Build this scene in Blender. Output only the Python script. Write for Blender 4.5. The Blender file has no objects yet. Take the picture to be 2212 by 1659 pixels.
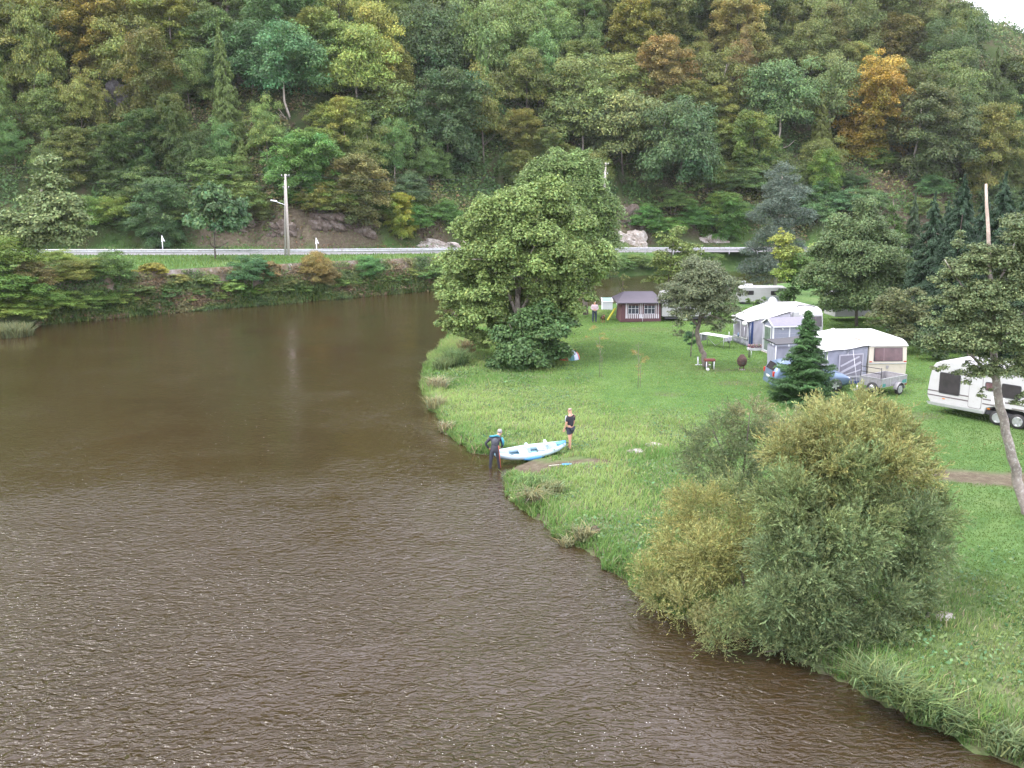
import bpy, bmesh, math, random
import numpy as np
from mathutils import Vector, Matrix, Quaternion

# ------------------------------------------------------------------ camera, world, sun
C = bpy.context.scene
COL = C.collection
F, CH, TH = 2100.0, 10.6, math.radians(11.1)     # focal length (in photo px of 2212), height, pitch
cam = bpy.data.objects.new('camera', bpy.data.cameras.new('camera')); COL.objects.link(cam)
cam.data.sensor_width = 36.0; cam.data.lens = 36.0 * F / 2212.0
cam.data.clip_start = 0.1; cam.data.clip_end = 3000.0
cam.location = (0, 0, CH); cam.rotation_euler = (math.pi / 2 - TH, 0, 0)
C.camera = cam

SUN_EL, SUN_AZ = math.radians(56), math.radians(268)   # compass-like: azimuth from +Y, clockwise
W = bpy.data.worlds.new("World"); C.world = W; W.use_nodes = True
nt = W.node_tree; nt.nodes.clear()
out = nt.nodes.new('ShaderNodeOutputWorld'); bg = nt.nodes.new('ShaderNodeBackground')
sky = nt.nodes.new('ShaderNodeTexSky'); sky.sky_type = 'NISHITA'; sky.sun_disc = False
sky.sun_elevation = SUN_EL; sky.sun_rotation = SUN_AZ; sky.dust_density = 3.0; sky.air_density = 1.0
mixc = nt.nodes.new('ShaderNodeMix'); mixc.data_type = 'RGBA'
mixc.inputs[0].default_value = 0.78                    # cloud cover: mostly an even white overcast
mixc.inputs[7].default_value = (14.3, 13.9, 15.6, 1)
nt.links.new(sky.outputs[0], mixc.inputs[6]); nt.links.new(mixc.outputs[2], bg.inputs[0])
bg.inputs[1].default_value = 0.15
nt.links.new(bg.outputs[0], out.inputs[0])
sun = bpy.data.objects.new('sun', bpy.data.lights.new('sun', 'SUN')); COL.objects.link(sun)
sun.data.energy = 1.5; sun.data.angle = math.radians(12); sun.data.color = (1.0, 0.96, 0.88)
sd = Vector((math.sin(SUN_AZ) * math.cos(SUN_EL), math.cos(SUN_AZ) * math.cos(SUN_EL), math.sin(SUN_EL)))
sun.rotation_euler = sd.to_track_quat('Z', 'Y').to_euler(); sun.location = (0, 0, 80)
C.view_settings.view_transform = 'Standard'; C.view_settings.look = 'None'
C.view_settings.exposure = 1.15; C.view_settings.gamma = 1.0
C.cycles.max_bounces = 6; C.cycles.diffuse_bounces = 3; C.cycles.glossy_bounces = 3
C.cycles.transmission_bounces = 4; C.cycles.transparent_max_bounces = 6
C.cycles.use_denoising = False if False else True

# ------------------------------------------------------------------ helpers
def proj(P):
    x, y, z = P[0], P[1], P[2] - CH
    d = y * math.cos(TH) - z * math.sin(TH); v = y * math.sin(TH) + z * math.cos(TH)
    return 1106 + F * x / d, 829.5 - F * v / d, d
def unp(px, py, z):
    a = (px - 1106) / F; b = -(py - 829.5) / F
    dy = math.cos(TH) + b * math.sin(TH); dz = -math.sin(TH) + b * math.cos(TH)
    t = (z - CH) / dz
    return np.array([a * t, dy * t, z])
def up2(px, py, z=0.0): return tuple(unp(px, py, z)[:2])

def vnoise(x, y, seed=0):
    x = np.asarray(x, float); y = np.asarray(y, float)
    xi = np.floor(x).astype(np.int64); yi = np.floor(y).astype(np.int64)
    fx = x - xi; fy = y - yi; fx = fx * fx * (3 - 2 * fx); fy = fy * fy * (3 - 2 * fy)
    def h(a, b):
        n = (a * 374761393 + b * 668265263 + seed * 1442695041) & 0xffffffff
        n = ((n ^ (n >> 13)) * 1274126177) & 0xffffffff
        return ((n ^ (n >> 16)) & 0xffff) / 65535.0
    return (h(xi, yi) * (1 - fx) + h(xi + 1, yi) * fx) * (1 - fy) + (h(xi, yi + 1) * (1 - fx) + h(xi + 1, yi + 1) * fx) * fy
def fbm(x, y, seed=0, o=4):
    s = 0; a = 1; t = 0
    for i in range(o):
        s = s + a * vnoise(x * 2 ** i, y * 2 ** i, seed + i * 17); t += a; a *= .5
    return s / t
def sstep(a, b, x):
    t = np.clip((x - a) / (b - a), 0, 1); return t * t * (3 - 2 * t)

def polydist(px, py, pts, vals=None):
    """distance, side (+ left of direction), interpolated vals along an open polyline"""
    best = np.full(px.shape, 1e9); side = np.zeros(px.shape); val = np.zeros(px.shape)
    pts = np.asarray(pts, float)
    for i in range(len(pts) - 1):
        a, b = pts[i][:2], pts[i + 1][:2]; d = b - a; L = d @ d
        t = ((px - a[0]) * d[0] + (py - a[1]) * d[1]) / L
        tc = np.clip(t, 0, 1)
        dx = px - a[0] - tc * d[0]; dy = py - a[1] - tc * d[1]
        D = np.sqrt(dx * dx + dy * dy); m = D < best - 1e-9
        best = np.where(m, D, best)
        s = d[0] * (py - a[1]) - d[1] * (px - a[0])
        side = np.where(m, np.sign(s), side)
        if vals is not None: val = np.where(m, vals[i] * (1 - tc) + vals[i + 1] * tc, val)
    return best, side, val
def inpoly(px, py, poly):
    r = np.zeros(px.shape, bool); n = len(poly)
    for i in range(n):
        x1, y1 = poly[i]; x2, y2 = poly[(i + 1) % n]
        c = ((y1 > py) != (y2 > py)) & (px < (x2 - x1) * (py - y1) / (y2 - y1 + 1e-12) + x1)
        r ^= c
    return r
def smooth_line(p, n=3):
    p = [np.array(q, float) for q in p]
    for _ in range(n):
        o = [p[0]]
        for a, b in zip(p[:-1], p[1:]): o += [a * .75 + b * .25, a * .25 + b * .75]
        o.append(p[-1]); p = o
    return np.array(p)

def link(o, parent=None):
    COL.objects.link(o)
    if parent is not None: o.parent = parent
    return o
def tag(o, label=None, cat=None, group=None, kind=None):
    if label: o['label'] = label
    if cat: o['category'] = cat
    if group: o['group'] = group
    if kind: o['kind'] = kind
    return o
def thing(name, label, cat, loc=(0, 0, 0), rz=0.0, group=None):
    o = bpy.data.objects.new(name, None); COL.objects.link(o)
    o.empty_display_size = .1
    o.location = loc; o.rotation_euler = (0, 0, rz)
    return tag(o, label, cat, group)
def copy_tree(root, loc, rz=0.0, scale=(1, 1, 1)):
    r = root.copy(); COL.objects.link(r); r.location = loc; r.rotation_euler = (0, 0, rz); r.scale = scale
    for ch in root.children:
        c = ch.copy(); COL.objects.link(c); c.parent = r
        for g in ch.children:
            d = g.copy(); COL.objects.link(d); d.parent = c
    return r

def npmesh(name, V, faces4=None, faces3=None, mat=None, tone=None, smooth=False, attr='tone'):
    """fast mesh from numpy: V (n,3), quads (m,4), tris (k,3)"""
    me = bpy.data.meshes.new(name)
    V = np.asarray(V, np.float32)
    q = np.zeros((0, 4), np.int32) if faces4 is None else np.asarray(faces4, np.int32)
    t = np.zeros((0, 3), np.int32) if faces3 is None else np.asarray(faces3, np.int32)
    me.vertices.add(len(V)); me.vertices.foreach_set('co', V.ravel())
    li = np.concatenate([q.ravel(), t.ravel()]).astype(np.int32)
    me.loops.add(len(li)); me.loops.foreach_set('vertex_index', li)
    ls = np.concatenate([np.arange(len(q)) * 4, len(q) * 4 + np.arange(len(t)) * 3]).astype(np.int32)
    me.polygons.add(len(ls)); me.polygons.foreach_set('loop_start', ls)
    if tone is not None:
        a = me.attributes.new(attr, 'FLOAT_COLOR', 'POINT')
        tc = np.ones((len(V), 4), np.float32); tc[:, :tone.shape[1]] = tone
        a.data.foreach_set('color', tc.ravel())
    me.update(calc_edges=True)
    me.polygons.foreach_set('use_smooth', np.full(len(ls), smooth))
    if mat: me.materials.append(mat)
    return me
def mobj(name, me, parent=None):
    return link(bpy.data.objects.new(name, me), parent)

class MB:
    """collects shapes with any number of materials and links them as ONE mesh object"""
    def __init__(s): s.v = []; s.f = []; s.m = []; s.mats = []; s.sm = []
    def mi(s, mat):
        if mat not in s.mats: s.mats.append(mat)
        return s.mats.index(mat)
    def add(s, vs, fs, mat, smooth=False):
        o = len(s.v); s.v += [tuple(map(float, v)) for v in vs]; k = s.mi(mat)
        for f in fs: s.f.append([o + i for i in f]); s.m.append(k); s.sm.append(smooth)
    def box(s, c, d, mat, R=None):
        x, y, z = d[0] / 2, d[1] / 2, d[2] / 2
        vs = [Vector((a, b, e)) for a in (-x, x) for b in (-y, y) for e in (-z, z)]
        if R is not None: vs = [R @ v for v in vs]
        c = Vector(c)
        s.add([v + c for v in vs], [(0, 1, 3, 2), (4, 6, 7, 5), (0, 4, 5, 1), (2, 3, 7, 6), (0, 2, 6, 4), (1, 5, 7, 3)], mat)
    def bar(s, a, b, w, h, mat):
        a, b = Vector(a), Vector(b); d = b - a
        q = d.to_track_quat('X', 'Z'); s.box((a + b) / 2, (d.length, w, h), mat, q.to_matrix())
    def tube(s, pts, rs, mat, n=8, cap=True):
        pts = [Vector(p) for p in pts]
        if not hasattr(rs, '__len__'): rs = [rs] * len(pts)
        vs = []; fs = []
        prev = None
        for i, p in enumerate(pts):
            d = (pts[min(i + 1, len(pts) - 1)] - pts[max(i - 1, 0)])
            d = d.normalized() if d.length > 1e-9 else Vector((0, 0, 1))
            if prev is None: u = d.orthogonal().normalized()
            else: u = (prev - d * prev.dot(d)).normalized()
            prev = u; w = d.cross(u)
            for k in range(n):
                a = 2 * math.pi * k / n; vs.append(p + (u * math.cos(a) + w * math.sin(a)) * rs[i])
        for i in range(len(pts) - 1):
            for k in range(n):
                k2 = (k + 1) % n; fs.append((i * n + k, i * n + k2, (i + 1) * n + k2, (i + 1) * n + k))
        if cap: fs.append(tuple(range(n))[::-1]); fs.append(tuple(range((len(pts) - 1) * n, len(pts) * n)))
        s.add(vs, fs, mat, True)
    def lathe(s, prof, c, mat, n=20, axis='Z', R=None):
        vs = []; fs = []
        for r, z in prof:
            for k in range(n):
                a = 2 * math.pi * k / n; v = Vector((r * math.cos(a), r * math.sin(a), z))
                if axis == 'Y': v = Vector((v.x, v.z, v.y))
                if axis == 'X': v = Vector((v.z, v.x, v.y))
                if R is not None: v = R @ v
                vs.append(v + Vector(c))
        for i in range(len(prof) - 1):
            for k in range(n):
                k2 = (k + 1) % n; fs.append((i * n + k, i * n + k2, (i + 1) * n + k2, (i + 1) * n + k))
        fs.append(tuple(range(n))[::-1]); fs.append(tuple(range((len(prof) - 1) * n, len(prof) * n)))
        s.add(vs, fs, mat, True)
    def prism(s, poly, lo, hi, mat, axis='Y', smooth=False):
        """polygon in the plane across axis, extruded from lo to hi"""
        def P(a, b, t): return {'Y': (a, t, b), 'X': (t, a, b), 'Z': (a, b, t)}[axis]
        n = len(poly); vs = [P(a, b, lo) for a, b in poly] + [P(a, b, hi) for a, b in poly]
        fs = [(i, (i + 1) % n, n + (i + 1) % n, n + i) for i in range(n)]
        s.add(vs, fs, mat, smooth); s.add(vs, [tuple(range(n))[::-1], tuple(range(n, 2 * n))], mat)
    def quad(s, a, b, c, d, mat): s.add([a, b, c, d], [(0, 1, 2, 3)], mat)
    def build(s, name, parent=None, bevel=0.0, seg=2):
        me = bpy.data.meshes.new(name); me.from_pydata(s.v, [], s.f)
        for m in s.mats: me.materials.append(m)
        me.polygons.foreach_set('material_index', s.m); me.polygons.foreach_set('use_smooth', s.sm)
        bm = bmesh.new(); bm.from_mesh(me); bmesh.ops.remove_doubles(bm, verts=bm.verts, dist=1e-5)
        bmesh.ops.recalc_face_normals(bm, faces=bm.faces)
        if bevel > 0:
            ed = [e for e in bm.edges if len(e.link_faces) == 2 and e.calc_face_angle(0) > .6]
            bmesh.ops.bevel(bm, geom=ed, offset=bevel, segments=seg, affect='EDGES', profile=.5, clamp_overlap=True)
        bm.to_mesh(me); bm.free()
        return mobj(name, me, parent)

# ------------------------------------------------------------------ materials
MATS = {}
def newmat(name):
    m = bpy.data.materials.new(name); m.use_nodes = True; m.node_tree.nodes.clear()
    return m, m.node_tree.nodes, m.node_tree.links
def paint(name, col, rough=.5, metal=0.0, var=.12, scale=3.0, dirt=None, bump=0.0, spec=.5):
    """procedural surface: base colour broken up by two noises"""
    if name in MATS: return MATS[name]
    m, N, L = newmat(name)
    o = N.new('ShaderNodeOutputMaterial'); b = N.new('ShaderNodeBsdfPrincipled')
    tc = N.new('ShaderNodeTexCoord'); n1 = N.new('ShaderNodeTexNoise'); n1.inputs['Scale'].default_value = scale
    n1.inputs['Detail'].default_value = 6; n1.inputs['Roughness'].default_value = .65
    L.new(tc.outputs['Object'], n1.inputs['Vector'])
    r = N.new('ShaderNodeValToRGB'); c = np.array(col)
    r.color_ramp.elements[0].position = .3; r.color_ramp.elements[1].position = .7
    r.color_ramp.elements[0].color = (*(c * (1 - var)), 1); r.color_ramp.elements[1].color = (*np.minimum(c * (1 + var), 1), 1)
    L.new(n1.outputs[0], r.inputs[0]); src = r.outputs[0]
    if dirt is not None:
        n2 = N.new('ShaderNodeTexNoise'); n2.inputs['Scale'].default_value = scale * 2.3; n2.inputs['Detail'].default_value = 8
        L.new(tc.outputs['Object'], n2.inputs['Vector'])
        r2 = N.new('ShaderNodeValToRGB'); r2.color_ramp.elements[0].position = .52; r2.color_ramp.elements[1].position = .75
        L.new(n2.outputs[0], r2.inputs[0])
        mx = N.new('ShaderNodeMix'); mx.data_type = 'RGBA'; L.new(r2.outputs[0], mx.inputs[0])
        L.new(src, mx.inputs[6]); mx.inputs[7].default_value = (*dirt, 1); src = mx.outputs[2]
    L.new(src, b.inputs['Base Color']); b.inputs['Roughness'].default_value = rough
    b.inputs['Metallic'].default_value = metal; b.inputs['Specular IOR Level'].default_value = spec
    if bump:
        bp = N.new('ShaderNodeBump'); bp.inputs['Strength'].default_value = bump; bp.inputs['Distance'].default_value = .05
        L.new(n1.outputs[0], bp.inputs['Height']); L.new(bp.outputs[0], b.inputs['Normal'])
    L.new(b.outputs[0], o.inputs[0]); MATS[name] = m; return m
def leafmat(name, rough=.55, trans=.28, spec=.25):
    """leaf surface: object colour times the leaf's own tone"""
    if name in MATS: return MATS[name]
    m, N, L = newmat(name)
    o = N.new('ShaderNodeOutputMaterial'); b = N.new('ShaderNodeBsdfPrincipled'); t = N.new('ShaderNodeBsdfTranslucent')
    oi = N.new('ShaderNodeObjectInfo'); at = N.new('ShaderNodeAttribute'); at.attribute_name = 'tone'
    mx = N.new('ShaderNodeMix'); mx.data_type = 'RGBA'; mx.blend_type = 'MULTIPLY'; mx.inputs[0].default_value = 1
    L.new(oi.outputs['Color'], mx.inputs[6]); L.new(at.outputs['Color'], mx.inputs[7])
    L.new(mx.outputs[2], b.inputs['Base Color']); L.new(mx.outputs[2], t.inputs[0])
    b.inputs['Roughness'].default_value = rough; b.inputs['Specular IOR Level'].default_value = spec
    ms = N.new('ShaderNodeMixShader'); ms.inputs[0].default_value = trans
    L.new(b.outputs[0], ms.inputs[1]); L.new(t.outputs[0], ms.inputs[2]); L.new(ms.outputs[0], o.inputs[0])
    MATS[name] = m; return m
LEAF = leafmat('leaf')
GRASS = leafmat('grass', .6, .5, .2)
BARK = paint('bark', (.16, .135, .11), .9, var=.45, scale=6, bump=.6)
BARKD = paint('bark_dark', (.09, .075, .06), .9, var=.4, scale=6, bump=.6)
BARKP = paint('bark_pale', (.36, .32, .27), .9, var=.35, scale=5, dirt=(.14, .12, .09), bump=.5)

# ------------------------------------------------------------------ the lie of the land (metres; water level is z = 0)
near_px = [(2500, 1800), (2350, 1715), (2212, 1650), (2090, 1605), (2000, 1560), (1900, 1505), (1850, 1470), (1760, 1435), (1640, 1385), (1500, 1345),
           (1385, 1290), (1335, 1232), (1220, 1178), (1170, 1125), (1120, 1092), (1092, 1055), (1100, 1022), (1140, 1000),
           (1120, 984), (1060, 982), (1010, 976), (965, 940), (935, 890), (918, 850), (914, 815), (925, 780), (955, 745), (985, 715), (1060, 690),
           (1180, 672), (1290, 662), (1400, 648), (1500, 634), (1600, 620), (1800, 606), (2250, 590)]
near_line = smooth_line([up2(*p) for p in near_px], 2)
near_poly = [tuple(p) for p in near_line] + [(400, 130), (400, -60), (14, -60), (12, 5)]
far_px = [(-700, 830), (-350, 775), (-100, 728), (0, 712), (60, 704), (150, 695), (300, 681), (450, 668), (600, 656), (750, 643), (900, 630), (1000, 621), (1150, 609), (1340, 597),
          (1450, 592), (1600, 585), (1900, 574), (2400, 562)]
far_line = smooth_line([up2(*p) for p in far_px], 2)
far_line = np.vstack([far_line, [(400, 170)]])
far_poly = [tuple(p) for p in far_line] + [(400, 900), (-500, 900), (-500, far_line[0][1])]
road_px = [(-700, 560, 3.9), (-300, 556, 3.8), (100, 553, 3.75), (400, 553, 3.7), (600, 553, 3.7), (800, 551, 3.6), (960, 549, 3.45), (1150, 547, 3.1),
           (1340, 547, 2.8), (1600, 546, 2.65), (1900, 545, 2.6), (2300, 542, 2.6)]
rw = np.array([unp(*p) for p in road_px]); rw = np.vstack([rw, [(330, 190, 2.6)]])
road_line = smooth_line(rw, 2)      # the guard rail's line; road lies beyond it
BARE = []                            # patches of bare earth: (x, y, radius_x, radius_y)

def land(x, y, full=False):
    x = np.asarray(x, float); y = np.asarray(y, float)
    dn, _, _ = polydist(x, y, near_line); inn = inpoly(x, y, near_poly)
    df, _, _ = polydist(x, y, far_line); inf = inpoly(x, y, far_poly)
    dr, sr, zr = polydist(x, y, road_line[:, :2], road_line[:, 2]); s = dr * sr
    n1 = fbm(x * .25, y * .25, 3) - .5; n2 = fbm(x * 1.1, y * 1.1, 9, 3) - .5
    sn = np.where(inn, dn, -dn) + np.where(y < 75, n2 * .9 * sstep(2.5, .2, dn), 0); inn = sn > 0; dn = np.abs(sn)   # ragged water's edge
    # campsite side
    steep = sstep(30, 20, y)                       # the bank is steeper towards the willows
    zn = (.18 + .32 * steep) * sstep(0, .5, dn) + .22 * sstep(.3, 3.5, dn) + .32 * sstep(3, 16, dn) + .12 * n1 * sstep(.5, 3, dn) + .10 * n2 * sstep(.2, 1.5, dn) * sstep(11, 5, dn) + .02 * n2
    # road side
    n3 = fbm(x * .09, y * .09, 21) - .5; n4 = fbm(x * .35, y * .35, 5) - .5
    zb = .3 * sstep(0, .4, df) + (zr - .3) * sstep(.3, 2.4, df + n4 * .8)
    h = np.maximum(s - 7.6, 0)
    hill = .5 * sstep(0, 3, h) + 2.6 * sstep(2.4 + n3 * 1.5, 4.4 + n3 * 1.5, h) * sstep(-.25, .1, n4 + .05) + .84 * np.maximum(h - 2.5, 0)
    hill = hill + (n3 * 9 + n4 * 2.2) * sstep(4, 22, h)
    cap = 25 - .72 * (x - 118) + 6 * n3 + 2 * n4; cap = np.minimum(cap, 165 + 10 * n3)
    k = 5.0; a = hill; b = cap
    hh = np.clip(.5 + .5 * (b - a) / k, 0, 1); sm = b * (1 - hh) + a * hh - k * hh * (1 - hh)
    sm = np.where(h > 0, np.maximum(sm, -30), 0)
    zf = zb + np.where(h > 0, sm, 0)
    zw = -np.minimum(np.minimum(dn, df) * .35, 1.6)
    z = np.where(inn, zn, np.where(inf, zf, zw))
    if full: return z, dn, inn, df, inf, s, n1, n2, n3, n4
    return z
def gz(x, y): return float(land(np.array([x]), np.array([y]))[0])
def gpt(px, py, z0=.5):
    """where the ray through a photo pixel meets the ground near the camera side"""
    p = unp(px, py, z0)
    for _ in range(4): p = unp(px, py, gz(p[0], p[1]))
    return p
def march(px, py, h=0.0):
    a = (px - 1106) / F; b = -(py - 829.5) / F
    dy = math.cos(TH) + b * math.sin(TH); dz = -math.sin(TH) + b * math.cos(TH)
    t = np.linspace(60, 330, 900); X = a * t; Y = dy * t; Z = CH + dz * t
    g = land(X, Y) + h; k = np.argmax(g > Z)
    if not (g > Z).any(): return None
    return X[k], Y[k], g[k] - h

_bp = march(1935, 410)
if _bp is not None: BARE.append((_bp[0], _bp[1], 9.0, 7.5))
for _px, _py, _rx, _ry in ((480, 492, 4.2, 1.8), (610, 485, 4.0, 2.4), (705, 480, 4.5, 2.4), (770, 490, 3.0, 1.6), (935, 512, 3.2, 1.6), (1362, 480, 3.5, 3.2), (1500, 505, 4.5, 1.6)):
    _bp = march(_px, _py)
    if _bp is not None: BARE.append((_bp[0], _bp[1], _rx, _ry))

def axis(segs):
    o = []
    for a, b, st in segs: o += list(np.arange(a, b, st))
    return np.array(o + [segs[-1][1]])
gx = axis([(-500, -120, 20), (-120, -60, 3), (-60, -12, 1.1), (-12, 32, .33), (32, 60, .9), (60, 170, 2.2), (170, 400, 15)])
gy = axis([(-60, 5, 8), (5, 14, 1.5), (14, 66, .36), (66, 135, .62), (135, 260, 2.2), (260, 400, 6), (400, 900, 25)])
GX, GY = np.meshgrid(gx, gy, indexing='ij')
Z, dn, inn, df, inf, sroad, n1, n2, n3, n4 = [a.ravel() for a in land(GX.ravel(), GY.ravel(), True)]
X, Y = GX.ravel(), GY.ravel()
nx, ny = len(gx), len(gy)
idx = np.arange(nx * ny).reshape(nx, ny)
quads = np.stack([idx[:-1, :-1], idx[1:, :-1], idx[1:, 1:], idx[:-1, 1:]], -1).reshape(-1, 4)
mud_l = unp(1235, 1000, .3); path_a, path_b = unp(2050, 1012, .8), unp(2260, 1040, .8)
soil = sstep(.62, .35, np.where(inn, dn + n2 * .2, 1)) * inn
dm = np.hypot((X - mud_l[0]) / 1.5, (Y - mud_l[1]) / .75) + n2 * 2.0
soil = np.maximum(soil, sstep(1.0, .55, dm) * inn)
dk = np.hypot(X - 0.4, Y - 36.6); soil = np.maximum(soil, sstep(1.5, .8, dk + n2) * inn)
pd, _, _ = polydist(X, Y, [(15.2, 33.6), (17.5, 33.0), (22, 32.0), (30, 31.5)]); soil = np.maximum(soil, sstep(1.15, .6, pd + n2 * .9) * inn)
for p in [(1375, 712, 2.0), (1405, 712, 1.6), (1560, 800, 1.0), (1640, 800, 1.1), (1590, 830, .9), (1450, 850, .8), (1330, 900, .8), (1860, 870, 1.3), (1990, 900, 1.0), (1280, 730, .9), (1700, 790, 1.0)]:
    q = unp(p[0], p[1], .7); soil = np.maximum(soil, .55 * sstep(p[2], p[2] * .3, np.hypot((X - q[0]) / 1.6, (Y - q[1])) + n2) * inn)
forest = np.where(inf, sstep(9.6, 10.8, sroad + n4 * 3), 0)
forest = np.maximum(forest, np.where(inf, sstep(.3, -.4, sroad + 6.5) * .8 * sstep(3.2, 2.2, df), 0))
bare = np.zeros_like(X)
for bx, by, rx, ry in BARE: bare = np.maximum(bare, sstep(1.15, .8, np.hypot((X - bx) / rx, (Y - by) / ry) + n4 * .8))
rough = np.where(inn, sstep(9.5, 5.5, dn + n1 * 7) * sstep(75, 60, Y), 0)
mask = np.stack([forest, np.maximum(soil, bare), rough], 1)

m, N, L = newmat('ground')
o = N.new('ShaderNodeOutputMaterial'); b = N.new('ShaderNodeBsdfPrincipled'); L.new(b.outputs[0], o.inputs[0])
at = N.new('ShaderNodeAttribute'); at.attribute_name = 'mask'; sp = N.new('ShaderNodeSeparateColor'); L.new(at.outputs['Color'], sp.inputs[0])
tc = N.new('ShaderNodeTexCoord')
def noise(scale, detail=6, rough=.6, vec=None):
    n = N.new('ShaderNodeTexNoise'); n.inputs['Scale'].default_value = scale; n.inputs['Detail'].default_value = detail
    n.inputs['Roughness'].default_value = rough; L.new(vec or tc.outputs['Object'], n.inputs['Vector']); return n
def ramp(src, stops):
    r = N.new('ShaderNodeValToRGB'); e = r.color_ramp.elements
    while len(e) < len(stops): e.new(.5)
    for k, (p, c) in enumerate(stops): e[k].position = p; e[k].color = (*c, 1)
    L.new(src, r.inputs[0]); return r
def mixn(f, a, bb, blend='MIX'):
    x = N.new('ShaderNodeMix'); x.data_type = 'RGBA'; x.blend_type = blend
    if isinstance(f, float): x.inputs[0].default_value = f
    else: L.new(f, x.inputs[0])
    L.new(a, x.inputs[6])
    L.new(bb, x.inputs[7]); return x.outputs[2]
big = noise(.16, 5); mid = noise(1.3, 6); fine = noise(14, 8, .75)
lawn = ramp(big.outputs[0], [(.3, (.055, .115, .03)), (.48, (.072, .138, .038)), (.62, (.095, .155, .05)), (.75, (.12, .165, .065))]).outputs[0]
lawn2 = ramp(mid.outputs[0], [(.3, (.62, .72, .7)), (.5, (1, 1, 1)), (.7, (1.25, 1.15, 1.2))]).outputs[0]
lawn = mixn(1.0, lawn, lawn2, 'MULTIPLY')
lawnf = ramp(fine.outputs[0], [(.25, (.5, .55, .5)), (.5, (1, 1, 1)), (.75, (1.35, 1.3, 1.25))]).outputs[0]
lawn = mixn(1.0, lawn, lawnf, 'MULTIPLY')
rgh = ramp(noise(.9, 7, .7).outputs[0], [(.3, (.045, .085, .025)), (.45, (.08, .125, .04)), (.58, (.11, .14, .06)), (.72, (.15, .145, .085))]).outputs[0]
rgh = mixn(1.0, rgh, lawnf, 'MULTIPLY')
soilc = ramp(noise(3.5, 8, .7).outputs[0], [(.3, (.075, .052, .04)), (.5, (.098, .082, .054)), (.7, (.165, .145, .105))]).outputs[0]
forc = ramp(noise(.5, 8, .7).outputs[0], [(.3, (.03, .045, .016)), (.48, (.045, .07, .022)), (.6, (.06, .06, .03)), (.75, (.10, .065, .045))]).outputs[0]
c1 = mixn(sp.outputs[2], lawn, rgh); c1 = mixn(sp.outputs[0], c1, forc); c1 = mixn(sp.outputs[1], c1, soilc)
L.new(c1, b.inputs['Base Color']); b.inputs['Roughness'].default_value = .95; b.inputs['Specular IOR Level'].default_value = .15
bp = N.new('ShaderNodeBump'); bp.inputs['Strength'].default_value = .7; bp.inputs['Distance'].default_value = .08
L.new(noise(9, 8, .8).outputs[0], bp.inputs['Height']); L.new(bp.outputs[0], b.inputs['Normal'])
ground = mobj('ground', npmesh('ground', np.stack([X, Y, Z], 1), quads, mat=m, tone=mask, smooth=True, attr='mask'))
tag(ground, kind='structure')

# river
m, N, L = newmat('water')
o = N.new('ShaderNodeOutputMaterial'); b = N.new('ShaderNodeBsdfPrincipled'); L.new(b.outputs[0], o.inputs[0])
tc = N.new('ShaderNodeTexCoord')
pat = noise(.11, 4); col = ramp(pat.outputs[0], [(.35, (.030, .0192, .0086)), (.65, (.033, .0228, .0096))]).outputs[0]
L.new(col, b.inputs['Base Color']); b.inputs['Roughness'].default_value = .05; b.inputs['IOR'].default_value = 1.42
mp = N.new('ShaderNodeMapping'); mp.inputs['Rotation'].default_value = (0, 0, math.radians(12)); mp.inputs['Scale'].default_value = (1, 2.0, 1)
L.new(tc.outputs['Object'], mp.inputs['Vector'])
w1 = noise(3.0, 2.5, .5, mp.outputs[0]); w1.inputs['Distortion'].default_value = 1.1
w2 = noise(8, 3, .55, mp.outputs[0])
ad = N.new('ShaderNodeMath'); ad.operation = 'MULTIPLY_ADD'; L.new(w2.outputs[0], ad.inputs[0]); ad.inputs[1].default_value = .14; L.new(w1.outputs[0], ad.inputs[2])
# the breeze ruffles the near reach and scattered patches, the lee under the far bank is calm
sx = N.new('ShaderNodeSeparateXYZ'); L.new(tc.outputs['Object'], sx.inputs[0])
mr = N.new('ShaderNodeMapRange'); L.new(sx.outputs[1], mr.inputs[0]); mr.inputs[1].default_value = 16; mr.inputs[2].default_value = 36; mr.inputs[3].default_value = 1.0; mr.inputs[4].default_value = .10
gust = ramp(noise(.11, 5, .65).outputs[0], [(.40, (.35, .35, .35)), (.60, (1.35, 1.35, 1.35))])
mm = N.new('ShaderNodeMath'); mm.operation = 'MULTIPLY'; L.new(mr.outputs[0], mm.inputs[0]); L.new(gust.outputs[0], mm.inputs[1])
m3 = N.new('ShaderNodeMath'); m3.operation = 'MULTIPLY'; L.new(mm.outputs[0], m3.inputs[0]); L.new(ad.outputs[0], m3.inputs[1])
bp = N.new('ShaderNodeBump'); bp.inputs['Strength'].default_value = 1.0; bp.inputs['Distance'].default_value = .20
L.new(m3.outputs[0], bp.inputs['Height']); L.new(bp.outputs[0], b.inputs['Normal'])
wv = np.array([(-500, -60, 0), (400, -60, 0), (400, 260, 0), (-500, 260, 0)], float)
tag(mobj('river_water', npmesh('river_water', wv, [(0, 1, 2, 3)], mat=m)), kind='structure')
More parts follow.
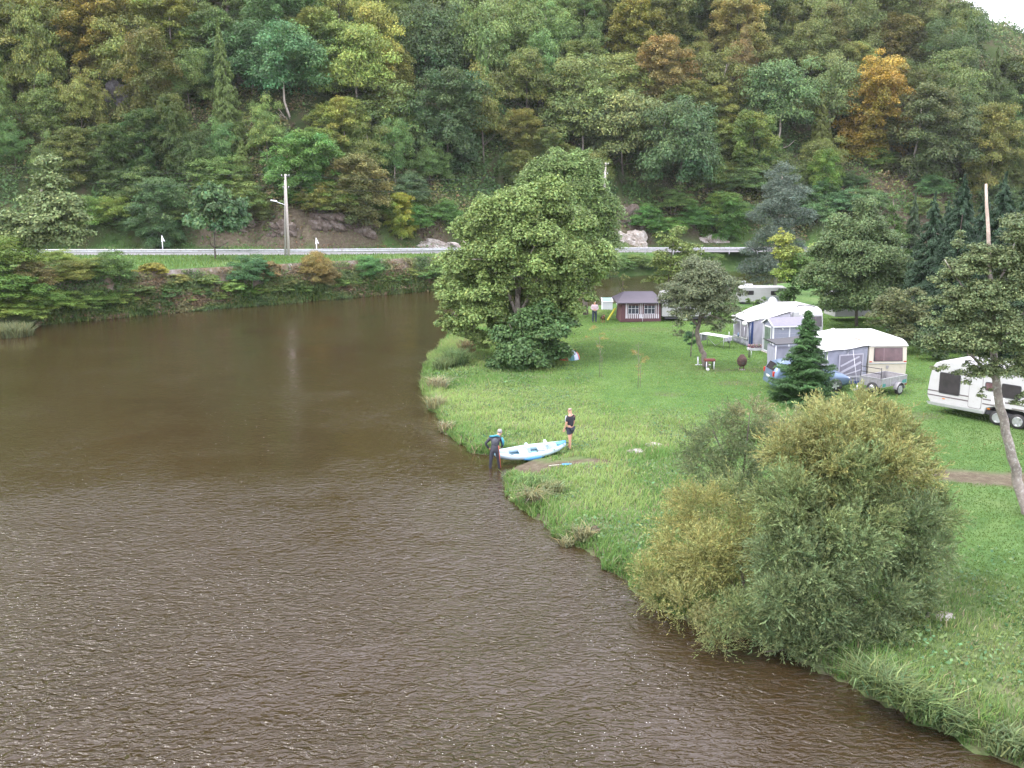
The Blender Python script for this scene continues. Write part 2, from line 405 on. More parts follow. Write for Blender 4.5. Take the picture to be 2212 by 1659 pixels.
# ------------------------------------------------------------------ foliage
RNG = np.random.default_rng(7)
def leaves(P, Nn, size, aspect=.55, jitter=.5, tone=None, rng=RNG, axis=None):
    """one rhombic leaf per point; Nn is where it faces, axis (optional) where it points"""
    n = len(P); Nn = Nn + rng.normal(0, jitter, (n, 3)); Nn /= np.linalg.norm(Nn, axis=1, keepdims=True) + 1e-9
    a = rng.normal(0, 1, (n, 3)) if axis is None else axis + rng.normal(0, .15, (n, 3))
    u = np.cross(Nn, a); u /= np.linalg.norm(u, axis=1, keepdims=True) + 1e-9
    v = np.cross(u, Nn); s = np.broadcast_to(np.asarray(size, float), (n,))[:, None]
    V = np.stack([P - v * s, P + u * s * aspect, P + v * s, P - u * s * aspect], 1).reshape(-1, 3)
    Fq = np.arange(4 * n).reshape(n, 4)
    if tone is None: tone = np.ones((n, 3))
    T = np.repeat(tone, 4, axis=0)
    return V, Fq, T
def leaf_tone(n, rng, spread=.22, warm=.10):
    g = rng.lognormal(0, spread, n); w = rng.normal(0, warm, n)
    return np.clip(np.stack([g * (1 + w), g, g * (1 - .6 * w)], 1), .2, 2.4)
def rand_dirs(n, rng):
    v = rng.normal(0, 1, (n, 3)); return v / np.linalg.norm(v, axis=1, keepdims=True)

def crown(kind, seed, density=1.0, leaf=.045, lobes=None):
    """crown in unit space: radius about 1, from z=0 to z=2 (scaled by the tree)"""
    rng = np.random.default_rng(seed); Ps, Ns, Ts = [], [], []; yel = rng.uniform(-.2, 1.3)
    if kind == 'beech':           # flat drooping sprays, layer on layer
        K = 150
        off = rng.uniform(0, 6.28)
        for i in range(K):
            t = (i + rng.random()) / K
            az = rng.uniform(0, 2 * math.pi)
            env = (math.sin(math.pi * min(1, .12 + .62 * t + .0)) ** .7 if t < .5 else math.sqrt(max(0, 1 - ((t - .45) / .57) ** 2)))
            env *= .84 + .26 * math.sin(2 * az + off + 3 * t) + .14 * math.sin(5 * az - off * 2) + .10 * rng.normal()
            r = env * (1 if i % 4 else .5) * rng.uniform(.78, 1)
            c = np.array([r * math.cos(az), r * math.sin(az), .08 + 1.84 * t])
            outd = np.array([math.cos(az), math.sin(az), -.35 + .5 * t]); outd /= np.linalg.norm(outd)
            sd_ = np.array([-math.sin(az), math.cos(az), 0]); nn = np.cross(outd, sd_); nn *= np.sign(nn[2])
            k = int(200 * density); R = np.sqrt(rng.random(k)); A = rng.uniform(0, 6.28, k)
            L_ = rng.uniform(.2, .34); Wd = rng.uniform(.15, .26)
            p = c + np.outer(R * np.cos(A) * L_, outd) + np.outer(R * np.sin(A) * Wd, sd_) + np.outer(rng.normal(0, .035, k) - .09 * R ** 2, nn)
            Ps.append(p); Ns.append(np.tile(nn, (k, 1)) + .35 * np.outer(R * np.cos(A), outd) + .35 * np.outer(R * np.sin(A), sd_))
            hu = .92 + .24 * (math.sin(2 * az + off) * .5 + t - .5) * yel + rng.normal(0, .09)
            Ts.append(leaf_tone(k, rng, .2, .08) * rng.lognormal(0, .14) * np.array([hu, 1 + .3 * (hu - 1), 1]))
    elif kind in ('oak', 'ash', 'bush'):
        K = {'oak': 105, 'ash': 85, 'bush': 60}[kind]
        for i in range(K):
            d = rand_dirs(1, rng)[0]; d[2] = abs(d[2]) * 1.5 - .62 if kind != 'bush' else abs(d[2]) * 1.2 - .2
            d /= np.linalg.norm(d); az = math.atan2(d[1], d[0])
            rr = (1 + .18 * math.sin(2 * az + seed) + .12 * math.sin(5 * az + seed * 2)) * rng.uniform(.58, .90) * (1 if i % 5 else .5)
            c = np.array([d[0] * rr, d[1] * rr, .95 + d[2] * rr * 1.0]); cr = rng.uniform(.13, .30)
            k = int(3400 * density * cr * cr); q = rand_dirs(k, rng); q[:, 2] = np.where(q[:, 2] < -.2, -q[:, 2], q[:, 2])
            rad = cr * rng.uniform(.55, 1.08, k)[:, None] * (1 + .25 * np.sin(q[:, :1] * 7 + i) * np.cos(q[:, 1:2] * 6))
            sc = np.array([1.1, 1.1, .8])
            Ps.append(c + q * rad * sc); Ns.append(q + np.array([0, 0, .5]))
            hu = .92 + .22 * (math.sin(az + seed) * .5 + d[2] * .6) * yel + rng.normal(0, .08)
            Ts.append(leaf_tone(k, rng, .22, .09) * rng.lognormal(0, .15) * np.array([hu, 1 + .3 * (hu - 1), 1]))
    elif kind.startswith('spruce'):
        lv = 24
        for i in range(lv):
            t = i / (lv - 1); R = (1 - t) ** .85 * .95 + .04; nb = int(13 - 6 * t)
            for j in range(nb):
                az = 2 * math.pi * (j + rng.random()) / nb; Rb = R * rng.uniform(.75, 1.12); k = int((20 + 90 * Rb) * density)
                s = rng.random(k) ** .7; z0 = 2 * t + rng.normal(0, .03)
                w = rng.normal(0, .11, k) * s * Rb
                od = np.array([math.cos(az), math.sin(az), 0]); sd_ = np.array([-math.sin(az), math.cos(az), 0])
                p = np.outer(s * Rb, od) + np.outer(w, sd_); p[:, 2] = z0 - .28 * s * Rb + .16 * (s * Rb) ** 2 - np.abs(w) * .4 + rng.normal(0, .015, k)
                Ps.append(p); Ns.append(np.tile(np.array([0, 0, 1.0]) + od * .5, (k, 1)))
                Ts.append(leaf_tone(k, rng, .2, .05) * rng.lognormal(0, .1))
    P = np.concatenate(Ps); Nn = np.concatenate(Ns); T = np.concatenate(Ts)
    V, Fq, T = leaves(P, Nn, leaf * rng.uniform(.7, 1.3, len(P)), .42 if kind == 'spruce' else .6, .45, T, rng)
    return npmesh('crown', V, Fq, mat=LEAF, tone=T)
def trunk_mesh(seed, h=2.0, r=.06, mat=BARK, limbs=7, lean=0.0, base=0.0, spread=.7):
    """trunk from z=base to inside the crown with limbs, unit space"""
    rng = random.Random(seed); mb = MB(); pts = []; rs = []
    for i in range(7):
        t = i / 6; pts.append((lean * t + .04 * rng.uniform(-1, 1) * (i > 0), .04 * rng.uniform(-1, 1) * (i > 0), base + (h - base) * t)); rs.append(r * (1 - .8 * t) + .004)
    mb.tube(pts, rs, mat, 7)
    for k in range(limbs):
        i = rng.randint(2, 5); a = Vector(pts[i]); az = rng.uniform(0, 6.28); l = rng.uniform(.5, 1) * spread; up = rng.uniform(.25, .8)
        p = [a]; 
        for q in range(1, 4): p.append(a + Vector((math.cos(az) * l * q / 3, math.sin(az) * l * q / 3, up * l * (q / 3) ** 1.2)) + Vector((rng.uniform(-.03, .03),) * 3))
        mb.tube(p, [rs[i] * .55, rs[i] * .4, rs[i] * .25, .004], mat, 5)
    me_o = mb.build('trunk'); me = me_o.data; bpy.data.objects.remove(me_o); return me

PROTO = {}
for kind, n, dens, lf in (('beech', 8, 1.35, .027), ('oak', 7, 1.15, .027), ('ash', 4, 1.3, .023), ('spruce', 2, 2.2, .032), ('bush', 6, 1.0, .055)):
    PROTO[kind] = [crown(kind, 100 + 13 * i + len(kind), dens, lf) for i in range(n)]
TRUNKS = [trunk_mesh(5 + i, 1.6, .035, (BARKD, BARK, BARKD, BARKD, BARKP)[i % 5], 8, .1 * (i - 2), -.9, .5) for i in range(5)]
def plant(name, kind, loc, R, H, color, label, cat, group, rz=None, trunk=True, cb=.3, rnd=random.Random(3), tm=None, tilt=0.0):
    """one tree or shrub: crown of radius R; the crown fills the top of the height H above cb*H"""
    root = thing(name, label, cat, loc, rnd.uniform(0, 6.28) if rz is None else rz, group)
    ch = H * (1 - cb)
    root.rotation_euler = (tilt * rnd.uniform(-1, 1), tilt * rnd.uniform(-1, 1), root.rotation_euler[2])
    cr = mobj('crown' if trunk else 'foliage', rnd.choice(PROTO[kind]), root); cr.location = (0, 0, cb * H); cr.scale = (R, R, ch / 2)
    cr.color = (*color, 1)
    if trunk:
        t = mobj('trunk', tm or rnd.choice(TRUNKS), root); t.location = (0, 0, cb * H); t.scale = (R, R, ch / 2)
        if cb * H / (ch / 2) > .9: t.location = (0, 0, cb * H * .5)
    return root

# colours of the wood as the photo shows it: (px, py, linear rgb)
ANCH = [(40, 60, (.10, .125, .035)), (150, 30, (.12, .13, .03)), (230, 60, (.20, .17, .03)), (330, 30, (.15, .15, .03)), (60, 200, (.08, .115, .035)), (30, 300, (.075, .12, .035)),
        (180, 200, (.09, .11, .035)), (320, 120, (.10, .12, .04)), (400, 250, (.08, .11, .035)), (480, 200, (.09, .12, .04)), (200, 330, (.07, .10, .035)), (420, 330, (.07, .11, .035)),
        (560, 60, (.07, .14, .055)), (640, 100, (.065, .145, .06)), (640, 200, (.06, .15, .05)), (560, 200, (.11, .14, .045)), (700, 60, (.13, .155, .045)),
        (800, 50, (.24, .25, .045)), (830, 130, (.20, .20, .045)), (800, 220, (.12, .155, .05)), (920, 60, (.055, .085, .03)), (980, 130, (.05, .085, .03)), (960, 260, (.05, .09, .035)), (900, 330, (.06, .11, .04)),
        (1060, 40, (.085, .11, .04)), (1090, 130, (.12, .15, .05)), (1050, 20, (.16, .2, .07)), (1170, 60, (.11, .16, .045)), (1250, 60, (.06, .12, .04)), (1290, 30, (.07, .11, .05)), (1360, 60, (.15, .14, .025)), (1480, 60, (.07, .085, .035)),
        (1100, 200, (.10, .15, .05)), (1240, 200, (.13, .16, .045)), (1330, 170, (.10, .13, .045)), (1200, 280, (.10, .13, .045)), (1080, 250, (.15, .14, .04)), (1260, 130, (.10, .14, .045)), (1430, 140, (.20, .15, .045)), (1370, 190, (.16, .155, .04)),
        (1350, 280, (.12, .15, .05)), (1450, 300, (.055, .095, .04)), (1530, 250, (.10, .13, .04)), (1540, 130, (.09, .11, .035)), (1595, 110, (.24, .11, .055)), (1520, 170, (.13, .13, .035)), (1700, 60, (.08, .10, .035)),
        (1650, 150, (.10, .145, .05)), (1720, 180, (.08, .13, .055)), (1620, 270, (.09, .13, .035)), (1780, 160, (.12, .15, .045)), (1880, 190, (.22, .13, .02)), (1870, 260, (.13, .12, .02)), (1760, 260, (.09, .13, .04)),
        (1960, 100, (.10, .11, .04)), (1870, 60, (.085, .10, .045)), (1990, 250, (.07, .10, .045)), (1950, 180, (.09, .10, .04)), (2060, 60, (.07, .10, .045)), (2100, 150, (.09, .11, .035)), (2180, 180, (.065, .09, .04)), (2150, 300, (.12, .13, .035)),
        (2050, 290, (.07, .09, .045)), (2190, 380, (.08, .09, .04)), (1830, 300, (.13, .13, .04)), (1700, 330, (.06, .10, .045)), (620, 350, (.07, .16, .04)), (680, 370, (.08, .17, .045)), (460, 440, (.06, .11, .055)), (340, 430, (.05, .10, .055)),
        (540, 430, (.09, .12, .045)), (770, 370, (.16, .14, .05)), (760, 400, (.10, .13, .045)), (865, 450, (.20, .23, .035)), (930, 420, (.07, .13, .035)), (850, 350, (.075, .12, .035)), (240, 380, (.07, .12, .035)), (60, 420, (.09, .12, .045)),
        (150, 450, (.08, .12, .045)), (1000, 350, (.06, .11, .035)), (1360, 420, (.07, .12, .04)), (1380, 380, (.11, .12, .045)), (1480, 420, (.06, .12, .045)), (1560, 450, (.10, .17, .04)), (1640, 420, (.07, .12, .055))]
AX = np.array([(a[0], a[1]) for a in ANCH], float); AC = np.array([a[2] for a in ANCH])
def wood_colour(px, py, rng):
    d = np.hypot(AX[:, 0] - px, AX[:, 1] - py) + 15; w = d ** -3.0; c = (AC * w[:, None]).sum(0) / w.sum()
    c = c * .8 + np.array([.095, .125, .042]) * .2; g = 1.36 * rng.lognormal(0, .16); h = rng.normal(0, .10)
    c[0] = min(c[0], 1.3 * c[1]); c[2] = min(c[2], .36 * c[1])
    return tuple(np.clip(c * g * np.array([1.02 + h, 1.03, .84 - .3 * h]), .02, .4))
# ------------------------------------------------------------------ the wooded slope
rng = np.random.default_rng(11); R3 = random.Random(5)
hill_trees = []      # (root, px, py, R, kind, colour)
taken = []           # (x, y, r)
def free(x, y, r):
    return all((x - a) ** 2 + (y - b) ** 2 > (.5 * (r + c)) ** 2 * 1.0 for a, b, c in taken)
def muted(c):
    c = [1.05 * q + .30 * w for q, w in zip(c, (.095, .125, .035))]; return (min(c[0], 1.42 * c[1]), c[1], min(c[2], .36 * c[1]))
def hilltree(x, y, R, H, kind, color=None, cb=.02, note=None):
    z = gz(x, y); taken.append((x, y, R * 1.2))
    px, py, _ = proj((x, y, z + H * .62)); c = muted(color) if color else wood_colour(px, py, rng)
    o = plant('hillside_tree', kind, (x, y, z - .3), R, H, c, None, 'tree', 'trees on the wooded slope', cb=cb if kind == 'beech' else min(cb, 0), rnd=R3, tilt=.07)
    hill_trees.append((o, px, py, R, kind, c, note)); return o
# trees the photo singles out, by where their crowns show
for px, py, R, H, kind, c, note in [
        (625, 130, 6.0, 13, 'oak', (.06, .145, .062), 'big blue-green'),
        (655, 345, 4.6, 9.5, 'beech', (.085, .18, .042), 'fresh green layered'),
        (800, 70, 4.5, 13, 'oak', (.25, .25, .05), 'yellow-topped tall'), (828, 160, 4.0, 10, 'beech', (.20, .19, .045), None),
        (930, 90, 6.0, 16, 'oak', (.045, .075, .028), None), (975, 240, 5.5, 15, 'beech', (.04, .075, .03), None),
        (770, 395, 4.6, 9, 'beech', (.15, .14, .05), 'rust-tinged broad'), (866, 450, 2.4, 6, 'beech', (.22, .24, .035), 'small bright yellow'),
        (460, 455, 3.4, 8.5, 'bush', (.05, .10, .058), 'slender blue-green'), (345, 440, 3.4, 9, 'beech', (.055, .105, .05), None),
        (1370, 60, 5.2, 13, 'beech', (.15, .14, .025), 'olive and gold'), (1430, 140, 5.4, 12, 'beech', (.21, .15, .05), 'orange-tinged'),
        (1592, 125, 2.8, 11, 'ash', (.25, .105, .055), 'slender dead rust-red'), (1885, 225, 5.6, 15, 'beech', (.235, .13, .018), 'tall orange-gold'),
        (1985, 260, 6.5, 15, 'beech', (.075, .085, .04), 'broad dark bronze'), (1462, 300, 6.4, 17, 'oak', (.05, .09, .04), 'tall dark green'),
        (1350, 270, 6.4, 14, 'oak', (.125, .155, .055), 'broad olive-green'), (1240, 190, 6.6, 14, 'oak', (.12, .155, .045), None), (1250, 250, 6, 12, 'oak', (.115, .15, .045), None),
        (1190, 60, 4.2, 11, 'oak', (.13, .21, .06), 'pale fresh green'), (1070, 40, 4.2, 11, 'oak', (.17, .21, .08), 'pale grey-green'),
        (1783, 372, 2.7, 9, 'beech', (.09, .16, .028), 'small rounded vivid green'), (1730, 385, 2.4, 7, 'spruce', (.10, .14, .06), 'small pale conifer'), (2050, 300, 6, 13, 'ash', (.065, .085, .05), 'blue-grey'),
        (1560, 460, 3.6, 7, 'beech', (.09, .17, .035), 'low lime-edged'), (2140, 300, 4.6, 14, 'beech', (.14, .14, .035), None), (205, 60, 5.5, 12, 'beech', (.19, .155, .03), 'golden-brown'),
        (1680, 200, 6.2, 14, 'oak', (.085, .14, .05), None), (1630, 300, 4.5, 12, 'beech', (.10, .14, .03), None), (1800, 200, 5.6, 13, 'oak', (.12, .15, .05), None)]:
    hit = march(px, py, H * .6)
    if hit: hilltree(hit[0], hit[1], R, H, kind, c, note=note)
KN = ['beech', 'beech', 'oak', 'oak', 'ash']
cand = []
for gxx in np.arange(-75, 175, 3.3):
    for gyy in np.arange(108, 300, 3.3):
        cand.append((gxx + rng.uniform(-1.6, 1.6), gyy + rng.uniform(-1.6, 1.6)))
cand = np.array(cand); z, dn_, in_, df_, inf_, s_, *_r = land(cand[:, 0], cand[:, 1], True)
order = np.argsort(s_)
rockpx = [(505, 505, 34), (615, 505, 30), (700, 492, 40), (760, 500, 25), (935, 520, 30), (1365, 505, 42), (1535, 520, 28), (275, 225, 40), (410, 150, 26), (480, 85, 20), (690, 350, 10)]
for i in order:
    x, y = cand[i]; s = s_[i]
    if not inf_[i] or s < 14.5 or len(hill_trees) >= 296: continue
    far = np.hypot(x, y) > 175
    H = rng.uniform(10, 16.5) * (.6 if s < 19 else 1); R = rng.uniform(3.9, 6.2) * (.62 if s < 19 else 1)
    if rng.random() < .18: H *= .65; R *= .7
    tx, ty, _ = proj((x, y, z[i] + H)); bx, by, _ = proj((x, y, z[i] + 2))
    if tx < -60 or tx > 2275 or by < -45: continue
    if tx > 2030 and ty < (tx - 2085) * .66 - 8: continue
    mx, my, _ = proj((x, y, z[i] + H * .4))
    if any(abs(mx - a) < r * .9 and abs(my - b) < r for a, b, r in rockpx) and s < 60: continue
    if any(((x - a) / (c + 1)) ** 2 + ((y - b + 2) / (d + (3 if c > 6 else 0))) ** 2 < 1 for a, b, c, d in BARE): continue
    if not free(x, y, R * 1.1): continue
    kind = 'spruce' if rng.random() < .05 else KN[rng.integers(len(KN))]
    hilltree(x, y, R if kind != 'spruce' else R * .6, H, kind, cb=0.0 if rng.random() < .6 else rng.uniform(0, .1))
    taken[-1] = (x, y, R * .98)
print('hill trees', len(hill_trees))

# low growth over the slope's foot (ivy, bramble, ferns): nobody could count it
def patchwork(name, pts, nrm, size, tones, label=None, color=(1, 1, 1), aspect=.6, jitter=.5):
    V, Fq, T = leaves(pts, nrm, size, aspect, jitter, tones, rng)
    ob = mobj(name, npmesh(name, V, Fq, mat=LEAF, tone=T)); ob.color = (*color, 1)
    return tag(ob, label, None, None, 'stuff')
def lowgrowth(n, sel, hmax, cols, name, label, leaf=(.12, .28)):
    x = rng.uniform(-75, 150, n); y = rng.uniform(70, 230, n)
    z, dn_, in_, df_, inf_, s_, a1, a2, a3, a4 = land(x, y, True)
    cl = fbm(x * .5, y * .5, 77, 3)
    px = 1106 + F * x / y; k = sel(x, y, s_, df_, inf_, cl, a4) & (px > -80) & (px < 2300)
    x, y, z, cl = x[k], y[k], z[k], cl[k]; n = len(x)
    P = np.stack([x, y, z + rng.random(n) ** 1.5 * hmax * np.clip((cl - .3) * 3, .15, 1)], 1)
    ci = rng.choice(len(cols), n, p=None); c2 = np.array(cols)[np.clip((fbm(x * .16, y * .16, 31, 3) * 2.2 - .6 + rng.normal(0, .12, n)) * len(cols), 0, len(cols) - 1).astype(int)]
    T = c2 * leaf_tone(n, rng, .25, .1)
    return patchwork(name, P, np.tile([0, -.5, .9], (n, 1)), rng.uniform(*leaf, n), T, label)
gr = [(.055, .11, .032), (.08, .145, .04), (.11, .165, .045), (.15, .16, .06), (.16, .13, .07), (.14, .17, .05)]
lowgrowth(420000, lambda x, y, s, d, inf, cl, n4: inf & (s > 7.0) & (s < 17) & (cl > .3) & (x < 60), .8, [(.06, .13, .035), (.09, .17, .045), (.13, .16, .06), (.15, .09, .055), (.17, .11, .07), (.12, .13, .05)], 'verge_bracken', 'rough herbs and reddish bracken at the foot of the slope', (.07, .16))
lowgrowth(260000, lambda x, y, s, d, inf, cl, n4: inf & (d < 16) & (s < -5) & (x / y < -.42) & (cl > .3), 1.0, gr, 'bank_undergrowth', 'nettles and bramble on the wide left end of the far bank', (.06, .15))
lowgrowth(900000, lambda x, y, s, d, inf, cl, n4: inf & (s > 10.5) & (s < 75) & (cl > .28), 2.2, gr, 'hillside_undergrowth', 'tangled ivy, bramble and fern over the slope')
# ------------------------------------------------------------------ road, rail, wall, rocks on the far side
def offset_line(line, o):
    p = np.array(line)[:, :2]; t = np.gradient(p, axis=0); t /= np.linalg.norm(t, axis=1, keepdims=True)
    return p + np.stack([-t[:, 1], t[:, 0]], 1) * o
def resample(line, step):
    p = np.array(line, float); d = np.r_[0, np.cumsum(np.linalg.norm(np.diff(p[:, :2], axis=0), axis=1))]
    s = np.arange(0, d[-1], step); return np.stack([np.interp(s, d, p[:, k]) for k in range(p.shape[1])], 1)
def ribbon(name, line, zs, o1, o2, lift, mat, parent=None):
    a, b_ = offset_line(line, o1), offset_line(line, o2); n = len(a)
    V = np.concatenate([np.c_[a, zs + lift], np.c_[b_, zs + lift]]); i = np.arange(n - 1)
    return mobj(name, npmesh(name, V, np.stack([i, i + 1, n + i + 1, n + i], 1), mat=mat), parent)
RL = resample(road_line, 1.0); RL = RL[(RL[:, 0] > -95) & (RL[:, 0] < 120)]
ASPH = paint('asphalt', (.17, .17, .175), .85, var=.2, scale=2.5)
WHITE = paint('road_white', (.62, .62, .6), .7, var=.1, scale=5, dirt=(.3, .3, .28))
tag(ribbon('road', RL, RL[:, 2], 1.3, 6.6, .03, ASPH), kind='structure')
tag(ribbon('road_edge_line', RL, RL[:, 2], 1.6, 1.75, .036, WHITE), kind='structure')
GALV = paint('galvanised', (.42, .43, .45), .45, .6, var=.15, scale=2, dirt=(.25, .22, .2))
rail = thing('guard_rail', 'long galvanised crash barrier beside the road on the far bank', 'guard rail', (RL[60][0], RL[60][1], RL[60][2]))
off = Vector(rail.location)
prof = [(0, .42), (.05, .46), (.05, .52), (.0, .575), (.0, .60), (.05, .65), (.05, .71), (0, .75)]
V = []; n = len(RL)
base = offset_line(RL, 0.0)
for o_, z_ in prof:
    p = offset_line(RL, -o_); V.append(np.c_[p, RL[:, 2] + z_] - np.array(off))
V = np.concatenate(V); i = np.arange(n - 1); Q = np.concatenate([np.stack([k * n + i, k * n + i + 1, (k + 1) * n + i + 1, (k + 1) * n + i], 1) for k in range(len(prof) - 1)])
mobj('beam', npmesh('beam', V, Q, mat=GALV, smooth=True), rail)
pm = MB(); pm.box((0, .07, .3), (.1, .06, 1.0), GALV); pm.box((0, .035, .58), (.1, .03, .2), GALV)
p0 = pm.build('post', rail, .005); first = True
for k in range(2, n, 4):
    px, _, _ = proj((RL[k][0], RL[k][1], RL[k][2]))
    if px < -60 or px > 2000 or (990 < px < 1310): continue
    q = p0 if first else p0.copy()
    if not first: link(q, rail)
    first = False; q.location = Vector(RL[k]) - off
    t = RL[min(k + 1, n - 1)] - RL[k]; q.rotation_euler = (0, 0, math.atan2(t[1], t[0]))

# old masonry wall holding the road up
FL = resample(far_line, .7); keep = []
for p in FL:
    px, _, _ = proj((p[0], p[1], 0)); keep.append(90 < px < 1330)
FL = FL[np.array(keep)]
_, _, zr_ = polydist(FL[:, 0], FL[:, 1], road_line[:, :2], road_line[:, 2])
m, N, L = newmat('masonry'); o = N.new('ShaderNodeOutputMaterial'); b = N.new('ShaderNodeBsdfPrincipled'); L.new(b.outputs[0], o.inputs[0])
tc = N.new('ShaderNodeTexCoord'); vo = N.new('ShaderNodeTexVoronoi'); vo.inputs['Scale'].default_value = 2.6; L.new(tc.outputs['Object'], vo.inputs['Vector'])
stone = ramp(vo.outputs['Color'], [(.2, (.13, .115, .10)), (.5, (.20, .18, .16)), (.8, (.30, .28, .26))]).outputs[0]
veg = ramp(noise(.8, 8, .75).outputs[0], [(.35, (0, 0, 0)), (.55, (1, 1, 1))]).outputs[0]
vegc = ramp(noise(2.2, 6, .7).outputs[0], [(.3, (.07, .085, .03)), (.5, (.12, .09, .055)), (.7, (.17, .13, .08))]).outputs[0]
L.new(mixn(veg, stone, vegc), b.inputs['Base Color']); b.inputs['Roughness'].default_value = .95
bp = N.new('ShaderNodeBump'); bp.inputs['Distance'].default_value = .12; L.new(vo.outputs['Distance'], bp.inputs['Height']); L.new(bp.outputs[0], b.inputs['Normal'])
rows = [(.25, -.2), (.4, .5), (.55, 1.0), (.75, 1.5), (.95, 2.0), (1.15, 2.5), (1.35, 3.0), (1.5, 9), (2.9, 9)]
V = []
for r, (o_, z_) in enumerate(rows):
    p = offset_line(FL, o_ + (0 if r > 6 else 1) * 0.0); nn_ = (fbm(FL[:, 0] * .9 + r * 3, FL[:, 1] * .9, 41) - .5) * .35
    zz = np.minimum(z_, zr_ + .02) if z_ < 9 else zr_ + .03 - (.15 if r == 8 else 0)
    V.append(np.c_[p[:, 0], p[:, 1] + (nn_ if r < 7 else 0), zz])
n = len(FL); V = np.concatenate(V); i = np.arange(n - 1)
Q = np.concatenate([np.stack([k * n + i, k * n + i + 1, (k + 1) * n + i + 1, (k + 1) * n + i], 1) for k in range(len(rows) - 1)])
tag(mobj('retaining_wall', npmesh('retaining_wall', V, Q, mat=m, smooth=True)), 'overgrown rubble stone wall rising from the river below the road', 'wall')

# rocks
def rockmat(name, a, b_, c):
    m, N_, L_ = newmat(name); globals()['N'] = N_; globals()['L'] = L_; globals()['tc'] = N_.new('ShaderNodeTexCoord')
    o = N_.new('ShaderNodeOutputMaterial'); b = N_.new('ShaderNodeBsdfPrincipled'); L_.new(b.outputs[0], o.inputs[0])
    c1 = ramp(noise(1.6, 8, .75).outputs[0], [(.32, a), (.5, b_), (.66, c)]).outputs[0]
    L_.new(c1, b.inputs['Base Color']); b.inputs['Roughness'].default_value = .9
    bp = N_.new('ShaderNodeBump'); bp.inputs['Distance'].default_value = .25; L_.new(noise(2.5, 8, .7).outputs[0], bp.inputs['Height']); L_.new(bp.outputs[0], b.inputs['Normal'])
    return m
RK = rockmat('rock_brown', (.065, .045, .035), (.11, .085, .065), (.23, .205, .185)); RKW = rockmat('rock_white', (.16, .12, .09), (.38, .34, .30), (.60, .58, .56)); RKG = rockmat('rock_grey', (.045, .04, .04), (.09, .085, .085), (.19, .185, .19))
def rock(px, py, w, h, mat, label, blocks=6, seed=0, hh=1.2, cat='rock outcrop'):
    blocks = blocks * 3
    hit = march(px, py, .3)
    if not hit: return
    r = random.Random(seed + int(px)); bm = bmesh.new()
    for k in range(blocks):
        t = bmesh.new(); bmesh.ops.create_icosphere(t, subdivisions=3, radius=1)
        pl = [(Vector((r.gauss(0, 1), r.gauss(0, 1), r.gauss(0, 1))).normalized(), r.uniform(.35, .75)) for _ in range(11)]
        for v in t.verts:
            d = v.co.normalized(); rad = 1.0
            for nrm, dist in pl:
                q = d.dot(nrm)
                if q > .05: rad = min(rad, dist / q)
            v.co = d * rad * (1 + .13 * r.uniform(-1, 1))
        c = Vector((r.uniform(-.5, .5) * w, r.uniform(-.3, .5), r.uniform(-.1, .45) * h)) if k else Vector((0, 0, .1 * h))
        s = r.uniform(.16, .34)
        for v in t.verts: v.co = Matrix.Rotation(.5 + .2 * math.sin(k * 3), 3, 'Y') @ Vector((v.co.x * w * s * 1.1, v.co.y * 2.4 * s, v.co.z * h * s * 1.0)) + c
        me = bpy.data.meshes.new('t'); t.to_mesh(me); t.free(); bm.from_mesh(me); bpy.data.meshes.remove(me)
    me = bpy.data.meshes.new('rock_outcrop'); bm.to_mesh(me); bm.free(); me.materials.append(mat)
    o = mobj('rock_outcrop', me); o.location = (hit[0], hit[1] + .1, hit[2] - .12 * h)
    tag(o, label, cat, 'rock faces showing on the slope')
rock(505, 500, 3.6, 2.6, RK, 'brown and grey rock face between the two white road signs', 9, 1)
rock(608, 505, 3.2, 2.8, RK, 'jagged grey rock right behind the lamp pole', 9, 2)
rock(700, 492, 4.2, 2.6, RK, 'broken rock ledge behind the right-hand white road sign', 9, 3)
rock(775, 500, 4, 2.2, RK, 'low reddish rock above the verge under rust-tinged shrubs', 5, 4)
rock(935, 532, 5.5, 2.0, RKW, 'low pale rock hump on the verge left of the big maple', 6, 5)
rock(1352, 528, 5.5, 4.2, RKW, 'big whitewashed-looking pale rock face beside the road', 10, 6)
rock(1355, 470, 3.5, 4.0, RK, 'narrow brown rock rib above the white rock face', 6, 16)
rock(1535, 525, 4.5, 2.6, RKW, 'pair of small white rocks behind the road, right of the white face', 6, 7)
rock(278, 222, 5, 5, RKG, 'dark grey cliff face high in the wood at the left', 9, 8)
rock(412, 150, 3.5, 3.5, RKG, 'small grey cliff with a white scar among the treetops', 7, 9)
rock(485, 75, 4, 3.5, RKG, 'grey crag near the top edge between dark trees', 7, 10)
rock(692, 350, 2.2, 5.5, RKG, 'slim grey rock slab between fresh green and rusty trees', 5, 11)
rock(775, 265, 2.5, 3, RKG, 'tiny grey rock under the yellow-topped trees', 4, 12)

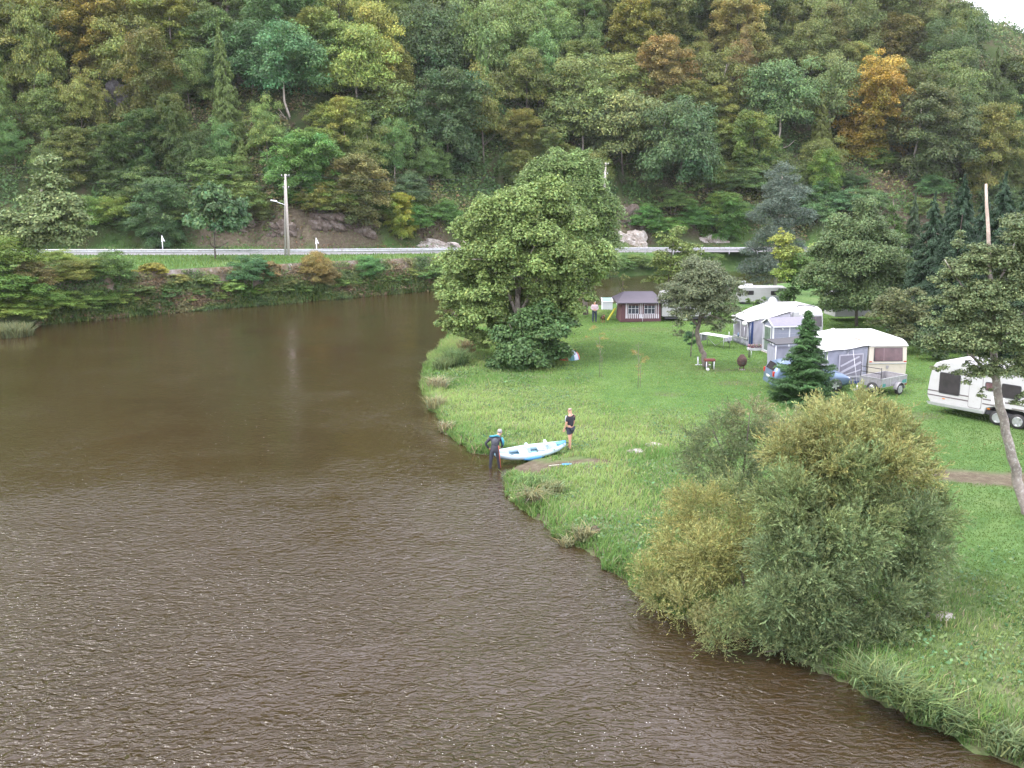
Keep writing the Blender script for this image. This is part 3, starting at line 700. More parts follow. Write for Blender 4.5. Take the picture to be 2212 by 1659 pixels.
# lamp and line poles
CONC = paint('concrete', (.36, .345, .32), .85, var=.15, scale=4, dirt=(.22, .2, .18))
WOODP = paint('pole_wood', (.40, .36, .33), .85, var=.25, scale=8)
DARK = paint('dark_metal', (.06, .06, .065), .5, .5)
LAMPW = paint('lamp_white', (.7, .72, .74), .4)
def twin_pole(p, h, label, lamp=True, name='lamp_pole', lean=0.0):
    t = thing(name, label, 'lamp pole' if lamp else 'utility pole', p)
    mb = MB(); mb.tube([(0, 0, -.5), (lean * .5, 0, h * .5), (lean, 0, h)], [.16, .13, .095], WOODP, 10); mb.build('pole', t)
    mb = MB(); mb.tube([(-.42, .1, -.5), (-.2, .05, h * .6), (lean - .1, 0, h * .93)], [.12, .09, .07], CONC, 8); mb.build('strut', t)
    mb = MB(); mb.box((lean, 0, h - .25), (.9, .08, .09), DARK); mb.box((lean, 0, h - 1.5), (.7, .08, .09), DARK); mb.build('crossarm', t, .01)
    for dx, z_ in ((-.4, -.2), (.4, -.2), (.15, -.2), (.3, -1.45), (-.3, -1.45)):
        mb = MB(); mb.lathe([(.03, 0), (.06, .04), (.03, .07), (.055, .11), (.02, .16)], (lean + dx, 0, h + z_), paint('porcelain', (.55, .55, .53), .3), 10); mb.build('insulator', t)
    if lamp:
        mb = MB(); mb.tube([(lean - .05, 0, h * .62), (-.5, -.1, h * .645), (-.95, -.2, h * .66)], .035, LAMPW, 8); mb.build('lamp_arm', t)
        mb = MB(); mb.prism([(-.0, 0), (.75, .16), (.75, .26), (.1, .2)], -.13, .13, LAMPW); lo = mb.build('lamp_head', t, .03)
        lo.location = (-.95, -.2, h * .66 + .02); lo.rotation_euler = (0, 0, math.pi); 
    return t
zl = gz(-24.8, 109.7)
lampp = twin_pole((-24.9, 109.2, zl), 9.0, 'tall grey pole with one street lamp arm by the crash barrier')
hp = march(1297, 560, 0)
upole = twin_pole((12.4, 132, 3.4), 11.2, 'concrete line pole with crossarm poking up behind the ash crown', False, 'utility_pole')
# wires
WIRE = paint('wire', (.05, .06, .06), .6)
def wire(a, b_, sag, label):
    mb = MB(); a, b_ = Vector(a), Vector(b_); pts = []
    for i in range(25):
        t = i / 24; p = a.lerp(b_, t); p.z -= sag * 4 * t * (1 - t); pts.append(p)
    mb.tube(pts, .012, WIRE, 4); o = mb.build('overhead_wire'); tag(o, label, 'wire', 'overhead wires of the pole line'); return o
top = Vector((-24.9, 109.2, zl + 8.9))
wire(top + Vector((-.4, 0, 0)), (-90, 99, 16.6), 1.0, 'upper thin wire from the lamp pole towards the left edge')
wire(top + Vector((.4, 0, -1.2)), (-90, 99, 15.0), 1.0, 'lower thin wire from the lamp pole towards the left edge')
wire(top + Vector((.4, 0, 0)), (12.1, 132, 3.4 + 11), 1.2, 'upper thin wire from the lamp pole to the pole behind the ash')
wire(top + Vector((.3, 0, -1.2)), (12.1, 132, 3.4 + 9.7), 1.3, 'lower thin wire from the lamp pole to the pole behind the ash')
# two white road signs seen edge-on
for px, py, h, lb in ((352, 540, 2.0, 'white sign post with an arrow-like plate, left of the lamp pole'), (684, 538, 1.7, 'white sign post with a small plate, right of the lamp pole')):
    p = unp(px, py + 3, 3.9); p = np.array([p[0], p[1], 0]); p[2] = gz(p[0], p[1])
    t = thing('road_sign', lb, 'road sign', p)
    mb = MB(); mb.tube([(0, 0, -.3), (0, 0, h)], .055, LAMPW, 8); mb.build('post', t)
    mb = MB(); mb.prism([(-.02, h + .1), (.32, h - .62), (.2, h - .66), (.02, h - .4), (-.06, h - .7), (-.12, h - .66)], -.02, .02, LAMPW); mb.build('plate', t, .004)

# ------------------------------------------------------------------ shrubs and fringe on the far bank
BK = []
def bankshrub(px, py, R, H, col, label, kind='bush', z=None, cat='shrub', g='shrubs on the far bank', cb=.05, trunk=False):
    best = None
    hit = march(px, py, H * .45)
    if hit is None: return
    x, y, z_ = hit
    o = plant('bank_shrub', 'oak' if R >= 1.5 else kind, (x, y, z_ - .2), R * 1.2, H * 1.1, ((1.95 if px < 260 else 1.55) * col[0], (1.85 if px < 260 else 1.6) * col[1], 1.15 * col[2]), label, cat, g, cb=cb, rnd=R3, trunk=trunk)
    BK.append((o, px, py, R, col)); return o
for px, py, R, H, col in [
        (15, 560, 2.6, 3.6, (.07, .11, .035)), (10, 630, 2.8, 3.0, (.06, .11, .035)), (20, 672, 2.2, 2.2, (.09, .13, .04)), (75, 650, 2.2, 2.4, (.07, .12, .04)), (70, 600, 1.9, 2.6, (.10, .09, .05)),
        (110, 660, 2.0, 1.9, (.09, .14, .04)), (120, 560, 1.6, 1.9, (.10, .14, .045)), (150, 610, 1.9, 2.3, (.11, .13, .045)), (165, 665, 1.8, 1.6, (.08, .13, .045)), (195, 575, 1.5, 1.6, (.10, .13, .04)),
        (238, 595, 1.9, 3.4, (.055, .10, .04)), (225, 650, 1.5, 1.6, (.07, .12, .04)), (268, 650, 1.2, 1.3, (.11, .15, .045)), (300, 640, 1.4, 1.5, (.08, .11, .045)), (325, 600, 1.2, 1.5, (.16, .14, .035)),
        (335, 655, 1.1, 1.1, (.07, .11, .05)), (362, 640, 1.3, 1.4, (.06, .11, .045)), (385, 612, 1.2, 1.6, (.12, .13, .05)), (398, 650, 1.1, 1.0, (.11, .16, .05)), (425, 640, 1.1, 1.2, (.07, .11, .045)),
        (452, 625, 1.2, 1.4, (.09, .13, .045)), (475, 641, 1.0, 1.1, (.12, .15, .05)), (500, 628, 1.3, 1.5, (.10, .16, .05)), (543, 595, 1.9, 3.6, (.045, .095, .045)), (528, 636, 1.1, 1.1, (.07, .12, .04)),
        (560, 635, 1.0, 1.0, (.10, .15, .04)), (580, 598, 1.4, 2.7, (.12, .085, .045)), (600, 632, 1.2, 1.2, (.09, .13, .05)), (625, 622, 1.2, 1.4, (.10, .11, .05)), (655, 628, 1.0, 1.1, (.09, .14, .045)),
        (682, 588, 1.7, 3.9, (.16, .12, .05)), (700, 612, 1.5, 2.6, (.13, .10, .05)), (735, 615, 1.1, 1.2, (.08, .13, .04)), (765, 612, 1.0, 1.2, (.10, .15, .045)), (795, 592, 1.5, 2.9, (.06, .13, .05)),
        (825, 610, 1.0, 1.1, (.10, .15, .05)), (855, 608, 1.1, 1.1, (.09, .14, .05)), (885, 602, 1.0, 1.2, (.11, .14, .05)), (915, 600, 1.4, 1.6, (.07, .12, .045)), (945, 590, 1.7, 2.4, (.08, .13, .04)),
        (1345, 580, 1.6, 1.8, (.07, .12, .045)), (1375, 572, 1.8, 2.4, (.08, .12, .045)), (1410, 576, 1.5, 1.8, (.06, .10, .04)), (1445, 570, 1.8, 2.2, (.12, .16, .05)), (1490, 572, 1.8, 2.2, (.09, .13, .045)), (1530, 568, 1.8, 2.4, (.08, .12, .04))]:
    bankshrub(px, py, R, H, col, None)
# low broadleaf growth among the trees at the foot of the slope
for px, py, R, H, col in [(60, 500, 3, 4, (.06, .12, .035)), (130, 500, 2.6, 3.4, (.07, .13, .035)), (190, 480, 2.6, 4.5, (.07, .12, .04)), (250, 470, 2.4, 4, (.09, .13, .04)), (290, 500, 1.8, 2.4, (.06, .10, .045)),
                          (400, 470, 2.2, 3.2, (.09, .12, .045)), (530, 440, 2.6, 4.2, (.10, .13, .045)), (560, 470, 2.2, 3, (.09, .10, .045)), (470, 400, 3, 5, (.08, .12, .04)), (300, 420, 3.2, 5, (.07, .10, .04)), (700, 440, 2.6, 4.4, (.12, .12, .04)),
                          (740, 445, 2.8, 4.6, (.09, .13, .04)), (820, 470, 2, 2.6, (.08, .12, .04)), (900, 480, 2.4, 3.6, (.06, .12, .035)), (960, 470, 2.4, 3.8, (.06, .11, .035)), (890, 420, 2.6, 4.6, (.06, .09, .05)),
                          (1400, 480, 2.6, 4, (.06, .12, .04)), (1440, 500, 2.4, 3, (.08, .15, .045)), (1500, 480, 2.8, 3.8, (.06, .12, .04)), (1460, 440, 2.6, 4, (.07, .11, .04)), (1600, 480, 2.8, 4, (.07, .12, .05)), (1610, 400, 3, 4.4, (.08, .12, .05)),
                          (1640, 360, 2.8, 4, (.07, .12, .05)), (1780, 430, 2.6, 4, (.06, .11, .055)), (1820, 460, 2.6, 4.4, (.06, .11, .06)), (1760, 470, 2.8, 4, (.07, .12, .06)), (1830, 400, 2.4, 3.4, (.06, .10, .05)), (1905, 350, 2.4, 3.6, (.08, .12, .04)),
                          (1880, 440, 2.8, 4, (.07, .11, .055)), (2020, 410, 2.6, 4, (.06, .11, .05)), (1995, 455, 2.6, 4, (.09, .12, .05)), (2160, 440, 3, 5, (.06, .09, .045)), (1720, 440, 2.8, 4.4, (.07, .11, .06)), (1550, 400, 2.8, 4, (.11, .13, .04))]:
    o_ = bankshrub(px, py, R, H, col, None, 'oak' if R > 2.5 else 'bush', g='low shrubs at the foot of the slope'); 
    if o_: o_.name = 'slope_shrub'

def blades(name, P, h, w, tones, lean=.35, label=None, rng=rng, flop=0.0):
    n = len(P); az = rng.uniform(0, 6.28, n); d = np.stack([np.cos(az), np.sin(az), np.zeros(n)], 1); s = np.stack([-np.sin(az + .4), np.cos(az + .4), np.zeros(n)], 1)
    h = np.broadcast_to(h, (n,))[:, None]; w = np.broadcast_to(w, (n,))[:, None]; ln = np.abs(rng.normal(lean, lean * .5, n))[:, None] * h
    up = np.array([[0, 0, 1.0]])
    a, b_ = P - s * w / 2, P + s * w / 2; m_ = P + up * h * .6 + d * ln * .35; t = P + up * h * (1 - flop) + d * ln
    V = np.stack([a, b_, m_ + s * w * .4, m_ - s * w * .4, t], 1).reshape(-1, 3); i = np.arange(n) * 5
    T = np.repeat(tones, 5, axis=0)
    ob = mobj(name, npmesh(name, V, np.stack([i, i + 1, i + 2, i + 3], 1), np.stack([i + 3, i + 2, i + 4], 1), mat=GRASS, tone=T))
    return tag(ob, label, None, None, 'stuff')
# fringe hanging over the water under the wall and over the wall's top
k = rng.integers(0, len(FL), 150000); u = rng.random(150000)
fringe = offset_line(FL, 0)[k]; nn_ = offset_line(FL, 1)[k] - fringe
o_ = rng.uniform(-.15, 1.6, 150000); cl = fbm(fringe[:, 0] * .7, o_ * 2, 5, 3); kk = (cl > .36) & (rng.random(150000) < 1.25 - o_ * .55)
xy = fringe + nn_ * o_[:, None] + rng.normal(0, .25, (150000, 2)); xy = xy[kk]; o_ = o_[kk]; zz = np.clip(o_ * 2.3 - .1, 0, 3.4) + rng.random(len(o_)) * .3
P = np.c_[xy[:, 0], xy[:, 1] - .15, zz]; nP = len(P)
c2 = np.array([(.055, .10, .03), (.09, .14, .045), (.12, .16, .05), (.15, .15, .065), (.17, .13, .075), (.11, .15, .05)])[np.clip((fbm(P[:, 0] * .4, P[:, 2] * .9, 55, 3) * 1.8 - .4) * 6, 0, 5).astype(int)]
patchwork('wall_creepers', P, np.tile([0, -.7, .6], (nP, 1)), rng.uniform(.06, .14, nP), c2 * leaf_tone(nP, rng), 'leafy creepers and ferns hanging over the stone wall')
k = rng.integers(0, len(FL), 16000); pf = offset_line(FL, 0)[k]; pn = offset_line(FL, 1)[k] - pf; o2 = rng.uniform(-.25, 1.0, 16000); xy = pf + pn * o2[:, None] + rng.normal(0, .15, (16000, 2)); cl = fbm(xy[:, 0] * .5, xy[:, 1] * .2, 12, 3); kk = cl > .42
blades('bank_ferns', np.c_[xy[:, 0], xy[:, 1] - .2, np.clip(o2 * 2, -.05, 2)][kk], rng.uniform(.4, 1.0, kk.sum()), .10, np.array([.12, .19, .055]) * leaf_tone(kk.sum(), rng, .25, .14), .9, 'ferns and long grass at the water under the stone wall', flop=.25)
x = rng.uniform(-75, 40, 90000); y = rng.uniform(70, 135, 90000); z, dn_, in_, df_, inf_, s_, *_q = land(x, y, True)
kk = inf_ & (((s_ < 1.0) & (df_ > 2.0)) | ((s_ > 6.8) & (s_ < 11))); P = np.c_[x, y, z][kk]; nP = len(P)
blades('verge_grass', P, rng.uniform(.12, .35, nP), .06, np.array([.12, .20, .05]) * leaf_tone(nP, rng, .2, .12), .5, 'bright green verge grass along the far road')
# ------------------------------------------------------------------ big near trees and bushes
def at_depth(px, py, Y):
    a = (px - 1106) / F; b = -(py - 829.5) / F
    dy = math.cos(TH) + b * math.sin(TH); dz = -math.sin(TH) + b * math.cos(TH); t = Y / dy
    return np.array([a * t, Y, CH + dz * t])
def lobe_crown(name, lobes, base, leaf, per, tone, parent, sub=14, subr=.34, asp=.6, seed=1, flat=.8, droop=.3, color=(1, 1, 1), spread=.22, nj=.45):
    """lobes: (px, py, Y, r_px[, rgb]); the leaves sit on small clumps spread over each lobe"""
    r_ = np.random.default_rng(seed); Ps, Ns, Ts = [], [], []
    for lb in lobes:
        c = at_depth(*lb[:3]) - np.array(base); sc = F / lb[2]; r = lb[3] / sc; tn = np.array(lb[4] if len(lb) > 4 else tone)
        ns = max(4, int(sub * (r / 1.2) ** 1.1)) if sub > 0 else 1
        for i in range(ns):
            d = rand_dirs(1, r_)[0]; d[2] = d[2] * .9 + .15; q = c + d * r * r_.uniform(.45, .85) * np.array([1, 1, flat]); sr = r * subr * r_.uniform(.7, 1.35)
            k = int(per * sr * sr); e = rand_dirs(k, r_); e[:, 2] = np.where(e[:, 2] < -.25, -e[:, 2], e[:, 2])
            rad = sr * r_.uniform(.5, 1.1, k)[:, None] * (1 + .3 * np.sin(e[:, :1] * 6 + i) * np.cos(e[:, 1:2] * 5))
            pp = q + e * rad * np.array([1.15, 1.15, .7]); pp[:, 2] -= droop * (np.hypot(e[:, 0], e[:, 1]) ** 2) * sr * .6
            Ps.append(pp); Ns.append(e * .8 + np.array([0, 0, .7])); Ts.append(tn * leaf_tone(k, r_, spread, .08) * r_.lognormal(0, .1))
    P = np.concatenate(Ps); Nn = np.concatenate(Ns); T = np.concatenate(Ts)
    kz = P[:, 2] + base[2] > .05; P, Nn, T = P[kz], Nn[kz], T[kz]
    V, Fq, T = leaves(P, Nn, leaf * r_.uniform(.65, 1.3, len(P)), asp, nj, T, r_)
    o = mobj(name, npmesh(name, V, Fq, mat=LEAF, tone=T), parent); o.color = (*color, 1)
    print(name, len(P)); return o
def limbs(name, base, paths, mat, parent, n=7):
    """paths: lists of (px, py, Y, radius)"""
    mb = MB(); B = Vector(base)
    for p in paths:
        pts = [Vector(at_depth(*q[:3])) - B for q in p]; rs = [q[3] for q in p]
        P2, R2 = [], []
        for i in range(len(pts) - 1):
            for t in (0, .33, .66): P2.append(pts[i].lerp(pts[i + 1], t) + Vector((R3.uniform(-1, 1), R3.uniform(-1, 1), 0)) * rs[i] * .25 * (i + t > 0)); R2.append(rs[i] * (1 - t) + rs[i + 1] * t)
        P2.append(pts[-1]); R2.append(rs[-1]); mb.tube(P2, R2, mat, n)
    return mb.build(name, parent)

# the big maple on the point
bx, by = 1135, 800; B0 = gpt(bx, 770); D = B0[1]
maple = thing('maple_tree', 'broad light green maple on the river point, largest tree of the meadow', 'tree', B0)
ML = [(1130, 440, 0, 70), (1180, 425, .8, 62), (1065, 470, -.5, 70), (1215, 480, .5, 70), (1010, 560, 0, 62), (1080, 545, -1.6, 66), (1215, 570, -1.6, 78), (1275, 570, 0, 62), (1020, 500, .5, 50), (1000, 645, -.5, 58), (958, 688, 0, 32), (1045, 660, -1.6, 56),
      (1170, 668, -1.6, 42), (1212, 650, -1.5, 56), (1275, 605, 0, 36), (1130, 530, 2.5, 84), (1050, 590, 2, 80), (1230, 590, 2.5, 80), (1020, 715, -.5, 38), (985, 610, 1, 50), (1290, 550, 1, 40), (1075, 720, -1, 36), (1130, 500, -1, 80), (985, 700, -.8, 40), (1020, 690, -1.2, 44), (1050, 735, -1, 34), (1095, 700, -1.6, 34), (1185, 690, -1.4, 40), (1250, 650, -.6, 40), (1128, 606, -2.0, 38), (1065, 610, -1.6, 44), (1120, 660, 1.6, 62), (1185, 630, -1.2, 46), (1225, 690, 0, 34), (1200, 650, 1.6, 56), (1085, 690, .6, 44), (1150, 585, -2.2, 34), (1175, 520, -1.2, 60)]
lobe_crown('crown', [(a, b_, D + c, r) for a, b_, c, r in ML], B0, .08, 1350, (.18, .255, .078), maple, 13, .29, .75, 5, droop=.9, spread=.25, nj=.6)
limbs('trunk', B0, [[(1135, 790, D, .30), (1122, 700, D, .24), (1118, 640, D, .16), (1125, 560, D, .09), (1150, 450, D, .04)],
                    [(1118, 690, D, .11), (1090, 610, D - .5, .08), (1040, 550, D - .5, .07), (1000, 520, D, .03)], [(1120, 680, D, .11), (1160, 610, D + .3, .08), (1210, 540, D, .08), (1240, 470, D, .03)],
                    [(1121, 720, D, .12), (1080, 670, D - .6, .08), (1010, 650, D - .6, .05), (965, 690, D - .3, .02)], [(1120, 700, D, .12), (1190, 650, D - .5, .09), (1270, 600, D, .03)],
                    [(1119, 650, D, .09), (1105, 560, D - 1, .06), (1075, 470, D - .5, .03)], [(1120, 640, D, .09), (1140, 560, D - 1.5, .05), (1180, 480, D - 1, .03)], [(1050, 560, D - 1.5, .05), (1020, 560, D - 2.0, .02)],
                    [(1140, 790, D + .6, .18), (1155, 700, D + .6, .13), (1170, 620, D + 1, .08), (1200, 520, D + 1, .03)]], BARKP, maple)
# dark bush round its foot
B1 = gpt(1130, 795); D1 = B1[1]
elder = thing('elder_bush', 'dense dark green bush wrapped round the foot of the maple', 'bush', B1)
lobe_crown('foliage', [(a, b_, D1 + c, r) for a, b_, c, r in [(1130, 765, -.6, 48), (1180, 725, 0, 52), (1092, 775, -.3, 38), (1205, 760, .2, 36), (1150, 700, .5, 46), (1160, 775, -.8, 38), (1100, 735, .6, 42), (1205, 700, 1, 36), (1130, 795, -.8, 30), (1070, 790, 0, 22), (1180, 670, .8, 30)]],
           B1, .09, 1000, (.075, .14, .045), elder, 20, .36, .8, 6)
limbs('stem', B1, [[(1130, 800, D1, .06), (1120, 740, D1, .04), (1100, 700, D1, .02)], [(1140, 800, D1, .06), (1170, 740, D1, .04), (1190, 690, D1, .02)], [(1135, 800, D1, .06), (1140, 730, D1, .03)]], BARKD, elder)
# ash behind
B2 = gpt(1265, 680); D2 = B2[1] - 2; B2 = np.array([B2[0], D2, gz(B2[0], D2)])
ash = thing('ash_tree', 'tall ash with rounded fresh green clumps rising behind the maple', 'tree', B2)
lobe_crown('crown', [(a, b_, D2 + c, r) for a, b_, c, r in [(1228, 355, 0, 48), (1190, 375, .5, 45), (1262, 385, 0, 50), (1150, 400, 0, 42), (1230, 430, -1, 68), (1290, 455, 0, 52), (1115, 430, .5, 36), (1165, 450, -.5, 55), (1310, 430, .5, 26), (1255, 335, .3, 24), (1200, 335, 0, 22),
            (1280, 520, 0, 55), (1305, 560, -.5, 34), (1318, 560, 0, 22), (1240, 520, 1, 60), (1180, 390, 1.5, 55), (1240, 400, 2, 60), (1305, 500, 1, 38)]], B2, .095, 950, (.15, .225, .07), ash, 16, .38, .55, 8, droop=.9)
limbs('trunk', B2, [[(1265, 680, D2, .24), (1255, 560, D2, .18), (1240, 450, D2, .10), (1230, 360, D2, .03)], [(1256, 580, D2, .12), (1300, 500, D2, .06), (1310, 450, D2, .02)], [(1245, 500, D2, .11), (1180, 420, D2, .03)]], BARK, ash)

def willow(name, lobes, base, per, tone, parent, seed, tw=(.25, .58), leafL=.05, col2=None):
    r_ = np.random.default_rng(seed); Ps, Ax, Ns, Ts = [], [], [], []; tips = []
    for lb in lobes:
        c = at_depth(*lb[:3]) - np.array(base); r = lb[3] * lb[2] / F * 1.02; tn = np.array(lb[4] if len(lb) > 4 else tone)
        k = int(per * r * r); d = rand_dirs(k, r_); d[:, 2] = d[:, 2] * .8 + .12
        cl = rand_dirs(9, r_); near = (d @ cl.T).argmax(1)            # clumps of twigs
        d = d * .62 + cl[near] * .38
        s = c + d * r * (.35 + .57 * r_.random(k) + .35 * (r_.random(k) < .06))[:, None]; dirn = d * .8 + np.array([0, 0, .28]) + r_.normal(0, .35, (k, 3)); dirn /= np.linalg.norm(dirn, axis=1, keepdims=True)
        L = r_.uniform(*tw, k)[:, None]; tip = r_.lognormal(0, .18, k) * r_.lognormal(0, .1, 9)[near]; hue = r_.normal(-.03, .06, k)
        for j in range(13):
            t = (j + 1) / 13; p = s + dirn * L * t; p[:, 2] -= (.18 * (t ** 2) * L[:, 0]) * 1.0
            sdv = np.cross(dirn, r_.normal(0, 1, (k, 3))); sdv /= np.linalg.norm(sdv, axis=1, keepdims=True)
            ax = dirn * .8 + sdv * .6; ax /= np.linalg.norm(ax, axis=1, keepdims=True)
            Ps.append(p + ax * leafL); Ax.append(ax); Ns.append(np.cross(ax, r_.normal(0, 1, (k, 3))) + np.array([0, 0, .7]))
            y = np.stack([tip * (1 + hue), tip, tip * (1 - .4 * hue)], 1)
            Ts.append(tn * y * leaf_tone(k, r_, .16, .06))
    P, A, Nn, T = map(np.concatenate, (Ps, Ax, Ns, Ts)); kz = P[:, 2] + base[2] > .06; P, A, Nn, T = P[kz], A[kz], Nn[kz], T[kz]
    n = len(P); Nn -= A * (Nn * A).sum(1, keepdims=True); Nn /= np.linalg.norm(Nn, axis=1, keepdims=True) + 1e-9
    u = np.cross(A, Nn); s = (leafL * r_.uniform(.75, 1.25, n))[:, None]
    V = np.stack([P - A * s, P + u * s * .24, P + A * s, P - u * s * .24], 1).reshape(-1, 3)
    o = mobj(name, npmesh(name, V, np.arange(4 * n).reshape(n, 4), mat=LEAF, tone=np.repeat(T, 4, axis=0)), parent); print(name, n); return o
OL = (.235, .24, .085); GG = (.145, .19, .08); YO = (.25, .25, .085); GR = (.16, .20, .075)
def atz(px, py, z): return float(unp(px, py, z)[1])
bw = gpt(1760, 1400); w1_ = thing('willow_bush', 'largest grey-green willow overhanging the near bank', 'willow', bw, group='willows on the near bank')
WL = [(1800, 950, 23.5, 80, OL), (1720, 985, 23.2, 72, OL), (1900, 945, 24, 72, OL), (1865, 885, 24.6, 40, OL), (1775, 905, 24.6, 42, OL), (1950, 1040, 24, 75, OL), (1840, 1060, 22.6, 105, GR), (1715, 1095, 22.3, 85, GR), (1700, 1195, 21.6, 85, GG), (1830, 1190, 21.6, 105, GG),
      (1950, 1150, 22.5, 88, GG), (2030, 1110, 23.3, 42, GR), (1985, 1250, 22, 68, GG), (1890, 1300, 21.3, 78, GG), (1770, 1310, 21, 78, GG), (1690, 1290, 20.6, 62, GG), (1650, 1340, atz(1650, 1340, .7), 52, GG), (1760, 1400, atz(1760, 1400, .45), 40, GG), (1850, 1390, atz(1850, 1390, .5), 42, GG), (1700, 1380, atz(1700, 1380, .5), 42, GG), (1930, 1385, atz(1930, 1385, .5), 36, GG), (1760, 1240, 20.9, 80, GG), (1860, 1120, 21.9, 80, GR), (1760, 1130, 21.8, 80, GR), (1900, 1010, 23, 90, OL), (2010, 1190, 22.8, 50, GG), (1830, 1370, 20.9, 45, GG), (1740, 1385, 20.8, 36, GG), (1670, 1380, 20.9, 22, GG), (1930, 1360, 21.4, 40, GG),
      (1990, 1320, 21.8, 40, GR), (1800, 1020, 22.9, 85, OL), (1960, 960, 24.2, 40, OL)]
willow('foliage', WL, bw, 1000, GG, w1_, 21)
limbs('stem', bw, [[(1755, 1410, 21.6, .07), (1730, 1300, 21.9, .05), (1690, 1180, 22.2, .02)], [(1765, 1410, 21.7, .07), (1800, 1280, 22.0, .06), (1830, 1080, 23, .03), (1850, 960, 23.6, .015)], [(1775, 1410, 21.7, .06), (1850, 1300, 21.9, .05), (1940, 1160, 22.6, .02)],
                   [(1760, 1410, 21.6, .06), (1760, 1250, 22.2, .045), (1740, 1020, 23, .02)], [(1780, 1410, 21.8, .05), (1880, 1350, 21.6, .03), (1960, 1280, 22, .015)], [(1755, 1405, 21.6, .04), (1720, 1400, 21.0, .03), (1650, 1408, 20.7, .012)], [(1790, 1400, 22, .05), (1900, 1180, 23, .04), (1960, 1000, 24, .015)]], BARKD, w1_)
by_ = gpt(1600, 1310); w2_ = thing('willow_bush', 'golden-yellow willow leaning over the water, left of the largest', 'willow', by_, group='willows on the near bank')
YL = [(1520, 1110, 25.2, 72, YO), (1465, 1165, 25, 62, YO), (1560, 1175, 24.3, 82, YO), (1448, 1230, 24.4, 55, YO), (1520, 1245, 23.8, 76, YO), (1600, 1235, 23.3, 66, (.20, .21, .07)), (1560, 1320, 23, 50, (.2, .2, .08)), (1482, 1085, 25.6, 42, YO), (1625, 1130, 24.2, 55, (.20, .21, .07)), (1412, 1275, 23.6, 30, (.17, .18, .06)), (1480, 1310, atz(1480, 1310, .7), 48, (.2, .2, .07)), (1430, 1290, atz(1430, 1290, .6), 40, (.2, .2, .07)), (1550, 1360, atz(1550, 1360, .5), 46, (.2, .2, .08)), (1600, 1330, atz(1600, 1330, .9), 52, GR), (1550, 1395, atz(1550, 1395, .3), 26, GR), (1520, 1200, 23.4, 70, YO), (1400, 1240, atz(1400, 1240, .8), 34, YO),
      (1620, 1330, 22.6, 40, GR), (1540, 1370, 22.4, 26, GR), (1590, 1060, 25.5, 40, GR)]
willow('foliage', YL, by_, 700, YO, w2_, 22, leafL=.042)
limbs('stem', by_, [[(1610, 1320, by_[1], .06), (1560, 1220, 24, .04), (1510, 1120, 25, .015)], [(1600, 1320, by_[1], .05), (1520, 1260, 23.9, .035), (1440, 1230, 24.3, .012)], [(1610, 1310, by_[1], .05), (1600, 1200, 24, .035), (1600, 1100, 24.8, .012)], [(1600, 1325, by_[1], .04), (1540, 1330, 23.3, .03), (1470, 1300, 23.5, .01)]], BARKD, w2_)
b3 = gpt(1600, 1090); D3 = b3[1]; w3_ = thing('willow_bush', 'loose dusty green willow behind the yellow one', 'willow', b3, group='willows on the near bank')
WC = (.12, .15, .065)
willow('foliage', [(a, b_, D3 + c, r, t) for a, b_, c, r, t in [(1560, 950, .5, 60, WC), (1620, 905, 1, 48, (.21, .21, .10)), (1525, 1005, 0, 48, WC), (1650, 965, 0, 60, WC), (1590, 1015, -.4, 58, WC), (1700, 920, 1, 46, (.21, .21, .10)), (1500, 955, 1, 30, WC), (1570, 900, 1.2, 30, WC), (1480, 1000, .5, 22, WC), (1640, 1050, -.8, 44, WC), (1560, 1050, -.6, 36, WC)]], b3, 420, WC, w3_, 23)
limbs('stem', b3, [[(1600, 1095, D3, .05), (1570, 1000, D3, .035), (1540, 930, D3, .012)], [(1605, 1095, D3, .05), (1640, 990, D3, .035), (1680, 910, D3, .012)], [(1600, 1095, D3, .04), (1610, 980, D3, .03), (1620, 890, D3, .01)]], BARKD, w3_)

# leaning alder at the right
ba = gpt(2216, 1112); al = thing('alder_tree', 'slim alder with lichened leaning trunk in front of the twin-axle caravan', 'tree', ba)
DA = ba[1] + .4
limbs('trunk', ba, [[(2222, 1125, ba[1], .20), (2200, 1040, DA, .155), (2180, 960, DA, .14), (2160, 880, DA, .13), (2148, 800, DA, .11), (2145, 720, DA, .09), (2140, 620, DA, .075), (2137, 575, DA, .065)],
                    [(2150, 820, DA, .06), (2090, 760, DA - .4, .035), (2030, 720, DA - .4, .012)], [(2146, 760, DA, .06), (2200, 690, DA, .03), (2240, 640, DA, .012)], [(2143, 690, DA, .05), (2080, 620, DA, .03), (2040, 560, DA, .01)], [(2150, 800, DA, .05), (2210, 800, DA - .5, .03), (2250, 780, DA - .5, .01)], [(2141, 640, DA, .05), (2180, 560, DA, .03), (2200, 500, DA, .01)]], paint('alder_bark', (.22, .19, .165), .9, var=.4, scale=5, dirt=(.42, .42, .38), bump=.6), al, 10)
mb = MB(); bb = Vector(ba); mb.tube([Vector(at_depth(2137, 578, DA)) - bb, Vector(at_depth(2135, 500, DA)) - bb, Vector(at_depth(2131, 440, DA)) - bb, Vector(at_depth(2130, 397, DA)) - bb], [.064, .055, .045, .035], paint('dead_wood', (.42, .34, .28), .9, var=.25, scale=7, bump=.4), 9); mb.build('bare_top', al)
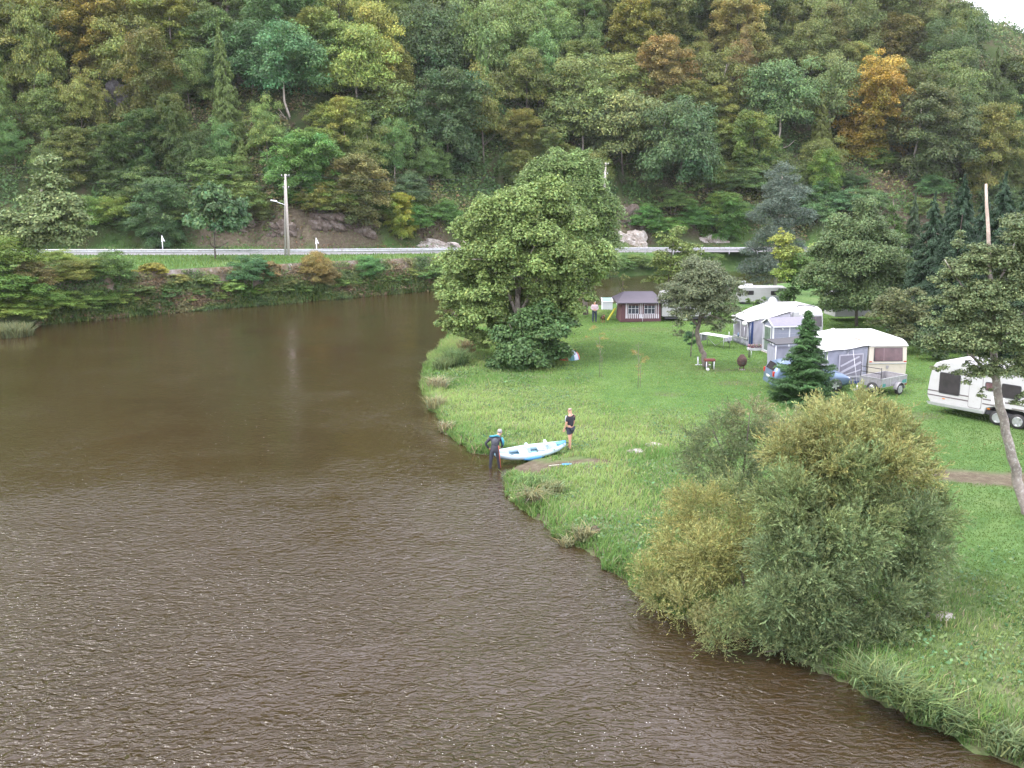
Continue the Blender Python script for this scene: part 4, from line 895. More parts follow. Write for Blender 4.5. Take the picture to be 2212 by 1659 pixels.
AL = [(2150, 560, 0, 50), (2200, 510, 0, 42), (2090, 590, 0, 45), (2060, 660, -.3, 48), (2130, 650, -.5, 60), (2200, 620, 0, 62), (2040, 740, -.4, 46), (2100, 740, -.8, 55), (2180, 730, -.8, 60), (2240, 700, 0, 60), (2090, 810, -.6, 36), (2160, 800, -1, 42), (2220, 800, -.6, 50), (2010, 690, -.3, 30), (2030, 800, -.5, 22), (2110, 560, .4, 40), (2230, 560, .5, 50), (2070, 520, .4, 26), (2130, 850, -.8, 22), (2180, 480, .5, 26), (2200, 860, -.8, 26), (2030, 610, 0, 26), (2080, 700, -.2, 44), (2165, 690, -.4, 50), (2225, 530, .3, 44), (2125, 800, -.9, 36), (2060, 590, .2, 34), (2180, 570, .2, 44), (2000, 650, 0, 24)]
lobe_crown('crown', [(a, b_, DA + c, r) for a, b_, c, r in AL], ba, .036, 4600, (.125, .165, .07), al, 30, .34, .7, 31, spread=.28)

# young fir in front of the car
bf = gpt(1735, 868); fir = thing('fir_tree', 'bushy young fir hiding most of the blue-grey car', 'conifer', bf)
r_ = np.random.default_rng(5); Ps, Ns, Ts, Ax = [], [], [], []
for i in range(44):
    t = i / 43; Rr = 1.62 * (1 - t) ** .85 * (.78 + .30 * math.sin(i * 2.3) + .15 * math.sin(i * .9)) + .1
    if t < .12: Rr *= .9
    for j in range(int(15 - 8 * t)):
        az = r_.uniform(0, 6.28); Rb = Rr * r_.uniform(.75, 1.15); k = int(70 + 330 * Rb); s = r_.random(k) ** .6; od = np.array([math.cos(az), math.sin(az), 0]); sv = np.array([-math.sin(az), math.cos(az), 0])
        w = r_.normal(0, .22, k) * s * (.35 + .5 * Rb); p = np.outer(s * Rb, od) + np.outer(w, sv); p[:, 2] = .12 + 4.25 * t - .22 * s * Rb + .16 * (s * Rb) ** 2 - np.abs(w) * .3 + r_.normal(0, .03, k)
        Ps.append(p); Ns.append(np.tile(od * .4 + np.array([0, 0, 1.]), (k, 1))); Ts.append(np.array([.048, .105, .034]) * leaf_tone(k, r_, .2, .06) * (.8 + .5 * s[:, None]) * r_.lognormal(0, .14)); Ax.append(np.tile(od, (k, 1)) + sv * np.sign(w)[:, None] * .7)
P, Nn, T, A = map(np.concatenate, (Ps, Ns, Ts, Ax)); V, Fq, T = leaves(P, Nn, .05, .4, .35, T, r_, A)
mobj('foliage', npmesh('foliage', V, Fq, mat=LEAF, tone=T), fir)
mb = MB(); mb.tube([(0, 0, -.1), (0, 0, 2.2), (.03, 0, 4.4)], [.09, .06, .015], BARKD, 8); mb.build('trunk', fir)

# apple tree with the bent trunk
bp_ = gpt(1524, 792); DP = bp_[1]; ap = thing('apple_tree', 'old apple tree with grey-green crown and crooked trunk on the lawn', 'tree', bp_)
limbs('trunk', bp_, [[(1524, 795, DP, .20), (1520, 765, DP, .15), (1508, 740, DP, .14), (1506, 715, DP, .13), (1512, 690, DP, .11), (1520, 640, DP, .07), (1525, 590, DP, .03)], [(1508, 705, DP, .08), (1480, 670, DP - .4, .06), (1450, 640, DP - .4, .02)], [(1512, 690, DP, .08), (1550, 650, DP, .05), (1580, 620, DP, .02)], [(1514, 680, DP, .06), (1530, 680, DP - 1, .04), (1560, 690, DP - 1, .02)]], BARK, ap, 9)
AT = (.135, .165, .085); APL = [(1520, 600, 0, 48), (1480, 620, 0, 42), (1560, 615, 0, 44), (1450, 650, -.3, 32), (1510, 650, -1, 50), (1565, 660, -.6, 42), (1470, 690, -.8, 34), (1545, 700, -.8, 30), (1590, 640, 0, 22), (1505, 590, 1, 46), (1545, 640, 1, 50), (1470, 640, 1, 44), (1465, 720, -.6, 16), (1585, 690, -.2, 18), (1435, 620, .2, 18)]
lobe_crown('crown', [(a, b_, DP + c, r) for a, b_, c, r in APL], bp_, .06, 1500, AT, ap, 22, .36, .5, 33, spread=.25, color=(.9, .9, .9))
# trees and shrubs of the campsite, each of lobes at its own distance
def camp_tree(name, label, cat, bpx, lobes, leafs, per, tone, trunk, seed, Y=None, subr=.36, asp=.6, group=None, mat=BARK, col=(1, 1, 1), sub=16, tr=.14, nj=.45, droop=.3):
    b = gpt(*bpx) if Y is None else None
    if b is None:
        q = at_depth(bpx[0], bpx[1], Y); b = np.array([q[0], Y, gz(q[0], Y)])
    Yd = b[1]; t = thing(name, label, cat, b, group=group)
    lobe_crown('crown', [(l[0], l[1], Yd + l[2], l[3], *(l[4:])) for l in lobes], b, leafs, per, tone, t, sub, subr, asp, seed, color=(1.4, 1.4, 1.4), nj=nj, droop=droop)
    tp = [(bpx[0] if k == 0 else p[0], p[1], Yd, tr * (1 - k / len(trunk)) + .02) for k, p in enumerate(trunk)]
    mb = MB(); pts = [Vector((0, 0, -.1))] + [Vector(at_depth(p[0], p[1], Yd)) - Vector(b) for p in trunk]; mb.tube(pts, [tr * (1 - .85 * k / len(pts)) for k in range(len(pts))], mat, 8)
    for p in lobes[::2]:
        e = Vector(at_depth(p[0], p[1], Yd + p[2])) - Vector(b); s = pts[len(pts) // 2]; mb.tube([s, s.lerp(e, .5) + Vector((0, 0, .1)), e], [tr * .4, tr * .25, .01], mat, 5)
    mb.build('trunk', t); return t
camp_tree('garden_shrub', 'small green bush in front of the distant white caravan', 'shrub', (1628, 668), [(1622, 652, 0, 11), (1635, 655, 0, 10), (1648, 650, .2, 12)], .06, 2500, (.08, .13, .04), [(1628, 655), (1628, 648)], 66, tr=.05)
camp_tree('cherry_tree', 'wide dark green fruit tree with reddish leaves behind the white awnings', 'tree', (1850, 705),
          [(1850, 490, 0, 52), (1800, 530, 0, 50), (1900, 530, 0, 50), (1850, 560, -1, 70), (1790, 600, -.5, 55), (1920, 600, -.5, 55), (1860, 640, -1.5, 60), (1800, 650, -1, 44), (1920, 650, -1, 40), (1760, 600, 0, 36), (1870, 450, .3, 30), (1950, 570, .3, 32), (1850, 600, 2, 80), (1760, 550, .5, 28)],
          .085, 1000, (.085, .125, .05), [(1850, 660), (1855, 560), (1860, 480)], 41, nj=.7)
camp_tree('garden_shrub', 'olive green shrub right of the cherry, behind the cream caravan', 'shrub', (1935, 760), [(1930, 660, 0, 42), (1970, 680, 0, 38), (1900, 690, -.3, 34), (1950, 720, -.4, 40), (1990, 730, 0, 30), (1910, 740, -.3, 30), (1975, 640, .4, 26)], .07, 1200, (.085, .10, .042), [(1935, 720), (1940, 670)], 42, tr=.08)
camp_tree('scots_pine', 'blue-grey pine with rounded top standing behind the caravans', 'conifer', (1672, 640), [(1690, 385, 0, 34), (1665, 410, 0, 32), (1715, 415, 0, 32), (1690, 440, -1, 46), (1650, 470, 0, 34), (1725, 470, 0, 34), (1680, 500, -1, 44), (1640, 530, 0, 30), (1710, 530, -.5, 32), (1615, 545, 0, 22), (1670, 570, -1, 40), (1620, 580, -.5, 30), (1690, 365, 0, 20), (1650, 600, -.6, 30), (1700, 590, 0, 26)],
          .13, 420, (.078, .105, .078), [(1680, 540), (1685, 440), (1690, 380)], 43, Y=98, asp=.22, mat=BARKP, tr=.22, nj=.9)
camp_tree('thuja_tree', 'slim column of vivid dark green needles behind the cherry tree', 'conifer', (1930, 600), [(1930, 425, 0, 12), (1932, 450, 0, 18), (1935, 480, 0, 24), (1938, 510, 0, 28), (1938, 545, 0, 30), (1925, 570, 0, 28)], .08, 1500, (.06, .105, .028), [(1932, 500), (1930, 430)], 44, Y=80, asp=.35, tr=.1)
camp_tree('yellow_maple', 'small tree with lemon-yellow leaf tips between pine and cherry', 'tree', (1715, 660), [(1690, 520, 0, 24, (.21, .24, .05)), (1705, 550, -.2, 30, (.17, .21, .05)), (1680, 550, 0, 18, (.21, .24, .05)), (1730, 580, 0, 36, (.10, .17, .04)), (1700, 590, -.3, 30, (.14, .20, .04)), (1730, 620, -.5, 36, (.06, .11, .035)), (1760, 530, .5, 18, (.16, .21, .05)), (1700, 640, -.4, 26, (.06, .11, .035)), (1690, 500, 0, 10, (.25, .26, .05))],
          .085, 1000, (.1, .16, .04), [(1715, 610), (1710, 540)], 45, tr=.09)
PROTO['spruce_near'] = [crown('spruce', 901, 6.0, .021), crown('spruce', 902, 6.0, .021)]
for px_, Y_, top_, R_, lb, c_ in ((2020, 68, 425, 2.7, 'dark spruce left of the tallest one, behind the alder crown', (.045, .085, .045)), (2085, 63, 392, 3.1, 'tallest blackish spruce, just left of the bare alder top', (.036, .07, .038)),
        (2172, 66, 385, 3.2, 'dark spruce right of the bare alder top', (.038, .075, .04)), (2225, 60, 400, 3.2, 'dark spruce cut by the right edge of the picture', (.042, .078, .04)), (2132, 74, 420, 2.6, 'dark spruce straight behind the bare alder top', (.04, .08, .045)),
        (1978, 80, 425, 2.0, 'pale-tipped narrow spruce, leftmost of the dark group', (.07, .11, .055)), (2050, 82, 440, 2.4, 'spruce tip peeping between the two left dark ones', (.05, .09, .05))):
    q = at_depth(px_, top_, Y_); gb = gz(q[0], Y_); plant('spruce_tree', 'spruce_near', (q[0], Y_, gb), R_, q[2] - gb, c_, lb, 'conifer', 'dark conifers at the right of the camp', cb=.04, rnd=R3)
camp_tree('riverside_sapling', 'loose yellow-green riverside tree above the brown cabin tent', 'tree', (1440, 640), [(1440, 520, 0, 26), (1470, 540, 0, 30), (1425, 560, 0, 28), (1455, 580, -.3, 34), (1490, 580, 0, 26), (1420, 600, 0, 22), (1470, 500, .3, 18), (1395, 610, 0, 12), (1500, 540, .3, 20)], .10, 520, (.12, .16, .045), [(1445, 590), (1455, 520)], 60, Y=84, tr=.08)
camp_tree('riverside_sapling', 'thin pale sapling beside the maple crown at the water', 'tree', (1340, 660), [(1350, 600, 0, 12), (1345, 625, 0, 14), (1330, 590, 0, 10)], .07, 700, (.12, .14, .04), [(1344, 630), (1346, 600)], 61, Y=83, tr=.04)
camp_tree('garden_shrub', 'round dark shrub behind the twin-axle caravan', 'shrub', (2090, 830), [(2050, 720, 0, 40), (2100, 700, 0, 46), (2000, 740, 0, 34), (2140, 720, 0, 50), (2190, 730, 0, 50), (2030, 765, -.3, 24)], .07, 1100, (.055, .085, .035), [(2090, 760), (2095, 700)], 62, Y=58, tr=.08)
camp_tree('bank_tree', 'pale green tree standing alone on the left end of the far bank', 'tree', (48, 612),
          [(105, 355, 0, 26), (110, 395, 0, 34), (75, 430, 0, 30), (130, 440, 0, 42), (60, 470, 0, 40), (110, 480, -1, 45), (20, 480, 0, 36), (165, 470, 0, 32), (150, 510, -.5, 38), (80, 510, -.5, 42), (30, 520, 0, 34), (-10, 500, 0, 30), (185, 500, .5, 20), (100, 340, 0, 14)],
          .14, 380, (.12, .16, .062), [(52, 560), (70, 480), (95, 400)], 63, Y=82, tr=.2, mat=BARKP)
camp_tree('scrub_tree', 'dusky shrubby tree at the far left water edge', 'tree', (8, 640), [(0, 600, 0, 36), (10, 560, 0, 30), (-20, 560, 0, 36), (25, 620, 0, 26)], .12, 500, (.065, .10, .04), [(6, 600), (4, 570)], 64, Y=80, tr=.1)
# small dark conifer behind the apple trunk
camp_tree('small_conifer', 'waist-high dark conifer on a bare stem behind the apple trunk', 'conifer', (1492, 770), [(1500, 705, 0, 13), (1497, 722, 0, 15), (1490, 738, 0, 14), (1483, 728, .1, 10), (1503, 740, 0, 8)], .05, 9000, (.035, .08, .035), [(1493, 750), (1500, 700)], 65, tr=.045, asp=.3)

# autumn saplings on the lawn
for bxx, byy, lb, LS in ((1295, 815, 'spindly orange-leaved sapling with pale stake, left of the pair', [(1285, 712, 0, 13), (1300, 730, 0, 14), (1272, 728, 0, 9), (1296, 748, 0, 10)]),
                         (1378, 838, 'spindly orange-leaved sapling with pale stake, right of the pair', [(1378, 765, 0, 12), (1390, 780, 0, 12), (1366, 758, 0, 9), (1400, 775, 0, 9), (1380, 795, 0, 10), (1384, 812, 0, 9)])):
    b = gpt(bxx, byy); Yd = b[1]; t = thing('young_sapling', lb, 'sapling', b, group='young saplings on the lawn')
    lobe_crown('crown', [(l[0], l[1], Yd + l[2], l[3]) for l in LS], b, .026, 2200, (.30, .21, .07), t, 10, .4, .5, int(bxx))
    mb = MB(); mb.tube([(0, 0, -.1), (.02, 0, 1.2), (-.05, 0, 2.4)], [.016, .012, .005], BARK, 6)
    for k in range(6): a = k * 1.1; mb.tube([(0, 0, 1.1 + .2 * k), (.3 * math.cos(a), .3 * math.sin(a), 1.5 + .2 * k)], [.007, .003], BARKP, 4)
    mb.build('stem', t); mb = MB(); mb.tube([(.12, 0, -.1), (.12, 0, 1.2)], .012, BARK, 6); mb.build('stake', t)

# ------------------------------------------------------------------ grass on the near land
n = 640000
x = rng.uniform(-9, 42, n); y = 14 + 72 * rng.random(n) ** 1.25
z, dn_, in_, df_, inf_, s_, a1, a2, a3, a4 = land(x, y, True)
pd_, _, _ = polydist(x, y, [(15.2, 33.6), (17.5, 33.0), (22, 32.0), (30, 31.5)])
dm_ = np.hypot((x - mud_l[0]) / 1.8, (y - mud_l[1]) / .85); dk_ = np.hypot(x - .4, y - 36.6)
rg = sstep(9.5, 5.5, dn_ + a1 * 7)
kk = in_ & (pd_ > .9) & (dm_ > .75 + .5 * (fbm(x * 3, y * 3, 8, 2) - .5)) & (dk_ > 1.2) & (np.abs(x / y) < .68)
x, y, z, rg, dn_ = x[kk], y[kk], z[kk], rg[kk], dn_[kk]; n = len(x); cl = fbm(x * .7, y * .7, 91, 4); c5 = fbm(x * .3, y * .3, 17, 3)
h = .05 + rg * (.05 + .28 * np.clip(cl - .35, 0, 1)) * rng.uniform(.6, 1.4, n) + .3 * sstep(1.2, .2, dn_) * rng.random(n)
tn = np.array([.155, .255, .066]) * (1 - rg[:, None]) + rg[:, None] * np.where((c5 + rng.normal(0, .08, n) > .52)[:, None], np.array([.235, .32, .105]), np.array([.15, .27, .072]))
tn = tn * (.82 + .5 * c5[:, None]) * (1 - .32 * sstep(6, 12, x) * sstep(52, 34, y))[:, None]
strw = (rng.random(n) < .07 * rg); tn = np.where(strw[:, None], np.array([.33, .3, .18]), tn)
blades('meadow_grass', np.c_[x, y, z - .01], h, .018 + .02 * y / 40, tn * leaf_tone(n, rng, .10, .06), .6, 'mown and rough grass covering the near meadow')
print('blades', n)
# long grass drooping over the bank's lip
NLr = resample(near_line, .1); NLr = NLr[(NLr[:, 1] < 62) & (NLr[:, 1] > 12)]; nrm_ = offset_line(NLr, 1) - offset_line(NLr, 0); k = rng.integers(0, len(NLr), 90000); o2 = rng.uniform(-.35, .75, 90000)
xy = NLr[k] + nrm_[k] * o2[:, None]; z, dn_, in_, *_q = land(xy[:, 0], xy[:, 1], True); cl = fbm(xy[:, 0] * 1.3, xy[:, 1] * 1.3, 14, 3); kk = in_ & (np.hypot(xy[:, 0] - .4, xy[:, 1] - 36.6) > 1.2) & (cl > .36); n = kk.sum(); cc_ = cl[kk]
blades('bank_lip_grass', np.c_[xy[kk], z[kk] - .02], (.10 + .55 * (cc_ - .33)) * rng.uniform(.5, 1.4, n), .022, np.where((rng.random(n) < .22)[:, None], np.array([.26, .26, .12]), np.array([.14, .25, .07])) * leaf_tone(n, rng, .25, .1), .8, 'long grass drooping over the edge of the near bank', flop=.2)
# fallen leaves, thickest under the trees
n = 5000; x = rng.uniform(0, 26, n); y = rng.uniform(36, 70, n); z, dn_, in_, *_q = land(x, y, True); kk = in_ & (dn_ > 3) & (fbm(x * .25, y * .25, 71, 3) > .5); P = np.c_[x, y, z + .07][kk]; n = len(P)
patchwork('fallen_leaves', P, np.tile([0, 0, 1.], (n, 1)), rng.uniform(.025, .05, n), np.where((rng.random(n) < .5)[:, None], np.array([.16, .11, .04]), np.array([.19, .18, .06])) * leaf_tone(n, rng, .2, .1), 'yellow and brown leaves fallen on the lawn')
# broadleaf weeds in patches of the rough part
n = 90000; x = rng.uniform(-6, 26, n); y = rng.uniform(15, 60, n); z, dn_, in_, df_, inf_, s_, a1, a2, a3, a4 = land(x, y, True)
cl = fbm(x * .55, y * .55, 131, 4); rg = sstep(10, 5.5, dn_ + a1 * 7); dm_ = np.hypot((x - mud_l[0]) / 2.3, (y - mud_l[1]) / 1.0); dk_ = np.hypot(x - .4, y - 36.6)
kk = in_ & ((cl > .50) | ((x > 9) & (y < 24) & (cl > .42))) & (rng.random(n) < rg + .0) & (dm_ > 1) & (dk_ > 1.5); P = np.c_[x, y, z + .05 + (cl - .5) * 1.6 * rng.random(n)][kk]; n = len(P)
patchwork('meadow_weeds', P, np.tile([0, 0, 1.], (n, 1)), rng.uniform(.03, .075, n), np.where((rng.random(n) < .5)[:, None], np.array([.08, .16, .065]), np.array([.13, .19, .07])) * leaf_tone(n, rng, .22, .1), 'nettles and docks in patches on the rough bank')
# tussocks of reed grass on the water's edge: each tussock its own plant
def tussock(px, py, R, H, n, col, label, flop=.1, lean=.7, w=.03, seed=0, kind_='reed_clump', cat='reeds', z=None):
    b = gpt(px, py, .2); r_ = np.random.default_rng(seed + int(px)); a = r_.uniform(0, 6.28, n); rr = R * np.sqrt(r_.random(n)) * .6
    P = np.stack([rr * np.cos(a), rr * np.sin(a), np.zeros(n)], 1)
    o = blades(kind_, P, H * r_.uniform(.55, 1.15, n), w, (1.3 if py > 1400 else 1.5) * np.array(col) * leaf_tone(n, r_, .28, .1), lean, None, r_, flop); o.location = b
    if 'kind' in o: del o['kind']
    tag(o, label, cat, 'reed and sedge clumps on the water edge'); return o
TS = [(985, 790, 1.1, 1.25, 900, (.10, .15, .06), 'tall green sedge clump on the point left of the maple'), (955, 800, .8, 1.0, 500, (.13, .17, .075), 'paler sedge clump nearest the water on the point'), (1010, 765, .8, 1.2, 420, (.19, .16, .09), 'straw-coloured reeds beside the sedge on the point'),
      (945, 840, .8, .8, 420, (.21, .20, .12), 'pale straw tussock on the bank below the sedge clumps'), (940, 880, .7, .7, 320, (.19, .19, .10), 'straw tussock halfway down the point, middle one of three'), (965, 930, .6, .5, 260, (.20, .18, .11), 'low straw tussock with bare roots, lowest of three'),
      (1150, 1050, 1.0, .42, 520, (.11, .17, .06), 'leafy green clump right below the kayak landing'), (1195, 1060, .7, .45, 300, (.15, .17, .08), 'pale feathery clump beside the landing'),
      (1260, 1165, .45, .5, 260, (.17, .17, .09), 'small drooping grass tuft on the bank edge below the landing'), (1225, 1180, .35, .35, 160, (.20, .20, .11), 'bleached grass tuft touching the water'),
      (1870, 1480, .55, .65, 420, (.12, .165, .065), 'first reed grass clump right of the willow'), (1905, 1495, .6, .7, 480, (.125, .17, .07), 'second reed grass clump right of the willow'), (1950, 1520, .6, .6, 480, (.12, .165, .065), 'third reed grass clump right of the willow'), (2000, 1545, .6, .55, 460, (.11, .16, .06), 'fourth reed grass clump right of the willow'),
      (2050, 1570, .6, .55, 480, (.12, .165, .07), 'fifth reed grass clump right of the willow'), (2105, 1590, .6, .55, 480, (.11, .16, .06), 'sixth reed grass clump right of the willow'), (2165, 1615, .6, .5, 480, (.12, .16, .07), 'last reed grass clump, in the bottom right corner')]
for i, t_ in enumerate(TS): tussock(*t_[:4], int(t_[4] * (.55 if t_[1] > 1400 else .8)), t_[5], t_[6], seed=i * 3, w=.034, lean=.9 if t_[1] > 1400 else .8, flop=.2)
b = at_depth(15, 715, 73); r_ = np.random.default_rng(4); nb_ = 1400; a = r_.uniform(0, 6.28, nb_); rr = 1.5 * np.sqrt(r_.random(nb_))
o = blades('reed_clump', np.stack([rr * np.cos(a) * 1.2, rr * np.sin(a), np.zeros(nb_)], 1), r_.uniform(.7, 1.3, nb_), .07, np.array([.15, .17, .08]) * leaf_tone(nb_, r_, .2, .1), .5, None, r_, .1)
del o['kind']; o.location = (b[0], 73, -.1); tag(o, 'pale reed clump in the water at the far left edge', 'reeds', 'reed and sedge clumps on the water edge')
# uprooted tussock with bleached reeds and driftwood
b = gpt(1150, 1088, .15); dr = thing('driftwood_tangle', 'bleached reed stalks and brown root ball stranded at the bank', 'driftwood', b)
r_ = np.random.default_rng(14); nb_ = 150; a = r_.uniform(0, 6.28, nb_); P = np.stack([.12 * np.cos(a), .12 * np.sin(a), np.full(nb_, .1)], 1)
o = blades('stalks', P, r_.uniform(.25, .8, nb_), .04, np.array([.24, .24, .12]) * leaf_tone(nb_, r_, .15, .1), 1.3, None, r_, .45); o.parent = dr; del o['kind']
mb = MB(); 
for k in range(14):
    a = R3.uniform(0, 6.28); l = R3.uniform(.15, .5); mb.tube([(0, 0, .1), (math.cos(a) * l * .5, math.sin(a) * l * .5, .22), (math.cos(a) * l, math.sin(a) * l, R3.uniform(-.05, .2))], [.03, .02, .006], BARKD, 6)
mb.build('roots', dr)
me = bpy.data.meshes.new('root_ball'); bm = bmesh.new(); bmesh.ops.create_icosphere(bm, subdivisions=3, radius=.22)
for v in bm.verts: v.co *= 1 + .35 * (float(vnoise(v.co.x * 9 + 5, v.co.y * 9 + v.co.z * 7, 3)) - .5)
bm.to_mesh(me); bm.free(); me.materials.append(paint('root_soil', (.10, .07, .055), .95, var=.4, scale=9, bump=.8)); o = mobj('root_ball', me, dr); o.location = (.12, 0, .12)
# a second, smaller root ball further down the bank
me2 = me.copy(); o = mobj('bank_stump', me2); o.location = tuple(gpt(1285, 1150, .3)); o.scale = (.8, .8, 1.0); tag(o, 'small brown stump in the grass below the stranded reeds', 'stump')
# pale stones
for px, py, s, lb in ((1372, 975, .34, 'flat pale stone half sunk in the meadow, left one'), (1412, 962, .36, 'flat pale stone half sunk in the meadow, right one'), (2032, 1332, .36, 'pale boulder peeping out beside the large willow')):
    b = gpt(px, py); me = bpy.data.meshes.new('stone'); bm = bmesh.new(); bmesh.ops.create_icosphere(bm, subdivisions=3, radius=1)
    for v in bm.verts: k = 1 + .3 * (float(vnoise(v.co.x * 2 + px, v.co.y * 2 + v.co.z * 2, 8)) - .5); v.co = Vector((v.co.x * k * s, v.co.y * k * s * .7, v.co.z * k * s * .32))
    bm.to_mesh(me); bm.free(); me.materials.append(RKW); o = mobj('field_stone', me); o.location = tuple(b); tag(o, lb, 'stone', 'pale stones in the grass')
# specks of foam drifting on the river
n = 2600; px = rng.uniform(0, 1500, n); py = rng.uniform(720, 1650, n); g = fbm(px * .006, py * .006, 61, 4); kk = rng.random(n) < sstep(.42, .62, g); P = np.array([unp(a, b_, .0) for a, b_ in zip(px[kk], py[kk])])
_, _, in_, _, inf_, *_r = land(P[:, 0], P[:, 1], True); P = P[~in_ & ~inf_]; n = len(P); V, Q = [], []
for i, p in enumerate(P):
    r = rng.uniform(.003, .0085) * (1 + p[1] / 60); a0 = rng.random() * 6
    V += [(p[0] + r * math.cos(a0 + k * 1.047) * rng.uniform(.6, 1.2), p[1] + r * math.sin(a0 + k * 1.047), .006) for k in range(6)] + [(p[0], p[1], .0065)]; Q += [(i * 7 + k, i * 7 + (k + 1) % 6, i * 7 + 6) for k in range(6)]
tag(mobj('river_foam', npmesh('river_foam', np.array(V), None, Q, mat=paint('foam', (.75, .75, .73), .6))), 'white specks of foam drifting on the river', None, None, 'stuff')
# ------------------------------------------------------------------ the campsite
WALLW = paint('caravan_white', (.40, .40, .40), .35, var=.04, scale=1.5, dirt=(.36, .36, .34))
CREAM = paint('caravan_cream', (.50, .46, .37), .4, var=.05, scale=1.5, dirt=(.42, .38, .30))
CANVW = paint('canvas_white', (.50, .50, .505), .8, var=.05, scale=2, dirt=(.55, .55, .55), bump=.25)
CANVG = paint('canvas_grey', (.24, .25, .30), .85, var=.08, scale=2.5, bump=.35)
CANVP = paint('canvas_pale', (.38, .375, .42), .85, var=.06, scale=1.6, bump=.4)
MESHG = paint('mesh_window', (.17, .165, .20), .7, var=.15, scale=2)
NAVY = paint('canvas_navy', (.02, .045, .14), .8, var=.2)
GLASSD = paint('acrylic_dark', (.035, .03, .035), .12, var=.3, scale=2)
GLASSP = paint('acrylic_plum', (.10, .055, .06), .12, var=.35, scale=3)
RUBBER = paint('rubber', (.025, .025, .025), .8)
ALU = paint('aluminium', (.50, .51, .53), .35, .8, var=.1, scale=3)
STRIPE = paint('stripe_brown', (.10, .085, .085), .5)
GREYD = paint('shed_grey', (.22, .235, .30), .7, var=.06, scale=3)
GREYR = paint('shed_roof', (.17, .165, .21), .8, var=.12, scale=5)
TRIM = paint('trim_white', (.62, .63, .66), .5, var=.04)
BLACKM = paint('black_frame', (.03, .03, .035), .5)
def wheel(parent, c, r=.32, w=.2, spokes=5, name='wheel', rimcol=None):
    """axis along local y"""
    e = MB(); e.lathe([(r * .55, -w * .42), (r * .93, -w / 2), (r, -w * .3), (r, w * .3), (r * .93, w / 2), (r * .55, w * .42)], c, RUBBER, 24, 'Y'); wl = e.build(name, parent)
    m = MB(); rc = rimcol or ALU; x, y, z = c
    m.lathe([(r * .60, -w * .44), (r * .66, -w * .50), (r * .66, w * .45), (r * .5, w * .45)], c, rc, 24, 'Y')
    for k in range(spokes):
        a = 2 * math.pi * k / spokes; m.bar((x + .03 * math.cos(a), y - w * .53, z + .03 * math.sin(a)), (x + r * .62 * math.cos(a), y - w * .50, z + r * .62 * math.sin(a)), .025, .09 * r / .3, rc)
    m.lathe([(.05, -w * .56), (.06, -w * .4)], c, rc, 12, 'Y'); m.build('rim', wl); return wl
def rrect(x0, x1, z0, z1, r, n=4):
    p = []
    for cx, cz, a0 in ((x1 - r, z1 - r, 0), (x0 + r, z1 - r, 90), (x0 + r, z0 + r, 180), (x1 - r, z0 + r, 270)):
        for k in range(n + 1): a = math.radians(a0 + 90 * k / n); p.append((cx + r * math.cos(a), cz + r * math.sin(a)))
    return p
def window(parent, x0, x1, z0, z1, y, glass=GLASSD, frame=BLACKM, r=.08, d=.02, name='window', bars=0, fw=.035, axis='Y', s=-1):
    m = MB(); m.prism(rrect(x0, x1, z0, z1, r), y, y + s * d, frame, axis); f = m.build(name, parent, .004)
    g = MB(); g.prism(rrect(x0 + fw, x1 - fw, z0 + fw, z1 - fw, max(r - fw, .02)), y + s * d, y + s * (d + .006), glass, axis)
    g.build('pane', f)
    return f

# twin-axle caravan
def rot2(v, a): return (v[0] * math.cos(a) - v[1] * math.sin(a), v[0] * math.sin(a) + v[1] * math.cos(a))
ang = math.atan2(-.81, .58); L_ = 7.2
cz = gz(19.5, 43.5) - .02
tw = thing('touring_caravan', 'long white twin-axle caravan with brown stripes behind the leaning alder', 'caravan', (19.05, 43.7, cz), ang); tw.scale = (1, 1, .94)
m = MB(); pr = [(.28, .40), (.02, .80), (0, 1.0), (.07, 1.75), (.16, 2.25), (.3, 2.48), (.55, 2.60), (1.1, 2.64), (L_ - 1.2, 2.66), (L_ - .6, 2.55), (L_ - .25, 2.1), (L_ - .02, 1.3), (L_, .9), (L_ - .3, .40)]
wx = 3.75
arch = [(wx + 1.05, .40), (wx + .95, .72), (wx + .6, .84), (wx - .6, .84), (wx - .95, .72), (wx - 1.05, .40)]
m.prism(pr + arch, 0, 2.3, WALLW); m.build('body', tw, .035, 3)
m = MB(); m.box((L_ / 2, 1.15, .52), (L_ - .9, 2.1, .2), BLACKM); m.build('chassis', tw)
for z0, x0, x1 in ((1.12, .0, 1.95), (.90, .0, 1.95), (1.12, 2.6, L_ - .05), (.90, 2.6, 3.15), (.90, 3.9, L_ - .05)):
    m = MB(); m.box(((x0 + x1) / 2 + .02, -.002, z0), (x1 - x0, .008, .055), STRIPE); m.build('stripe', tw)
m = MB(); m.prism([(.1, .42), (.0, .56), (wx - 1.08, .56), (wx - 1.08, .42)], -.012, -.002, ALU); m.build('skirt', tw); m = MB(); m.prism([(wx + 1.08, .42), (wx + 1.08, .56), (L_ - .1, .56), (L_ - .25, .42)], -.012, -.002, ALU); m.build('skirt', tw)
window(tw, .55, 1.55, 1.05, 2.08, 0); window(tw, 3.4, 4.25, 1.35, 2.0, 0); window(tw, 5.2, 6.6, 1.2, 2.0, 0); window(tw, 2.68, 3.1, 1.55, 1.95, 0, GLASSP)
m = MB(); m.prism(rrect(1.98, 2.56, .62, 2.36, .1), -.012, 0, WALLW); d = m.build('door', tw, .004)
m = MB(); m.prism(rrect(1.965, 2.575, .605, 2.375, .1), -.006, 0, STRIPE); m.build('door_frame', tw)
m = MB(); m.box((2.48, -.03, 1.3), (.03, .03, .12), BLACKM); m.build('handle', d)
